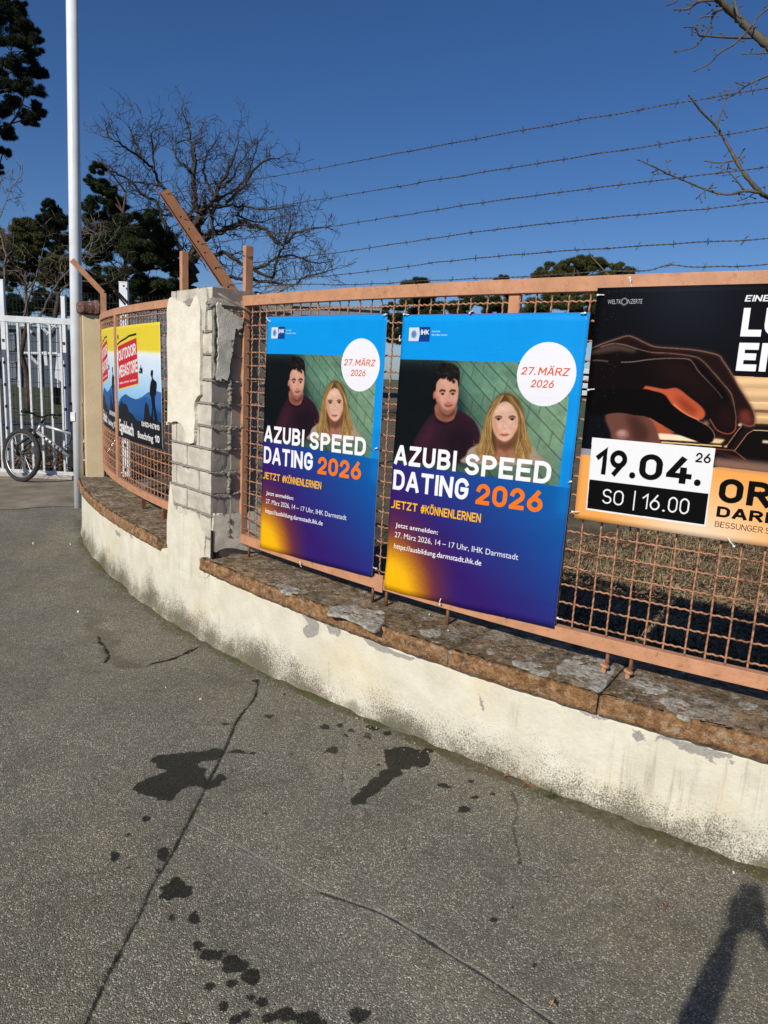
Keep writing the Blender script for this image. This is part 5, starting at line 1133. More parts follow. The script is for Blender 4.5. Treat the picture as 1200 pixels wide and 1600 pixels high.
# tangled loose wire by the post, and a dry stem behind the rail
lw = thing('loose_wire', 'tangle of loose grey wire at the foot of the short salmon post', 'wire', kp(sPp, OFF+.05, ZT))
b = MB(); c0 = kp(sPp-.12, OFF+.05, ZT+.03)
for k in range(5): b.tube([c0+np.array([.05*math.cos(a*1.3+k)+.02*k-.04+.012*a, .04*math.sin(a+k), .02*math.sin(a*1.7+k)+.004*k]) for a in np.linspace(0, 7, 22)], .0017, 4)
b.build('wire_tangle', simple('grey_wire', (.28, .25, .22), .5, .3, 30, metal=.5), lw)

# ================================================================== LAMP POLE
pb = at_z(123.5, 793, -.06); d0 = ray(112.3, 0); 
ptop = at_plane(112.5, 5, pb, np.array([0.15, 1., 0])/np.hypot(.15, 1)); dirp = (ptop-pb)/np.linalg.norm(ptop-pb)
g = G('galvanised'); c1 = g.ramp(g.noise(4, 5), [(.3, (.58, .60, .62)), (.7, (.72, .74, .76))]); c1 = g.mix(c1, (.30, .30, .30), g.ramp(g.noise(1., 4, .7, vec=g.mapped((30, 30, 2))), [(.62, 0.), (.8, .35)])); g.out(c1, .5, .0, .4); M_GALV = g.m
pole = thing('lamp_pole', 'tall slender grey steel pole standing beside the curved wall', 'pole', pb)
b = MB(); b.tube([pb-[0, 0, .02], pb+dirp*1.2, pb+dirp*1.21, pb+dirp*3.2, pb+dirp*6.5], [.052, .054, .062, .062, .055], 20); b.build('shaft', M_GALV, pole, smooth=True)
b = MB(); b.box(pb+dirp*1.05+np.array([-.03, -.058, 0]), (.05, .012, .10)); b.build('number_tag', simple('tag_white', (.75, .75, .73), .5), pole)
# far cream pillar
fc = at_z(163, 722, CZ); fl = at_z(134, 722, CZ); wd_ = 1.0
e1 = np.array([fl[0]-fc[0], fl[1]-fc[1], 0]); wl = np.linalg.norm(e1); e1 /= wl; e2 = np.array([e1[1], -e1[0], 0]); e2 = e2 if e2[1] > 0 else -e2
fpil = thing('cream_pillar', 'smooth cream rendered pillar with a crumbling red brown cap at the far wall end', 'pillar', (fc+fl)/2)
g = G('cream_render'); c1 = g.ramp(g.noise(3, 6), [(.3, (.60, .46, .27)), (.7, (.70, .55, .34))]); c1 = g.mix(c1, (.30, .23, .14), g.ramp(g.noise(40, 5, .8), [(.60, 0.), (.70, .5)])); g.out(c1, .9, 0, .2); g.bump(g.noise(40, 5), .4, .006)
zt_ = at_plane(145, 492, fc, e2)[2]; 
bb = (fc+e1*wl/2+e2*.2)*np.array([1, 1, 0]); b = MB(); n_ = 8; b.box(bb+[0, 0, (CZ+zt_)/2-.1], (wl, .4, zt_-CZ+.2), np.stack([e1, e2, [0, 0, 1]], 1)); b.build('shaft', g.m, fpil, bevel=.01)
b = MB(); vs = []; z0c, z1c = zt_, at_plane(145, 470, fc, e2)[2]
ring = 28
for j, (z_, o_) in enumerate(((z0c, .0), (z0c+.015, .045), (z0c+(z1c-z0c)*.6, .055), (z1c-.01, .03), (z1c, -.05))):
    for k in range(ring):
        a = 2*math.pi*k/ring; cx, cy = math.cos(a), math.sin(a); m_ = max(abs(cx), abs(cy)); cx, cy = cx/m_, cy/m_
        q_ = mnoise.noise(Vector((cx*3, cy*3, z_*9)))*.035+mnoise.noise(Vector((cx*9, cy*9, z_*20)))*.012
        vs.append(bb+e1*cx*(wl/2+o_+q_)+e2*cy*(.2+o_+q_)+[0, 0, z_+q_*.6])
b.add(vs, [(j*ring+k, j*ring+(k+1) % ring, (j+1)*ring+(k+1) % ring, (j+1)*ring+k) for j in range(4) for k in range(ring)]+[tuple(range(4*ring, 5*ring))]); 
g = G('crumbling_cap'); c1 = g.ramp(g.noise(14, 7, .75), [(.3, (.09, .04, .03)), (.55, (.21, .11, .085)), (.75, (.42, .36, .32))]); g.out(c1, .95); g.bump(g.noise(30, 6, .8), 1., .03); b.build('cap', g.m, fpil)

# ================================================================== GATE, MESH FENCE, BICYCLE
GY = at_z(56, 746, -.06)[1]; GPl = lambda x, y: at_y(x, y, GY)
M_WHITE = painted('gate_paint', (.60, .62, .62), rust=(.25, .16, .10), amount=.70, dirt=(.38, .38, .36))
gate = thing('steel_gate', 'pale grey steel bar gate the bicycle leans on', 'gate', GPl(56, 745))
zg1, zg0 = GPl(0, 492.5)[2], GPl(0, 502)[2]; xg1 = GPl(122, 500)[0]
b = MB(); b.box(((xg1-5.0)/2+xg1/2, GY, (zg0+zg1)/2), (5.0, .05, zg1-zg0), None); b.build('top_rail', M_WHITE, gate, bevel=.003)
b = MB(); b.box((xg1-2.5, GY, .02), (5.0, .04, .05)); b.build('bottom_rail', M_WHITE, gate)
sp = GPl(27.7, 600)[0]-GPl(11.2, 600)[0]; x0 = GPl(11.4, 520)[0]; b = MB(); b.box((0, 0, (zg0+.045)/2), (.027, .027, zg0-.045)); first = None
for k in range(-28, 7):
    if first is None: first = b.build('bar', M_WHITE, gate); o = first
    else: o = first.copy(); COL.objects.link(o)
    o.location = (x0+sp*k, GY, 0)
kb = thing('kerb_stone', 'low pale concrete kerb strip beneath the steel gate', 'kerb', (xg1-3, GY, -.06)); b = MB(); b.box((xg1-2.7, GY+.02, -.045), (6, .16, .09)); b.build('kerb_body', simple('kerb_concrete', (.36, .34, .30), .9, .3, 9), kb, bevel=.01)
FY = GY+.7; mf = thing('bar_mesh_fence', 'tall fence of thin dark double bar mesh behind the steel gate', 'fence', (xg1-1.5, FY, 0))
M_DARKW = simple('green_black_wire', (.035, .045, .045), .5, .2, 20, metal=.3)
fz = at_y(100, 455, FY)[2]
b = MB(); b.tube([(0, 0, .02), (0, 0, fz)], .0028, 4, cap=False); first = None
for k in range(100):
    if first is None: first = b.build('wire', M_DARKW, mf); o = first
    else: o = first.copy(); COL.objects.link(o)
    o.location = (xg1+.9-k*.0525, FY, 0)
b = MB(); b.tube([(xg1+1.0, 0, 0), (xg1-5, 0, 0)], .004, 4, cap=False); first = None
for k in range(int(fz/.2)+1):
    for dy in (-.007, .007):
        if first is None: first = b.build('cross_wire', M_DARKW, mf); o = first
        else: o = first.copy(); COL.objects.link(o)
        o.location = (0, FY+dy, .06+k*.2)
def gpost(x, ytop, Y, wd, label, name='fence_post'):
    p = at_y(x, 700, Y); z_ = at_y(x, ytop, Y)[2]; xx_ = at_y(x, ytop+30, Y)[0]
    t = thing(name, label, 'post', (xx_, Y, -.06)); b = MB(); b.box((xx_, Y, z_/2-.03), (wd, .06, z_+.06)); b.build('post_body', M_GALV, t, bevel=.003)
    b = MB(); b.box((xx_, Y, z_+.006), (wd+.006, .066, .012)); b.build('post_cap', M_GALV, t)
    b = MB()
    for k in range(7): b.box((xx_, Y-.034, .25+k*.32), (.03, .012, .04))
    b.build('clamps', M_DARKW, t)
gpost(4, 438, FY-.06, .065, 'pale grey fence post at the left picture edge behind the gate'); gpost(100, 464, FY-.06, .06, 'pale grey fence post just left of the tall lamp pole')
gpost(194, 442, 9.2, .105, 'white post with a dark hole, rising behind the left mesh panel')
wpx = at_y(194, 447, 9.14); b = MB(); b.tube([wpx+[0, -.02, 0], wpx+[0, -.0, 0]], .011, 8)
hole = b.build('bolt_hole', simple('hole_black', (.01, .01, .01), .9), bpy.data.objects['fence_post.002'])

# ---- bicycle
bc = at_z(34, 753, -.06); bk = thing('bicycle', 'silver mountain bike with black fork and tyres leaning against the gate', 'bicycle', bc)
bd = np.array([.97, .24, 0]); bd /= np.linalg.norm(bd); bn = np.array([-bd[1], bd[0], 0]); lean = .13
def bp(x, z, y=0.): return bc+bd*x+bn*(y+z*lean)+np.array([0, 0, z])
M_FR = simple('bike_silver', (.52, .52, .50), .35, .1, 10, metal=.4); M_BLK = simple('bike_black', (.02, .02, .021), .5, .2, 20); M_TYRE = simple('tyre_rubber', (.035, .034, .033), .85, .3, 30); M_RIM = simple('rim_alloy', (.45, .45, .45), .35, .1, 10, metal=.7)
sa_ = R(-38); fd = bd*math.cos(sa_)+np.cross([0, 0, 1.], bd)*math.sin(sa_)          # steered front wheel direction
def wheel(c, d, name):
    up = np.array([bn[0]*lean, bn[1]*lean, 1.]); up /= np.linalg.norm(up); d = d-up*(d@up); d /= np.linalg.norm(d); ax_ = np.cross(d, up)
    ring = lambda r_, n=44, o=0: [c+d*r_*math.cos(a)+up*r_*math.sin(a)+ax_*o for a in np.linspace(0, 2*math.pi, n+1)[:-1]]
    w_ = bpy.data.objects.new(name, None); COL.objects.link(w_); w_.location = tuple(c); w_.parent = bk; w_.matrix_parent_inverse = bk.matrix_basis.inverted(); w_.empty_display_size = .1
    bpy.context.view_layer.update()
    def pt(b, nm, mat, **k):
        o = b.build(nm, mat, None, **k); o.parent = w_; o.matrix_parent_inverse = w_.matrix_world.inverted(); return o
    b = MB(); b.tube(ring(.332), .032, 10, closed=True); pt(b, 'tyre', M_TYRE, smooth=True)
    b = MB(); b.tube(ring(.300), .012, 8, closed=True); pt(b, 'rim', M_RIM, smooth=True)
    b = MB(); 
    for k in range(28):
        a = k*2*math.pi/28; b.tube([c+ax_*.03*(1 if k % 2 else -1)+d*.02*math.cos(a+1.3)+up*.02*math.sin(a+1.3), c+d*.296*math.cos(a)+up*.296*math.sin(a)], .0018, 4)
    pt(b, 'spokes', M_RIM); b = MB(); b.tube([c-ax_*.05, c+ax_*.05], .018, 10); b.tube([c-ax_*.035, c-ax_*.031], .075, 20); pt(b, 'hub', M_BLK, smooth=False)
    return up, ax_
fh, rh = bp(0, .36), bp(1.09, .36)
up_, fax = wheel(fh, fd, 'wheel'); wheel(rh, bd, 'wheel')
HT, HB = bp(.255, .80), bp(.20, .685); BB = bp(.68, .30); ST = bp(.86, .70); SB = bp(.80, .60)
def btube(nm, pts, r_, mat, par=bk, n=10): b = MB(); b.tube(pts, r_, n); return b.build(nm, mat, par, smooth=True)
b = MB()
for pts, r_ in (([HT, HB], .022), ([HT-[0, 0, .02], SB+bd*.012+[0, 0, .02]], .019), ([HB, BB], .024), ([BB, ST], .017), ([BB+bn*.05, rh+bn*.06], .011), ([BB-bn*.05, rh-bn*.06], .011), ([SB+bn*.03, rh+bn*.06], .009), ([SB-bn*.03, rh-bn*.06], .009), ([BB-bn*.04, BB+bn*.04], .024)): b.tube(pts, r_, 10)
b.build('frame', M_FR, bk, smooth=True)
b = MB(); L_ = HB-BB; 
for k in range(6): c = BB-L_*0+(HB-BB)*(.35+.09*k)-bn*.024; b.box(c, (.022, .003, .03), np.stack([bd, bn, [0, 0, 1]], 1))
b.build('frame_lettering', M_BLK, bk)
b = MB(); crown = bp(.165, .62)
for s_ in (-1, 1): b.tube([crown+fax*.065*s_+fd*.0, fh+fax*.06*s_+[0, 0, .14], fh+fax*.06*s_], [.017, .02, .018], 8)
b.tube([crown-fax*.07, crown+fax*.07], .02, 8); b.tube([HB, crown], .018, 8); b.build('fork', M_BLK, bk, smooth=True)
sc_ = HT+(HT-HB)/np.linalg.norm(HT-HB)*.075; ste = sc_+fd*-.07+[0, 0, .02]
btube('stem', [HT, sc_, ste], .016, M_BLK)
hb_ = [ste+fax*(-.33)+[0, 0, .05]+fd*.05, ste+fax*(-.12)+[0, 0, .035], ste+fax*(-.05), ste+fax*.05, ste+fax*.12+[0, 0, .035], ste+fax*.33+[0, 0, .05]+fd*.05]
btube('handlebar', hb_, .014, M_BLK)
for s_, e in ((1, hb_[0]), (-1, hb_[-1])):
    btube('grip', [e, e+fax*.11*s_], .020, M_BLK); btube('brake_lever', [e+fax*.13*s_-fd*.02, e+fax*.10*s_-fd*.07-[0, 0, .05], e+fax*.02*s_-fd*.08-[0, 0, .05]], .007, M_BLK)
b = MB(); b.tube([bp(.145, .69, -.02), bp(.10, .71, -.03)], .034, 10); b.build('front_lamp', M_BLK, bk); b = MB(); b.tube([bp(.25, .66, -.02), bp(.17, .72, -.04), bp(.08, .70)], .004, 5); b.tube([ste, bp(.2, .95, -.05), bp(.24, .78, -.03)], .004, 5); b.tube([ste+fax*.1, bp(.13, .84, -.08), bp(.16, .66, -.03)], .004, 5); b.build('brake_cable', M_BLK, bk, smooth=True)
b = MB(); b.box(bp(.67, .66, -.05), (.05, .05, .13), np.stack([bd, bn, [0, 0, 1]], 1)); b.tube([bp(.66, .72, -.06), bp(.62, .55, -.07), bp(.56, .50, -.06), bp(.62, .47, -.06)], .013, 7); b.build('folding_lock', M_BLK, bk)
btube('seat_post', [ST, bp(.90, .83)], .013, M_BLK)
b = MB(); b.strip([(bp(.70, .86), bn, np.array([0, 0, 1.])), (bp(.80, .855), bn, np.array([0, 0, 1.])), (bp(.92, .86), bn, np.array([0, 0, 1.])), (bp(.98, .87), bn, np.array([0, 0, 1.]))], [(-.02, 0), (.02, 0), (.022, .035), (-.022, .035)]); 
b.v = [tuple(bc*0+np.array(v)) for v in b.v]; b.build('saddle', M_BLK, bk, bevel=.008)
b = MB(); b.tube([BB-bn*.05, BB-bn*.055], .09, 22); b.tube([BB-bn*.07, BB-bn*.075+bd*.10-[0, 0, .13]], .009, 6); b.tube([BB+bn*.07, BB+bn*.075-bd*.10+[0, 0, .13]], .009, 6); b.box(BB-bn*.11+bd*.10-[0, 0, .13], (.09, .08, .02)); b.box(BB+bn*.11-bd*.10+[0, 0, .13], (.09, .08, .02)); b.build('crank', M_BLK, bk)

# ================================================================== BACKGROUND BUILDINGS
def hall(name, label, cat, x0p, x1p, yt, Y, depth, wallc, roofc, rows, cols, z0=-.1, gable=0.):
    a, c = at_y(x0p, yt, Y), at_y(x1p, yt, Y); zt = (a[2]+c[2])/2; X0, X1 = a[0], c[0]
    t = thing(name, label, cat, ((X0+X1)/2, Y, z0)); b = MB(); b.box(((X0+X1)/2, Y+depth/2, (zt+z0)/2), (X1-X0, depth, zt-z0)); b.build('wall', simple(name+'_wall', wallc, .8, .12, .6), t)
    b = MB(); b.box(((X0+X1)/2, Y+depth/2, zt+.12), (X1-X0+.5, depth+.5, .24)); b.build('roof', simple(name+'_roof', roofc, .7, .2, 1), t)
    gm = bpy.data.materials.get('far_glass') or simple('far_glass', (.10, .13, .16), .2, .3, 1); W_ = (X1-X0)/cols
    for r in range(rows):
        for k in range(cols):
            zc = z0+(zt-z0)*(r+.55)/rows; fr = MB(); hw, hh = W_*.36, (zt-z0)/rows*.28; xc = X0+W_*(k+.5)
            for dx, dz, sx_, sz_ in ((0, hh, 2*hw+.1, .1), (0, -hh, 2*hw+.1, .1), (-hw, 0, .1, 2*hh), (hw, 0, .1, 2*hh)): fr.box((xc+dx, Y-.04, zc+dz), (sx_, .1, sz_))
            fo = fr.build('window', simple('far_frame', (.14, .15, .16), .6) if not bpy.data.materials.get('far_frame') else bpy.data.materials['far_frame'], t); pn = MB(); pn.box((xc, Y-.015, zc), (2*hw, .02, 2*hh)); po_ = pn.build('pane', gm, None); po_.parent = fo
    return t
hall('office_block', 'low bluish grey office block far beyond the gate', 'building', -260, 52, 508, 46, 14, (.075, .088, .105), (.05, .055, .065), 2, 12)
hall('workshop_hall', 'long slate grey workshop hall far behind the posters', 'building', 150, 596, 474, 58, 18, (.17, .19, .22), (.20, .22, .25), 2, 10)
# white glasshouse with crossed braces behind the gate
t = thing('glasshouse', 'small white framed glasshouse with slanting braces seen through the gate bars', 'glasshouse', at_y(78, 600, 26)); M_WF = simple('white_frame', (.55, .57, .60), .5, .08); b = MB()
gy = 26; pA = lambda x, y: at_y(x, y, gy)
for L_ in ([(30, 512), (60, 503), (90, 512)], [(30, 512), (30, 605)], [(90, 512), (92, 606)], [(60, 503), (62, 606)], [(32, 506), (50, 520)], [(62, 508), (76, 522)], [(88, 508), (74, 524)], [(30, 552), (92, 553)], [(44, 553), (60, 570)], [(44, 553), (75, 552)]): b.tube([pA(*p) for p in L_], .055, 4)
b.build('frame', M_WF, t); b = MB(); P = [pA(31, 513), pA(89, 513), pA(91, 605), pA(31, 605)]; b.add([p+[0, .1, 0] for p in P]+[p+[0, 3, 0] for p in P], [(0, 1, 2, 3), (7, 6, 5, 4), (0, 4, 5, 1), (1, 5, 6, 2), (3, 7, 4, 0)])
g = G('hazy_glass'); g.out((.07, .09, .11), .35, 0., .3); b.build('glazing', g.m, t)
t = thing('curtain_screen', 'bright white board leaning by the glasshouse seen through the gate bars', 'board', at_y(90, 600, 24)); b = MB(); P = [at_y(89, 552, 24), at_y(97, 552, 24), at_y(99, 598, 24), at_y(85, 590, 24)]; b.add(P+[p+[0, .06, 0] for p in P], [(0, 1, 2, 3), (7, 6, 5, 4), (0, 4, 5, 1), (1, 5, 6, 2), (2, 6, 7, 3), (3, 7, 4, 0)]); b.build('board_face', M_WF, t)
t = thing('white_board', 'narrow white board standing upright between the gate bars', 'board', at_y(70, 570, 24)); b = MB(); P = [at_y(67, 549, 24), at_y(73, 549, 24), at_y(75, 571, 24), at_y(70, 571, 24)]; b.add(P+[p+[0, .06, 0] for p in P], [(0, 1, 2, 3), (7, 6, 5, 4), (0, 4, 5, 1), (1, 5, 6, 2), (2, 6, 7, 3), (3, 7, 4, 0)]); b.build('board_face', M_WF, t)
# stack of white boards seen between the blue poster and the black board
for k in range(4):
    zc = at_y(915, 614-k*11, 22); t = thing('board_stack', ['lowest bundle of white boards between the middle blue poster and black board', 'second bundle from the bottom in the stack of white boards', 'third bundle from the bottom in the stack of white boards', 'topmost bundle of the white board stack between two posters'][k], 'board bundle', zc, 'stacked bundles of white boards'); b = MB(); b.box(zc, (4.4, 1.6, .15)); b.build('boards', M_WF, t, bevel=.02)
    b = MB(); 
    for dx in (-1.4, 0, 1.4): b.box(zc-[dx, 0, .105], (.12, 1.6, .055))
    b.build('battens', simple('batten_wood', (.12, .09, .06), .9) if k == 0 else bpy.data.materials['batten_wood'], t)
zc = at_y(915, 634, 22); t = thing('green_container', 'low dark green container under the stack of white boards', 'container', zc); b = MB(); b.box((zc[0], 22, (at_y(915, 622, 22)[2]-.02)/2), (4.6, 1.8, at_y(915, 622, 22)[2]+.02)); b.build('container_body', simple('container_green', (.05, .075, .05), .7), t, bevel=.02)
b = MB(); 
for k in range(12): b.box((zc[0]-2.1+k*.38, 21.07, at_y(915, 622, 22)[2]/2), (.05, .05, at_y(915, 622, 22)[2]*.9))
b.build('ribs', bpy.data.materials['container_green'], t)

# ================================================================== TREES
def leafmat(name, lo, hi):
    g = G(name); c1 = g.ramp(g.noise(.9, 4), [(.3, lo), (.7, hi)]); c1 = g.mix(c1, tuple(k*1.7 for k in hi), g.ramp(g.noise(9, 2), [(.55, 0.), (.75, .6)])); g.out(c1, .75, 0, .2); g.b.inputs['Specular IOR Level'].default_value = .15; return g.m
M_PINE = leafmat('pine_needles', (.018, .026, .010), (.045, .060, .020)); M_PINE2 = leafmat('olive_needles', (.040, .045, .014), (.085, .090, .028)); M_PINE3 = leafmat('dark_needles', (.010, .016, .009), (.024, .034, .015))
M_BARK = simple('bark', (.048, .040, .032), .95, .4, 12, bump=.6, bscale=30); M_PBARK = simple('pine_bark', (.075, .045, .03), .95, .4, 10, bump=.6, bscale=20)
def conifer(name, label, Y, clumps, trunk, mat, seed, dens=1., needle=.11, zbase=-.1, limb_px=None, group='evergreen trees behind the fence', bark=None):
    """clumps: (px, py, radius_px) of foliage masses measured on the photograph, spread in depth round Y"""
    r_ = np.random.default_rng(seed); C, U, V = [], [], []; tx, top = trunk
    T0 = at_y(tx, 560, Y); T0[2] = zbase; T1 = at_y(tx+r_.normal(0, 3), top, Y)
    root = thing(name, label, 'tree', T0, group); b = MB(); th = max(.10, (T1[2]-zbase)*.020)
    pts = [T0+(T1-T0)*t+np.array([.25*mnoise.noise(Vector((t*4, seed, 0))), .25*mnoise.noise(Vector((t*4, seed, 5))), 0])*min(1, t*3) for t in np.linspace(0, 1, 12)]
    b.tube(pts, [th*(1-.8*t) for t in np.linspace(0, 1, 12)], 8)
    for (x, y, rp) in clumps:
        Rm = rp*Y/F; dy = r_.uniform(-1, 1)*Rm*1.6; c0 = at_y(x, y, Y+dy)
        hb = max(zbase+1., min(c0[2]-Rm*.6-.2, T1[2])); t = (hb-zbase)/max(.1, T1[2]-zbase); st = pts[int(np.clip(t, 0, 1)*11)]
        mid = (st+c0)/2+r_.normal(0, .2, 3); b.tube(spline([st, mid, c0], 4), [max(.015, th*.22*(1-.8*k/8)) for k in range(9)], 5, cap=False)
        nsub = int(12+Rm*16)
        for k in range(nsub):
            v = r_.normal(0, 1, 3); v /= np.linalg.norm(v); rr = Rm*(.35+.65*r_.random()**.5); sc = c0+v*rr*np.array([1, 1, .75]); sr = Rm*(.16+.2*r_.random())
            if k % 2 == 0: b.tube([c0+(sc-c0)*.1, (c0+sc)/2+r_.normal(0, .05, 3), sc], [.012, .009, .005], 3, cap=False)
            n = int(dens*(90+700*sr*sr*9)); n = int(min(n, 1100)*2.3)
            d = r_.normal(0, 1, (n, 3)); d /= np.linalg.norm(d, axis=1)[:, None]; p = sc+d*(sr*(r_.random(n)**.45))[:, None]*np.array([1.2, 1.2, .7])
            u = d+r_.normal(0, .7, (n, 3)); u[:, 2] += .35; u /= np.linalg.norm(u, axis=1)[:, None]; w_ = np.cross(u, r_.normal(0, 1, (n, 3))); w_ /= np.linalg.norm(w_, axis=1)[:, None]
            C.append(p); U.append(u*needle*.55*(.6+.8*r_.random(n))[:, None]); V.append(w_*needle*.13)
    b.build('trunk', bark or M_PBARK, root, smooth=True)
    quads('crown', np.concatenate(C), np.concatenate(U), np.concatenate(V), mat, root)
    return root
conifer('pine_tree', 'tall dark pine cut off by the left picture edge, above everything', 17, [(5, 25, 30), (40, 52, 22), (18, 80, 28), (52, 68, 16), (50, 105, 20), (12, 125, 26), (42, 142, 22), (56, 172, 14), (20, 170, 24), (45, 185, 14), (6, 205, 18), (4, 240, 12), (0, 265, 9), (-30, 60, 40), (-50, 130, 40), (-40, 200, 32), (-20, -10, 40), (30, 10, 12), (-70, 0, 45)], (-55, -60), M_PINE3, 1, 1.0, .09)
conifer('pine_tree', 'dark green pine with a pointed top just right of the pole', 24, [(152, 262, 11), (150, 285, 18), (168, 305, 20), (140, 320, 16), (188, 318, 18), (160, 345, 28), (205, 350, 26), (235, 362, 22), (185, 385, 32), (232, 395, 30), (262, 405, 22), (150, 395, 26), (215, 425, 30), (262, 440, 20), (170, 432, 26), (240, 340, 14), (180, 362, 26), (140, 370, 20), (215, 388, 28), (190, 450, 28), (235, 455, 26), (145, 445, 24), (275, 420, 14), (255, 375, 16)], (196, 300), M_PINE, 2, 1., .13)
conifer('pine_tree', 'small dark pointed pine between the left edge and the pole', 27, [(76, 318, 9), (84, 335, 15), (72, 352, 18), (98, 350, 16), (90, 372, 22), (112, 380, 18)], (85, 320), M_PINE3, 3, 1., .13)
conifer('pine_tree', 'broad olive green pine crown low at the left behind the gate', 22, [(38, 355, 20), (18, 372, 24), (55, 372, 22), (30, 395, 30), (70, 398, 26), (8, 410, 26), (52, 425, 26), (95, 412, 22), (110, 435, 18), (78, 440, 18), (20, 440, 20)], (40, 380), M_PINE2, 4, 1.0, .12)
conifer('pine_tree', 'flat topped green pine behind the middle poster, right part of the sky line', 34, [(842, 432, 14), (862, 424, 16), (890, 416, 17), (915, 411, 15), (935, 416, 14), (962, 424, 14), (982, 424, 10), (905, 432, 22), (870, 445, 22), (935, 445, 22), (820, 448, 14), (895, 470, 30), (850, 480, 30), (940, 480, 26), (920, 510, 26), (860, 515, 26)], (900, 420), M_PINE2, 5, .8, .17)
conifer('pine_tree', 'rounded pine crown just showing above the salmon rail over the middle poster', 34, [(655, 440, 11), (640, 452, 16), (668, 455, 18), (650, 475, 26), (620, 490, 22), (690, 490, 26), (640, 515, 26), (612, 520, 18)], (655, 440), M_PINE, 6, .8, .17)
conifer('pine_tree', 'pine tops between the rounded and the flat topped crown', 38, [(788, 438, 9), (770, 450, 15), (800, 455, 15), (740, 468, 22), (785, 480, 26), (720, 490, 24)], (780, 440), M_PINE, 7, .8, .18)
# row of dark shrubs far left behind the mesh fence
conifer('shrub', 'dark shrubs under the bare tree left of the pillar', 30, [(140, 455, 20), (170, 470, 24), (210, 468, 22), (250, 465, 20), (120, 480, 18), (30, 480, 26), (90, 478, 24), (300, 462, 18), (345, 462, 14), (15, 470, 18), (60, 462, 16)], (200, 470), M_PINE3, 8, .7, .15, group=None)

def limbs(b, PL, Y, w0, w1, seed, depth=.5, twig=True, twl=.9, n=5, wpx=True, lev=2, dens=1.):
    """trace limbs (pixel paths on the photo) into 3D at distance Y and grow finer twigs from them"""
    r_ = np.random.default_rng(seed)
    for li, (path, wa, wb_) in enumerate(PL):
        ph = r_.random()*6; m_ = len(path)
        P = [at_y(x, y, Y+depth*math.sin(ph+i*.7)*(i/m_)) for i, (x, y) in enumerate(path)]
        Q = spline(P, 5); N = len(Q); rad = [(wa+(wb_-wa)*i/(N-1))*Y/F/2 for i in range(N)]
        for i in range(1, N-1): Q[i] = Q[i]+r_.normal(0, rad[i]*.5, 3)
        b.tube(Q, rad, n, cap=False)
        if not twig: continue
        def grow(p, d, L, r0, lv):
            k = max(3, int(L/.16)); pts = [p]; q = np.array(p, float); dd = np.array(d, float)
            for i in range(k):
                dd = dd+r_.normal(0, .27, 3)+np.array([0, 0, .05]); dd /= np.linalg.norm(dd); q = q+dd*L/k; pts.append(q.copy())
            b.tube(pts, [max(.0065, r0*(1-.75*i/k)) for i in range(k+1)], 3, cap=False)
            if lv > 0:
                for _ in range(int((2.2+r_.random()*2)*dens+.5)):
                    i = r_.integers(1, k+1); nd = dd+r_.normal(0, .75, 3); nd /= np.linalg.norm(nd); grow(pts[i], nd, L*(.45+.3*r_.random()), r0*.6, lv-1)
        for i in range(3, N-1):
            if r_.random() < .75*dens:
                t = (Q[i+1]-Q[i-1]); t /= np.linalg.norm(t); sd = r_.normal(0, 1, 3); sd -= t*(sd@t); sd /= np.linalg.norm(sd); d = t*.55+sd*.9+np.array([0, 0, .18]); d /= np.linalg.norm(d)
                grow(Q[i], d, twl*(.4+.8*r_.random()), max(.012, rad[i]*.35), lev)
        t = Q[-1]-Q[-3]; t /= np.linalg.norm(t)
        for _ in range(2): grow(Q[-1], t+r_.normal(0, .25, 3), twl*.7, max(.01, rad[-1]*.8), lev-1)
o7 = lambda L: [(140+x/3, 170+y/3) for x, y in L]
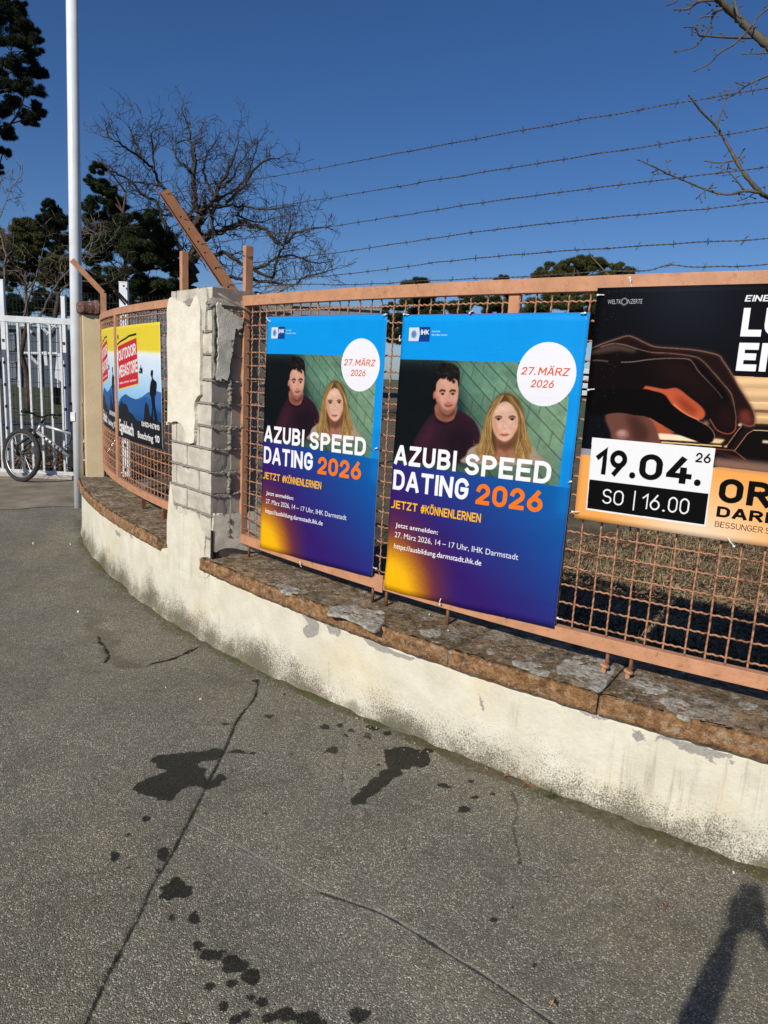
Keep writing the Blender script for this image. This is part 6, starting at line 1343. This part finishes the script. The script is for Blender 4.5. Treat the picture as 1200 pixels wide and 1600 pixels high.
OAK = [(o7([(468, 830), (470, 740), (490, 690), (512, 630), (507, 560)]), 13, 8), (o7([(507, 560), (500, 470), (490, 370), (495, 250), (480, 180), (465, 90), (440, 30)]), 7, 1.0), (o7([(490, 370), (470, 290), (410, 240), (385, 160)]), 4, 1), (o7([(505, 560), (530, 480), (590, 420), (600, 380), (640, 300), (680, 220), (700, 150)]), 6, 1),
 (o7([(540, 490), (620, 455), (720, 460), (830, 470), (920, 460)]), 4, 1), (o7([(590, 420), (560, 360), (535, 290), (545, 220), (590, 160)]), 3.5, 1), (o7([(640, 440), (720, 370), (760, 300), (830, 240), (870, 235)]), 3.5, 1),
 (o7([(510, 625), (580, 590), (650, 560), (710, 535), (790, 550), (860, 600), (900, 640), (960, 590), (1050, 560), (1110, 555)]), 7, 1), (o7([(580, 590), (575, 500), (600, 430), (680, 380), (740, 310), (790, 160)]), 4, 1), (o7([(485, 700), (430, 660), (380, 580), (340, 520), (310, 440), (250, 400), (190, 340), (120, 300), (90, 290)]), 5.5, 1),
 (o7([(510, 520), (440, 490), (400, 430), (340, 360), (300, 290), (250, 240), (180, 190), (120, 150), (60, 130)]), 4.5, 1), (o7([(300, 290), (295, 200), (290, 120), (310, 100)]), 2.5, .8), (o7([(250, 240), (210, 150), (185, 80)]), 2.5, .8), (o7([(500, 690), (600, 690), (640, 680), (760, 745), (830, 730), (880, 700), (960, 690), (1050, 720), (1110, 720)]), 5, 1),
 (o7([(760, 745), (850, 790), (880, 700), (910, 640), (940, 560), (940, 480)]), 3.5, .8), (o7([(640, 790), (720, 800), (820, 810), (950, 830), (1000, 790), (1080, 770), (1150, 750)]), 4, .8), (o7([(472, 745), (400, 700), (330, 640), (290, 600), (280, 540)]), 4.5, 1), (o7([(600, 380), (670, 330), (700, 260), (760, 180)]), 3, .8), (o7([(400, 700), (330, 740), (250, 760), (180, 830), (120, 800)]), 3.5, 1),
 (o7([(340, 360), (260, 350), (180, 340), (130, 360)]), 2.5, .8), (o7([(720, 460), (700, 500), (790, 530), (870, 510)]), 3, .8), (o7([(440, 490), (350, 500), (280, 470), (220, 480)]), 3, .8)]
tr = thing('bare_oak_tree', 'large leafless crooked oak standing behind the brick pillar', 'tree', at_y(296, 560, 25)*np.array([1, 1, 0]))
b = MB(); p_ = at_y(296, 447, 25); b.tube([p_*np.array([1, 1, 0])-[0, 0, .1], p_], [.32, .24], 8); b.build('trunk', M_BARK, tr, smooth=True)
b = MB(); limbs(b, [(p, a*1.5, c*1.5) for p, a, c in OAK], 25, 1, 1, 5, 1.6, twl=.80, lev=2, dens=1.0); b.build('crown', M_BARK, tr)
# thin bare bushes at the far left
tr = thing('bare_bush', 'grey leafless bush at the left edge behind the gate', 'bush', at_y(60, 560, 20)*np.array([1, 1, 0])); b = MB()
limbs(b, [([(5, 470), (8, 400), (-5, 340), (0, 290)], 5, 1), ([(35, 500), (50, 450), (60, 420), (70, 380)], 4, 1), ([(50, 450), (20, 410), (10, 380)], 2, .7), ([(60, 500), (80, 455), (110, 420), (140, 380), (150, 365)], 4, 1), ([(110, 420), (135, 400), (145, 370), (130, 360)], 2, .8), ([(0, 340), (15, 300), (25, 285)], 1.5, .6), ([(75, 470), (120, 440), (160, 445), (190, 430)], 3, .8)], 20, 1, 1, 9, .8, twl=.7, lev=2, dens=.9)
b.build('branches', simple('grey_bark', (.13, .105, .085), .95, .3, 12), tr)
# near bare tree whose branches reach in from the right
c9 = lambda L: [(960+x/3.636, y/3.636) for x, y in L]
NEAR = [(c9([(560, -25), (590, 0), (680, 80), (760, 160), (873, 260), (990, 400)]), 8, 13), (c9([(570, 0), (480, 10), (420, 50), (350, 55)]), 4, 2), (c9([(470, 10), (440, 30), (420, 22)]), 2, 1), (c9([(370, -20), (340, 15), (300, 30)]), 2.5, 1.5), (c9([(610, 50), (560, 80), (545, 150), (510, 200), (460, 265), (350, 295)]), 3.5, 1.2), (c9([(560, 90), (490, 100), (460, 150), (400, 155)]), 2.2, 1.2), (c9([(460, 150), (480, 200), (510, 210)]), 2, 1.6),
 (c9([(820, 215), (700, 215), (580, 210), (500, 200)]), 3.5, 2), (c9([(750, 180), (680, 250), (600, 300), (540, 360), (460, 400)]), 3.2, 1.2), (c9([(680, -10), (700, 80), (720, 100)]), 4, 3), (c9([(900, 30), (820, 90), (790, 140)]), 3, 2), (c9([(900, 300), (810, 305), (735, 305)]), 2.5, 1.3), (c9([(990, 390), (873, 430), (800, 460), (730, 500), (680, 540), (600, 565)]), 4, 1.2), (c9([(740, 490), (715, 480), (690, 465)]), 1.8, 1.2),
 (c9([(1100, 1330), (960, 1170), (873, 1120), (830, 1095), (740, 990), (690, 910), (640, 820), (580, 720), (500, 640), (425, 545)]), 8, 2.2), (c9([(580, 720), (600, 660), (630, 580), (650, 500)]), 2.5, 2), (c9([(690, 910), (600, 925), (520, 915)]), 2.4, 1.3), (c9([(690, 910), (715, 880), (735, 850)]), 2, 1.4), (c9([(830, 1095), (740, 1085), (640, 1105), (530, 1080), (430, 1040), (310, 990), (230, 950), (140, 910)]), 4.5, 1.6),
 (c9([(310, 985), (270, 988), (230, 990)]), 1.6, 1), (c9([(310, 975), (300, 940), (295, 915)]), 1.8, 1.3), (c9([(520, 1080), (495, 1100), (470, 1125)]), 1.8, 1), (c9([(520, 1080), (540, 1068), (555, 1055)]), 1.8, 1), (c9([(735, 1080), (690, 1020), (640, 970), (585, 950)]), 2.4, 1.2), (c9([(640, 970), (644, 950), (648, 935)]), 1.5, 1), (c9([(800, 1095), (750, 1125), (705, 1140)]), 2, 1)]
YN = 4.9; tb = at_y(1365, 420, YN); tr = thing('bare_tree', 'bare tree branches with buds reaching in from the right picture edge above the fence', 'tree', (tb[0], tb[1], 0))
M_TWIG = simple('twig_bark', (.10, .085, .06), .9, .35, 30, bump=.5, bscale=90)
b = MB(); b.tube(spline([(tb[0]+.1, tb[1], -.05), (tb[0]+.05, tb[1], 1.2), tb, (tb[0]-.1, tb[1]-.1, 4.2)], 6), [.12-.003*i for i in range(19)], 9); b.tube([(tb[0], tb[1], 3.2), at_y(1250, 100, YN)], [.06, .035], 7); b.tube([(tb[0], tb[1], 2.4), at_y(1262, 366, YN)], [.05, .03], 7); b.build('trunk', M_TWIG, tr, smooth=True)
r_ = np.random.default_rng(4)
for L_, wa, wb_ in NEAR:
    b = MB(); ph = r_.random()*6; P = [at_y(x, y, YN+.06*math.sin(ph+i)) for i, (x, y) in enumerate(L_)]; Q = spline(P, 6); N = len(Q)
    b.tube(Q, [(wa+(wb_-wa)*i/(N-1))*YN/F/2*(1+.12*r_.normal()) for i in range(N)], 6)
    for i in range(4, N-1, 5):
        if wa < 5 or i > 8:
            d = r_.normal(0, 1, 3); d[1] *= .4; d /= np.linalg.norm(d); l_ = .02+.03*r_.random(); e = Q[i]+d*l_; b.tube([Q[i], e], [.0028, .002], 4); b.tube([e-d*.004, e+d*.006, e+d*.014], [.003, .006, .001], 5)
    e = Q[-1]; d = Q[-1]-Q[-2]; d /= np.linalg.norm(d); b.tube([e-d*.004, e+d*.006, e+d*.016], [.004, .006, .001], 5)
    b.build('branch', M_TWIG, tr, smooth=True)
# dry stem leaning behind the rail
t = thing('dry_stem', 'single thin dry plant stem leaning above the salmon rail', 'plant', at_y(985, 600, 3.6)); b = MB(); b.tube([at_y(909, 374, 3.6), at_y(925, 402, 3.6), at_y(953, 432, 3.6), at_y(975, 560, 3.6), at_y(985, 830, 3.6)], [.001, .002, .003, .004, .005], 5); b.tube([at_y(925, 402, 3.6), at_y(934, 402, 3.6)], .0012, 4); b.build('stem', simple('dry_stem_straw', (.20, .15, .09), .9), t)

# ================================================================== YARD GRASS, LITTER, PAVEMENT DEBRIS
r_ = np.random.default_rng(12)
def scatter(n, smin, smax, dmin, dmax, pw=1.6):
    s_ = r_.uniform(smin, smax, n); d_ = dmin+(dmax-dmin)*r_.random(n)**pw; X = np.interp(s_, KS, K[:, 0])+np.interp(s_, KS, KN[:, 0])*d_; Y = np.interp(s_, KS, K[:, 1])+np.interp(s_, KS, KN[:, 1])*d_
    return X, Y
def blades(name, n, rg, hmin, hmax, wd, mat, dpw=1.5, flat=.4, kind='stuff'):
    X, Y = scatter(n, *rg, dpw); keep = (Y > 1.5); X, Y = X[keep], Y[keep]
    cl = np.array([mnoise.noise(Vector((x*1.7, y*1.7, 3))) for x, y in zip(X, Y)]); keep = r_.random(len(X)) < np.clip(.55+1.6*cl, .06, 1); X, Y = X[keep], Y[keep]; n = len(X)
    h = r_.uniform(hmin, hmax, n); d = r_.normal(0, 1, (n, 3)); d[:, 2] = abs(d[:, 2])*flat+.12; d /= np.linalg.norm(d, axis=1)[:, None]
    C = np.stack([X, Y, np.full(n, -.01)], 1); w_ = np.cross(d, [0, 0, 1.]); w_ /= np.linalg.norm(w_, axis=1)[:, None]
    o = quads(name, C, w_*wd, d*h[:, None], mat, kind=kind, tri=True); return o
M_STRAW = leafmat('dry_straw', (.24, .185, .10), (.44, .35, .20)); M_LEAF = leafmat('dead_leaves', (.12, .07, .04), (.30, .19, .11)); M_GREEN = leafmat('grass_green', (.05, .075, .018), (.10, .135, .035))
o = blades('dry_grass', 90000, (-1.4, 4.6, .45, 7), .03, .13, .0035, M_STRAW, 1.3, .45); tag(o, 'flattened dry straw coloured grass in the yard behind the mesh fence', 'grass')
o = blades('dry_tufts', 5000, (-1.4, 3.4, .46, .75), .08, .24, .003, M_STRAW, 1., 1.6); tag(o, 'upright dead grass stalks along the inner foot of the wall', 'grass')
o = blades('yard_grass', 16000, (-1.4, 7.5, .8, 9), .03, .08, .004, M_GREEN, 1.2, .8); tag(o, 'sparse green grass blades in the yard behind the fence', 'grass')
n = 26000; X, Y = scatter(n, -1.4, 4.8, .45, 8, 1.5); a = r_.random(n)*6.28; t_ = r_.normal(0, .5, n); U_ = np.stack([np.cos(a), np.sin(a), t_*.6], 1)*(.012+.02*r_.random(n))[:, None]; V_ = np.stack([-np.sin(a), np.cos(a), r_.normal(0, .5, n)], 1)*(.010+.014*r_.random(n))[:, None]
o = quads('leaf_litter', np.stack([X, Y, .01+.03*r_.random(n)], 1), U_, V_, M_LEAF, kind='stuff'); tag(o, 'brown dead leaves covering the ground behind the mesh fence', 'leaves')
# litter strip behind the gate
n = 9000; X = r_.uniform(-7.5, -3.7, n); Y = r_.uniform(10.3, 12.6, n); a = r_.random(n)*6.28; U_ = np.stack([np.cos(a), np.sin(a), r_.normal(0, .5, n)], 1)*.03; V_ = np.stack([-np.sin(a), np.cos(a), r_.normal(0, .6, n)], 1)*.025
o = quads('bed_leaves', np.stack([X, Y, .0+.09*r_.random(n)], 1), U_, V_, M_LEAF, kind='stuff'); tag(o, 'brown leaves heaped behind the pale steel gate', 'leaves')
# pavement: dead leaves, a grass tuft, pebbles
def gleaf(x, y, L_, rot, mat, label, name='dead_leaf'):
    c = at_z(x, y, ground_z(2.5)+.006); t = tag(None or bpy.data.objects.new(name, None), label, 'leaf', 'dead leaves lying by the wall foot'); COL.objects.link(t); t.location = tuple(c)
    b = MB(); vs = []; ns = 6
    for i in range(ns+1):
        u = i/ns; w_ = L_*.32*math.sin(math.pi*min(1, u*.95+.04))**.8; z_ = .006*math.sin(u*5)+.004; px_, py_ = math.cos(rot), math.sin(rot)
        for sd, zz in ((-1, .010), (0, 0), (1, .008)): vs.append((c[0]+px_*(u-.5)*L_-py_*w_*sd, c[1]+py_*(u-.5)*L_+px_*w_*sd, c[2]+z_+zz*abs(sd)*(1.2 if i % 2 else .7)))
    b.add(vs, [(i*3+k, (i+1)*3+k, (i+1)*3+k+1, i*3+k+1) for i in range(ns) for k in range(2)]); b.build('leaf_blade', mat, t); b = MB(); b.tube([vs[1], (c[0]-math.cos(rot)*L_*.7, c[1]-math.sin(rot)*L_*.7, c[2]+.004)], .0012, 4); b.build('leaf_stalk', mat, t)
M_LB = simple('leaf_rust_brown', (.25, .10, .045), .8, .3, 60); M_LT = simple('leaf_tan', (.42, .28, .14), .8, .3, 60)
gleaf(795, 1216, .045, .3, M_LB, 'rust brown curled dead leaf at the wall foot left of the grass tuft'); gleaf(826, 1230, .040, -.3, M_LB, 'rust brown dead leaf touching the grass tuft'); gleaf(748, 1197, .022, 1., M_LT, 'tiny tan dead leaf at the wall foot, leftmost of the row'); gleaf(760, 1205, .020, .4, M_LT, 'tiny tan dead leaf second from the left at the wall foot')
gleaf(865, 1574, .018, .2, M_LT, 'small tan leaf lying on the pavement near the bottom edge'); gleaf(1038, 1418, .030, 1.3, M_LB, 'narrow brown leaf on the open pavement left of the long shadow')
gt = thing('grass_tuft', 'small green grass tuft growing at the foot of the wall', 'grass tuft', at_z(861, 1240, 0)); c = at_z(861, 1247, 0); b = MB()
for k in range(70):
    a = r_.random()*6.28; l_ = .02+.035*r_.random(); p = c+np.array([r_.normal(0, .014), r_.normal(0, .008), 0]); d = np.array([math.cos(a), math.sin(a)*.7, .7+r_.random()]); d /= np.linalg.norm(d); s_ = np.array([-d[1], d[0], 0])*.0016
    b.add([p-s_, p+s_, p+d*l_*.6+s_*.7, p+d*l_*.6-s_*.7, p+d*l_+[0, 0, -.006]], [(0, 1, 2, 3), (3, 2, 4)])
b.build('blades', M_GREEN, gt, fixn=False)
# grit and crumbs along the wall foot (uncountable)
b = MB()
for k in range(900):
    s_ = r_.uniform(-.6, 7.2); o_ = -abs(r_.normal(0, .05))-.005; p = kp(s_, o_); z_ = ground_z(p[1]); q_ = .0012+.004*r_.random()**3; R_ = np.linalg.qr(r_.normal(0, 1, (3, 3)))[0]; b.box(p+[0, 0, z_+q_*.4], (q_*2.2, q_*1.6, q_), R_)
o = b.build('grit', simple('grit_stone', (.26, .22, .16), .9, .5, 90), kind='stuff', fixn=False); tag(o, 'crumbs of plaster and grit along the foot of the low wall', 'grit')
for i, (x, y, s_) in enumerate([(313, 1093, .010), (122, 957, .014), (259, 1075, .008), (877, 1270, .007), (1146, 1364, .008), (52, 850, .018), (110, 851, .012)]):
    p = at_z(x, y, ground_z(at_z(x, y)[1])); b = MB(); b.box(p+[0, 0, s_*.3], (s_*1.3, s_*.8, s_*.6), np.linalg.qr(r_.normal(0, 1, (3, 3)))[0]); o = b.build('pebble', simple('pebble_white', (.62, .58, .50), .8) if i == 0 else bpy.data.materials['pebble_white'], bevel=.002)
    tag(o, ['pale pebble on the pavement just below the pillar foot', 'white chip on the dark pavement left of the wall bend', 'small pale chip left of the pebble below the pillar', 'pale chip just right of the grass tuft', 'pale chip by the wall at the right edge', 'pale flat chip at the far left of the pavement', 'pale chip on the pavement left of the wall end'][i], 'pebble')
# bits on top of the cap
for i, (x, y) in enumerate([(671, 960), (1068, 1050), (700, 985)]):
    s_, z_ = on(x, y, .2); off_ = .10+.05*i; p = at_z(x, y, CZ+.003); b = MB(); b.box(p, (.010, .007, .005), np.linalg.qr(r_.normal(0, 1, (3, 3)))[0]); o = b.build('stone_chip', bpy.data.materials['pebble_white'], bevel=.001); tag(o, ['tiny pale chip on the cap slab under the middle poster', 'tiny pale chip on the cap slab near the two bolts', 'tiny pale chip on the cap slab front edge'][i], 'stone chip')

# ================================================================== THE PHOTOGRAPHER (behind the camera, casts the long shadow)
def skin(name, V, E, Rr, mat, parent, lvl=1):
    me = bpy.data.meshes.new(name); me.from_pydata([tuple(v) for v in V], E, []); me.materials.append(mat); o = link(name, me, parent)
    md = o.modifiers.new('skin', 'SKIN'); 
    for i, r0 in enumerate(Rr): me.skin_vertices[0].data[i].radius = (r0, r0) if np.isscalar(r0) else r0
    me.skin_vertices[0].data[0].use_root = True; md.use_smooth_shade = True
    sb = o.modifiers.new('sub', 'SUBSURF'); sb.levels = lvl; sb.render_levels = lvl; return o
per = thing('person', 'person in a dark jacket holding up a phone, taking the photograph', 'person', (.10, -.52, 0))
M_SKIN = simple('skin', (.50, .32, .24), .6, .06, 8); M_JACK = simple('jacket_cloth', (.03, .035, .05), .9, .2, 20); M_TROU = simple('trouser_cloth', (.05, .055, .07), .9, .2, 20); M_HAIR = simple('hair_brown', (.05, .03, .02), .8)
bx_, by_ = .10, -.50
J = {'pel': (bx_, by_, .95), 'sp': (bx_, by_, 1.15), 'ch': (bx_, by_+.01, 1.36), 'nk': (bx_, by_+.02, 1.50), 'hd0': (bx_-.005, by_+.04, 1.58), 'hd1': (bx_-.01, by_+.05, 1.68), 'hd2': (bx_-.01, by_+.04, 1.75),
     'sl': (bx_-.19, by_+.02, 1.42), 'el': (-.215, -.20, 1.27), 'wl': (-.060, -.050, 1.45), 'pl': (-.042, -.030, 1.50), 'sr': (bx_+.19, by_+.02, 1.42), 'er': (.31, -.20, 1.27), 'wr': (.080, -.050, 1.45), 'pr': (.056, -.030, 1.50),
     'hl': (bx_-.10, by_, .90), 'kl': (bx_-.13, by_+.06, .49), 'al': (bx_-.14, by_, .09), 'fl': (bx_-.15, by_+.14, .045), 'hr': (bx_+.10, by_, .90), 'kr': (bx_+.14, by_+.02, .49), 'ar': (bx_+.16, by_-.06, .09), 'fr': (bx_+.18, by_+.08, .045)}
nm = list(J); ix = {k: i for i, k in enumerate(nm)}; Ed = [('pel', 'sp'), ('sp', 'ch'), ('ch', 'nk'), ('nk', 'hd0'), ('hd0', 'hd1'), ('hd1', 'hd2'), ('ch', 'sl'), ('sl', 'el'), ('el', 'wl'), ('wl', 'pl'), ('ch', 'sr'), ('sr', 'er'), ('er', 'wr'), ('wr', 'pr'), ('pel', 'hl'), ('hl', 'kl'), ('kl', 'al'), ('al', 'fl'), ('pel', 'hr'), ('hr', 'kr'), ('kr', 'ar'), ('ar', 'fr')]
rad = {'pel': .13, 'sp': .12, 'ch': .13, 'nk': .055, 'hd0': .075, 'hd1': .085, 'hd2': .05, 'sl': .065, 'el': .042, 'wl': .027, 'pl': .03, 'sr': .065, 'er': .042, 'wr': .027, 'pr': .03, 'hl': .09, 'kl': .058, 'al': .042, 'fl': .038, 'hr': .09, 'kr': .058, 'ar': .042, 'fr': .038}
skin('body', [J[k] for k in nm], [(ix[a], ix[b_]) for a, b_ in Ed], [rad[k] for k in nm], M_SKIN, per, 1)
def sub(names, edges, scale, name, mat):
    i2 = {k: i for i, k in enumerate(names)}; skin(name, [J[k] for k in names], [(i2[a], i2[b_]) for a, b_ in edges], [rad[k]*scale*.9+.008 for k in names], mat, per, 1)
sub(['ch', 'sp', 'pel', 'sl', 'el', 'wl', 'sr', 'er', 'wr'], [('ch', 'sp'), ('sp', 'pel'), ('ch', 'sl'), ('sl', 'el'), ('el', 'wl'), ('ch', 'sr'), ('sr', 'er'), ('er', 'wr')], 1.12, 'jacket', M_JACK)
sub(['pel', 'hl', 'kl', 'al', 'hr', 'kr', 'ar'], [('pel', 'hl'), ('hl', 'kl'), ('kl', 'al'), ('pel', 'hr'), ('hr', 'kr'), ('kr', 'ar')], 1.08, 'trousers', M_TROU)
skin('hair', [(bx_-.01, by_+.01, 1.77), (bx_-.01, by_-.03, 1.70), (bx_-.005, by_-.035, 1.60)], [(0, 1), (1, 2)], [.075, .08, .06], M_HAIR, per, 1)
b = MB(); hc = np.array([bx_-.01, by_+.14, 1.655])
b.tube([hc+[0, .0, .03], hc+[0, .022, 0], hc+[0, .012, -.012]], [.008, .014, .010], 8); b.build('nose', M_SKIN, per, smooth=True)
for sx_ in (-1, 1):
    b = MB(); b.tube([hc+[sx_*.032, -.018, .03], hc+[sx_*.032, -.004, .03]], [.014, .010], 10); b.build('eye', simple('eye_white', (.7, .7, .7), .3) if sx_ < 0 else bpy.data.materials['eye_white'], per, smooth=True)
    b = MB(); b.tube([hc+[sx_*.082, -.09, .04], hc+[sx_*.092, -.10, .01], hc+[sx_*.082, -.09, -.025]], [.012, .016, .009], 8); b.build('ear', M_SKIN, per, smooth=True)
b = MB(); b.tube([hc+[-.024, -.012, -.045], hc+[0, -.002, -.047], hc+[.024, -.012, -.045]], [.003, .006, .003], 6); b.build('mouth', simple('lip', (.4, .16, .13), .5), per, smooth=True)
for sd, w0 in ((-1, J['pl']), (1, J['pr'])):
    w0 = np.array(w0)
    for f_ in range(4):
        p0 = w0+np.array([0, 0, -.010+.024*f_]); L_ = [.9, 1., .95, .75][f_]
        b = MB(); b.tube(spline([p0, p0+np.array([-sd*.008, .012, .004]), np.array([sd*.049, -.010, p0[2]+.010]), np.array([sd*(.046-.022*L_), -.0075, p0[2]+.016])], 3), [.0095]*7+[.008]*3, 7); b.build('finger', M_SKIN, per, smooth=True)
    b = MB(); b.tube(spline([w0+[0, 0, -.03], w0+[-sd*.012, -.015, -.01], np.array([sd*.028, -.026, w0[2]+.01])], 3), [.011]*5+[.009]*2, 7); b.build('thumb', M_SKIN, per, smooth=True)
ph = thing('phone', 'black phone held upright by the person taking the photograph', 'phone', (0, -.015, 1.55)); b = MB(); b.box((.004, -.018, 1.555), (.078, .009, .165)); b.build('phone_case', M_BLK, ph, bevel=.003)
b = MB(); b.box((.004, -.0237, 1.555), (.072, .002, .156)); b.build('screen', simple('phone_screen', (.01, .01, .012), .1, .1, 5), ph)

# irregular rim of soil and crumbled render heaped along the foot of the wall
g = G('foot_soil'); c1 = g.ramp(g.noise(40, 6, .8), [(.3, (.07, .06, .035)), (.55, (.15, .13, .085)), (.72, (.32, .28, .20))]); c1 = g.mix(c1, (.09, .10, .03), g.ramp(g.noise(4, 4), [(.5, 0.), (.62, .7)])); g.out(c1, .95, 0, .1); g.bump(g.noise(90, 5, .8), 1., .012)
b = MB(); vs = []; SS = np.arange(-.7, 7.6, .012); prof = [(-.045, -.004), (-.028, .35), (-.012, .8), (.004, 1.), (.030, 1.15), (.045, 1.1)]
for s_ in SS:
    a_ = .5+.9*mnoise.noise(Vector((s_*1.9, 3, 0)))+.5*mnoise.noise(Vector((s_*9, 7, 0))); a_ = max(.0, a_); gz_ = ground_z(kp(s_)[1])
    for o_, h_ in prof: 
        q_ = mnoise.noise(Vector((s_*40, o_*60, 2)))*.35+1; vs.append(kp(s_, o_*(.5+.8*a_) if o_ < 0 else o_, gz_-.006+.020*h_*a_*q_+(.004 if h_ > 0 else 0)))
n_ = len(prof); b.add(vs, [(i*n_+k, (i+1)*n_+k, (i+1)*n_+k+1, i*n_+k+1) for i in range(len(SS)-1) for k in range(n_-1)])
o = b.build('soil_rim', g.m, kind='stuff', smooth=True); tag(o, 'thin rim of soil and moss along the foot of the low wall', 'soil')
# brown concrete threshold before the gate
g = G('threshold_concrete'); c1 = g.ramp(g.noise(2.5, 7, .7), [(.3, (.13, .105, .07)), (.55, (.24, .205, .15)), (.75, (.34, .30, .23))]); c1 = g.mix(c1, (.40, .37, .30), g.ramp(g.noise(16, 6, .8), [(.62, 0.), (.70, .6)])); g.out(c1, .9, 0, .2); g.bump(g.noise(50, 5), .5, .006)
b = MB(); pl = at_z(-60, 798, -.06); pr_ = at_z(118, 792, -.06); xs_ = np.linspace(pl[0]-4, -3.1, 60); vs = []
for x in xs_:
    yb = pl[1]+(pr_[1]-pl[1])*(x-pl[0])/(pr_[0]-pl[0])+.10*mnoise.noise(Vector((x*3, 0, 0)))
    for y in np.linspace(yb, 10.1, 10): vs.append((x, y, gz(x, y)+.006))
b.add(vs, [(i*10+k, (i+1)*10+k, (i+1)*10+k+1, i*10+k+1) for i in range(59) for k in range(9)]); b.build('gate_threshold', g.m, kind='structure', smooth=True)

# tangle of dark dead stems in the yard (brambles)
r_ = np.random.default_rng(77); b = MB(); X, Y = scatter(520, -1.4, 4.4, .5, 5.5, 1.2)
for x, y in zip(X, Y):
    a = r_.random()*6.28; L_ = .15+.5*r_.random(); q = np.array([x, y, -.01]); d = np.array([math.cos(a)*.8, math.sin(a)*.8, .7+.8*r_.random()]); pts = [q]
    for k in range(6): d = d+r_.normal(0, .22, 3)+np.array([0, 0, -.26]); q = q+d/np.linalg.norm(d)*L_/6; q[2] = max(.005, q[2]); pts.append(q.copy())
    b.tube(pts, [.0035, .003, .003, .0025, .002, .0015, .001], 3, cap=False)
o = b.build('bramble_stems', simple('bramble', (.055, .035, .022), .9, .4, 20), kind='stuff', fixn=False); tag(o, 'tangle of thin dark dead stems on the yard ground behind the mesh', 'undergrowth')

# grey mortar smears on the cap slabs, round the joints
def smear(P, z=CZ-.0015, lip=None):
    from mathutils.geometry import delaunay_2d_cdt
    Q = smooth_poly([at_z(x, y, CZ)[:2] for x, y in P], 5); Q = [(p[0]+rng.normal(0, .002), p[1]+rng.normal(0, .002)) for p in Q]; a_ = np.array(Q)
    gx, gy = np.meshgrid(np.arange(a_[:, 0].min(), a_[:, 0].max(), .009), np.arange(a_[:, 1].min(), a_[:, 1].max(), .009)); gx = gx.ravel(); gy = gy.ravel(); ins = inpoly(gx, gy, Q)
    r0 = delaunay_2d_cdt([Vector(p) for p in Q]+[Vector((x, y)) for x, y in zip(gx[ins], gy[ins])], [(i, (i+1) % len(Q)) for i in range(len(Q))], [list(range(len(Q)))], 1, 1e-5)
    b = MB(); n_ = len(r0[0]); f = lambda v, i: (v[0], v[1], (z+.006*mnoise.noise(Vector((v[0]*75, v[1]*75, 1)))+.006*mnoise.noise(Vector((v[0]*25, v[1]*25, 1)))) if i >= len(Q) else CZ-.012)
    b.add([f(v, i) for i, v in enumerate(r0[0])], [tuple(t) for t in r0[2]]); b.build('mortar_smear', M_SMEAR, wall, smooth=True)
g = G('grey_smear'); c1 = g.ramp(g.noise(30, 8, .85), [(.40, (.15, .13, .09)), (.48, (.30, .28, .23)), (.58, (.50, .48, .41))]); g.out(c1, .95, 0, .1); g.bump(g.noise(90, 5, .8), .9, .008); M_SMEAR = g.m
for P in ([(868, 1042), (885, 1028), (908, 1022), (940, 1026), (962, 1040), (955, 1056), (944, 1072), (930, 1080), (912, 1066), (890, 1056), (872, 1054)], [(515, 948), (545, 945), (575, 950), (602, 955), (598, 975), (585, 985), (560, 972), (535, 962), (512, 958)], [(975, 1064), (1005, 1062), (1035, 1066), (1045, 1078), (1020, 1084), (990, 1076)],
          [(1032, 1088), (1055, 1086), (1072, 1094), (1090, 1118), (1070, 1122), (1050, 1110), (1034, 1100)], [(760, 1012), (772, 1010), (775, 1020), (762, 1022)], [(655, 985), (680, 982), (692, 988), (670, 996)], [(805, 1028), (840, 1036), (862, 1050), (850, 1058), (825, 1046), (800, 1038)], [(1155, 1095), (1185, 1100), (1180, 1110), (1158, 1106)], [(430, 912), (460, 915), (470, 925), (445, 926)]): smear(P)
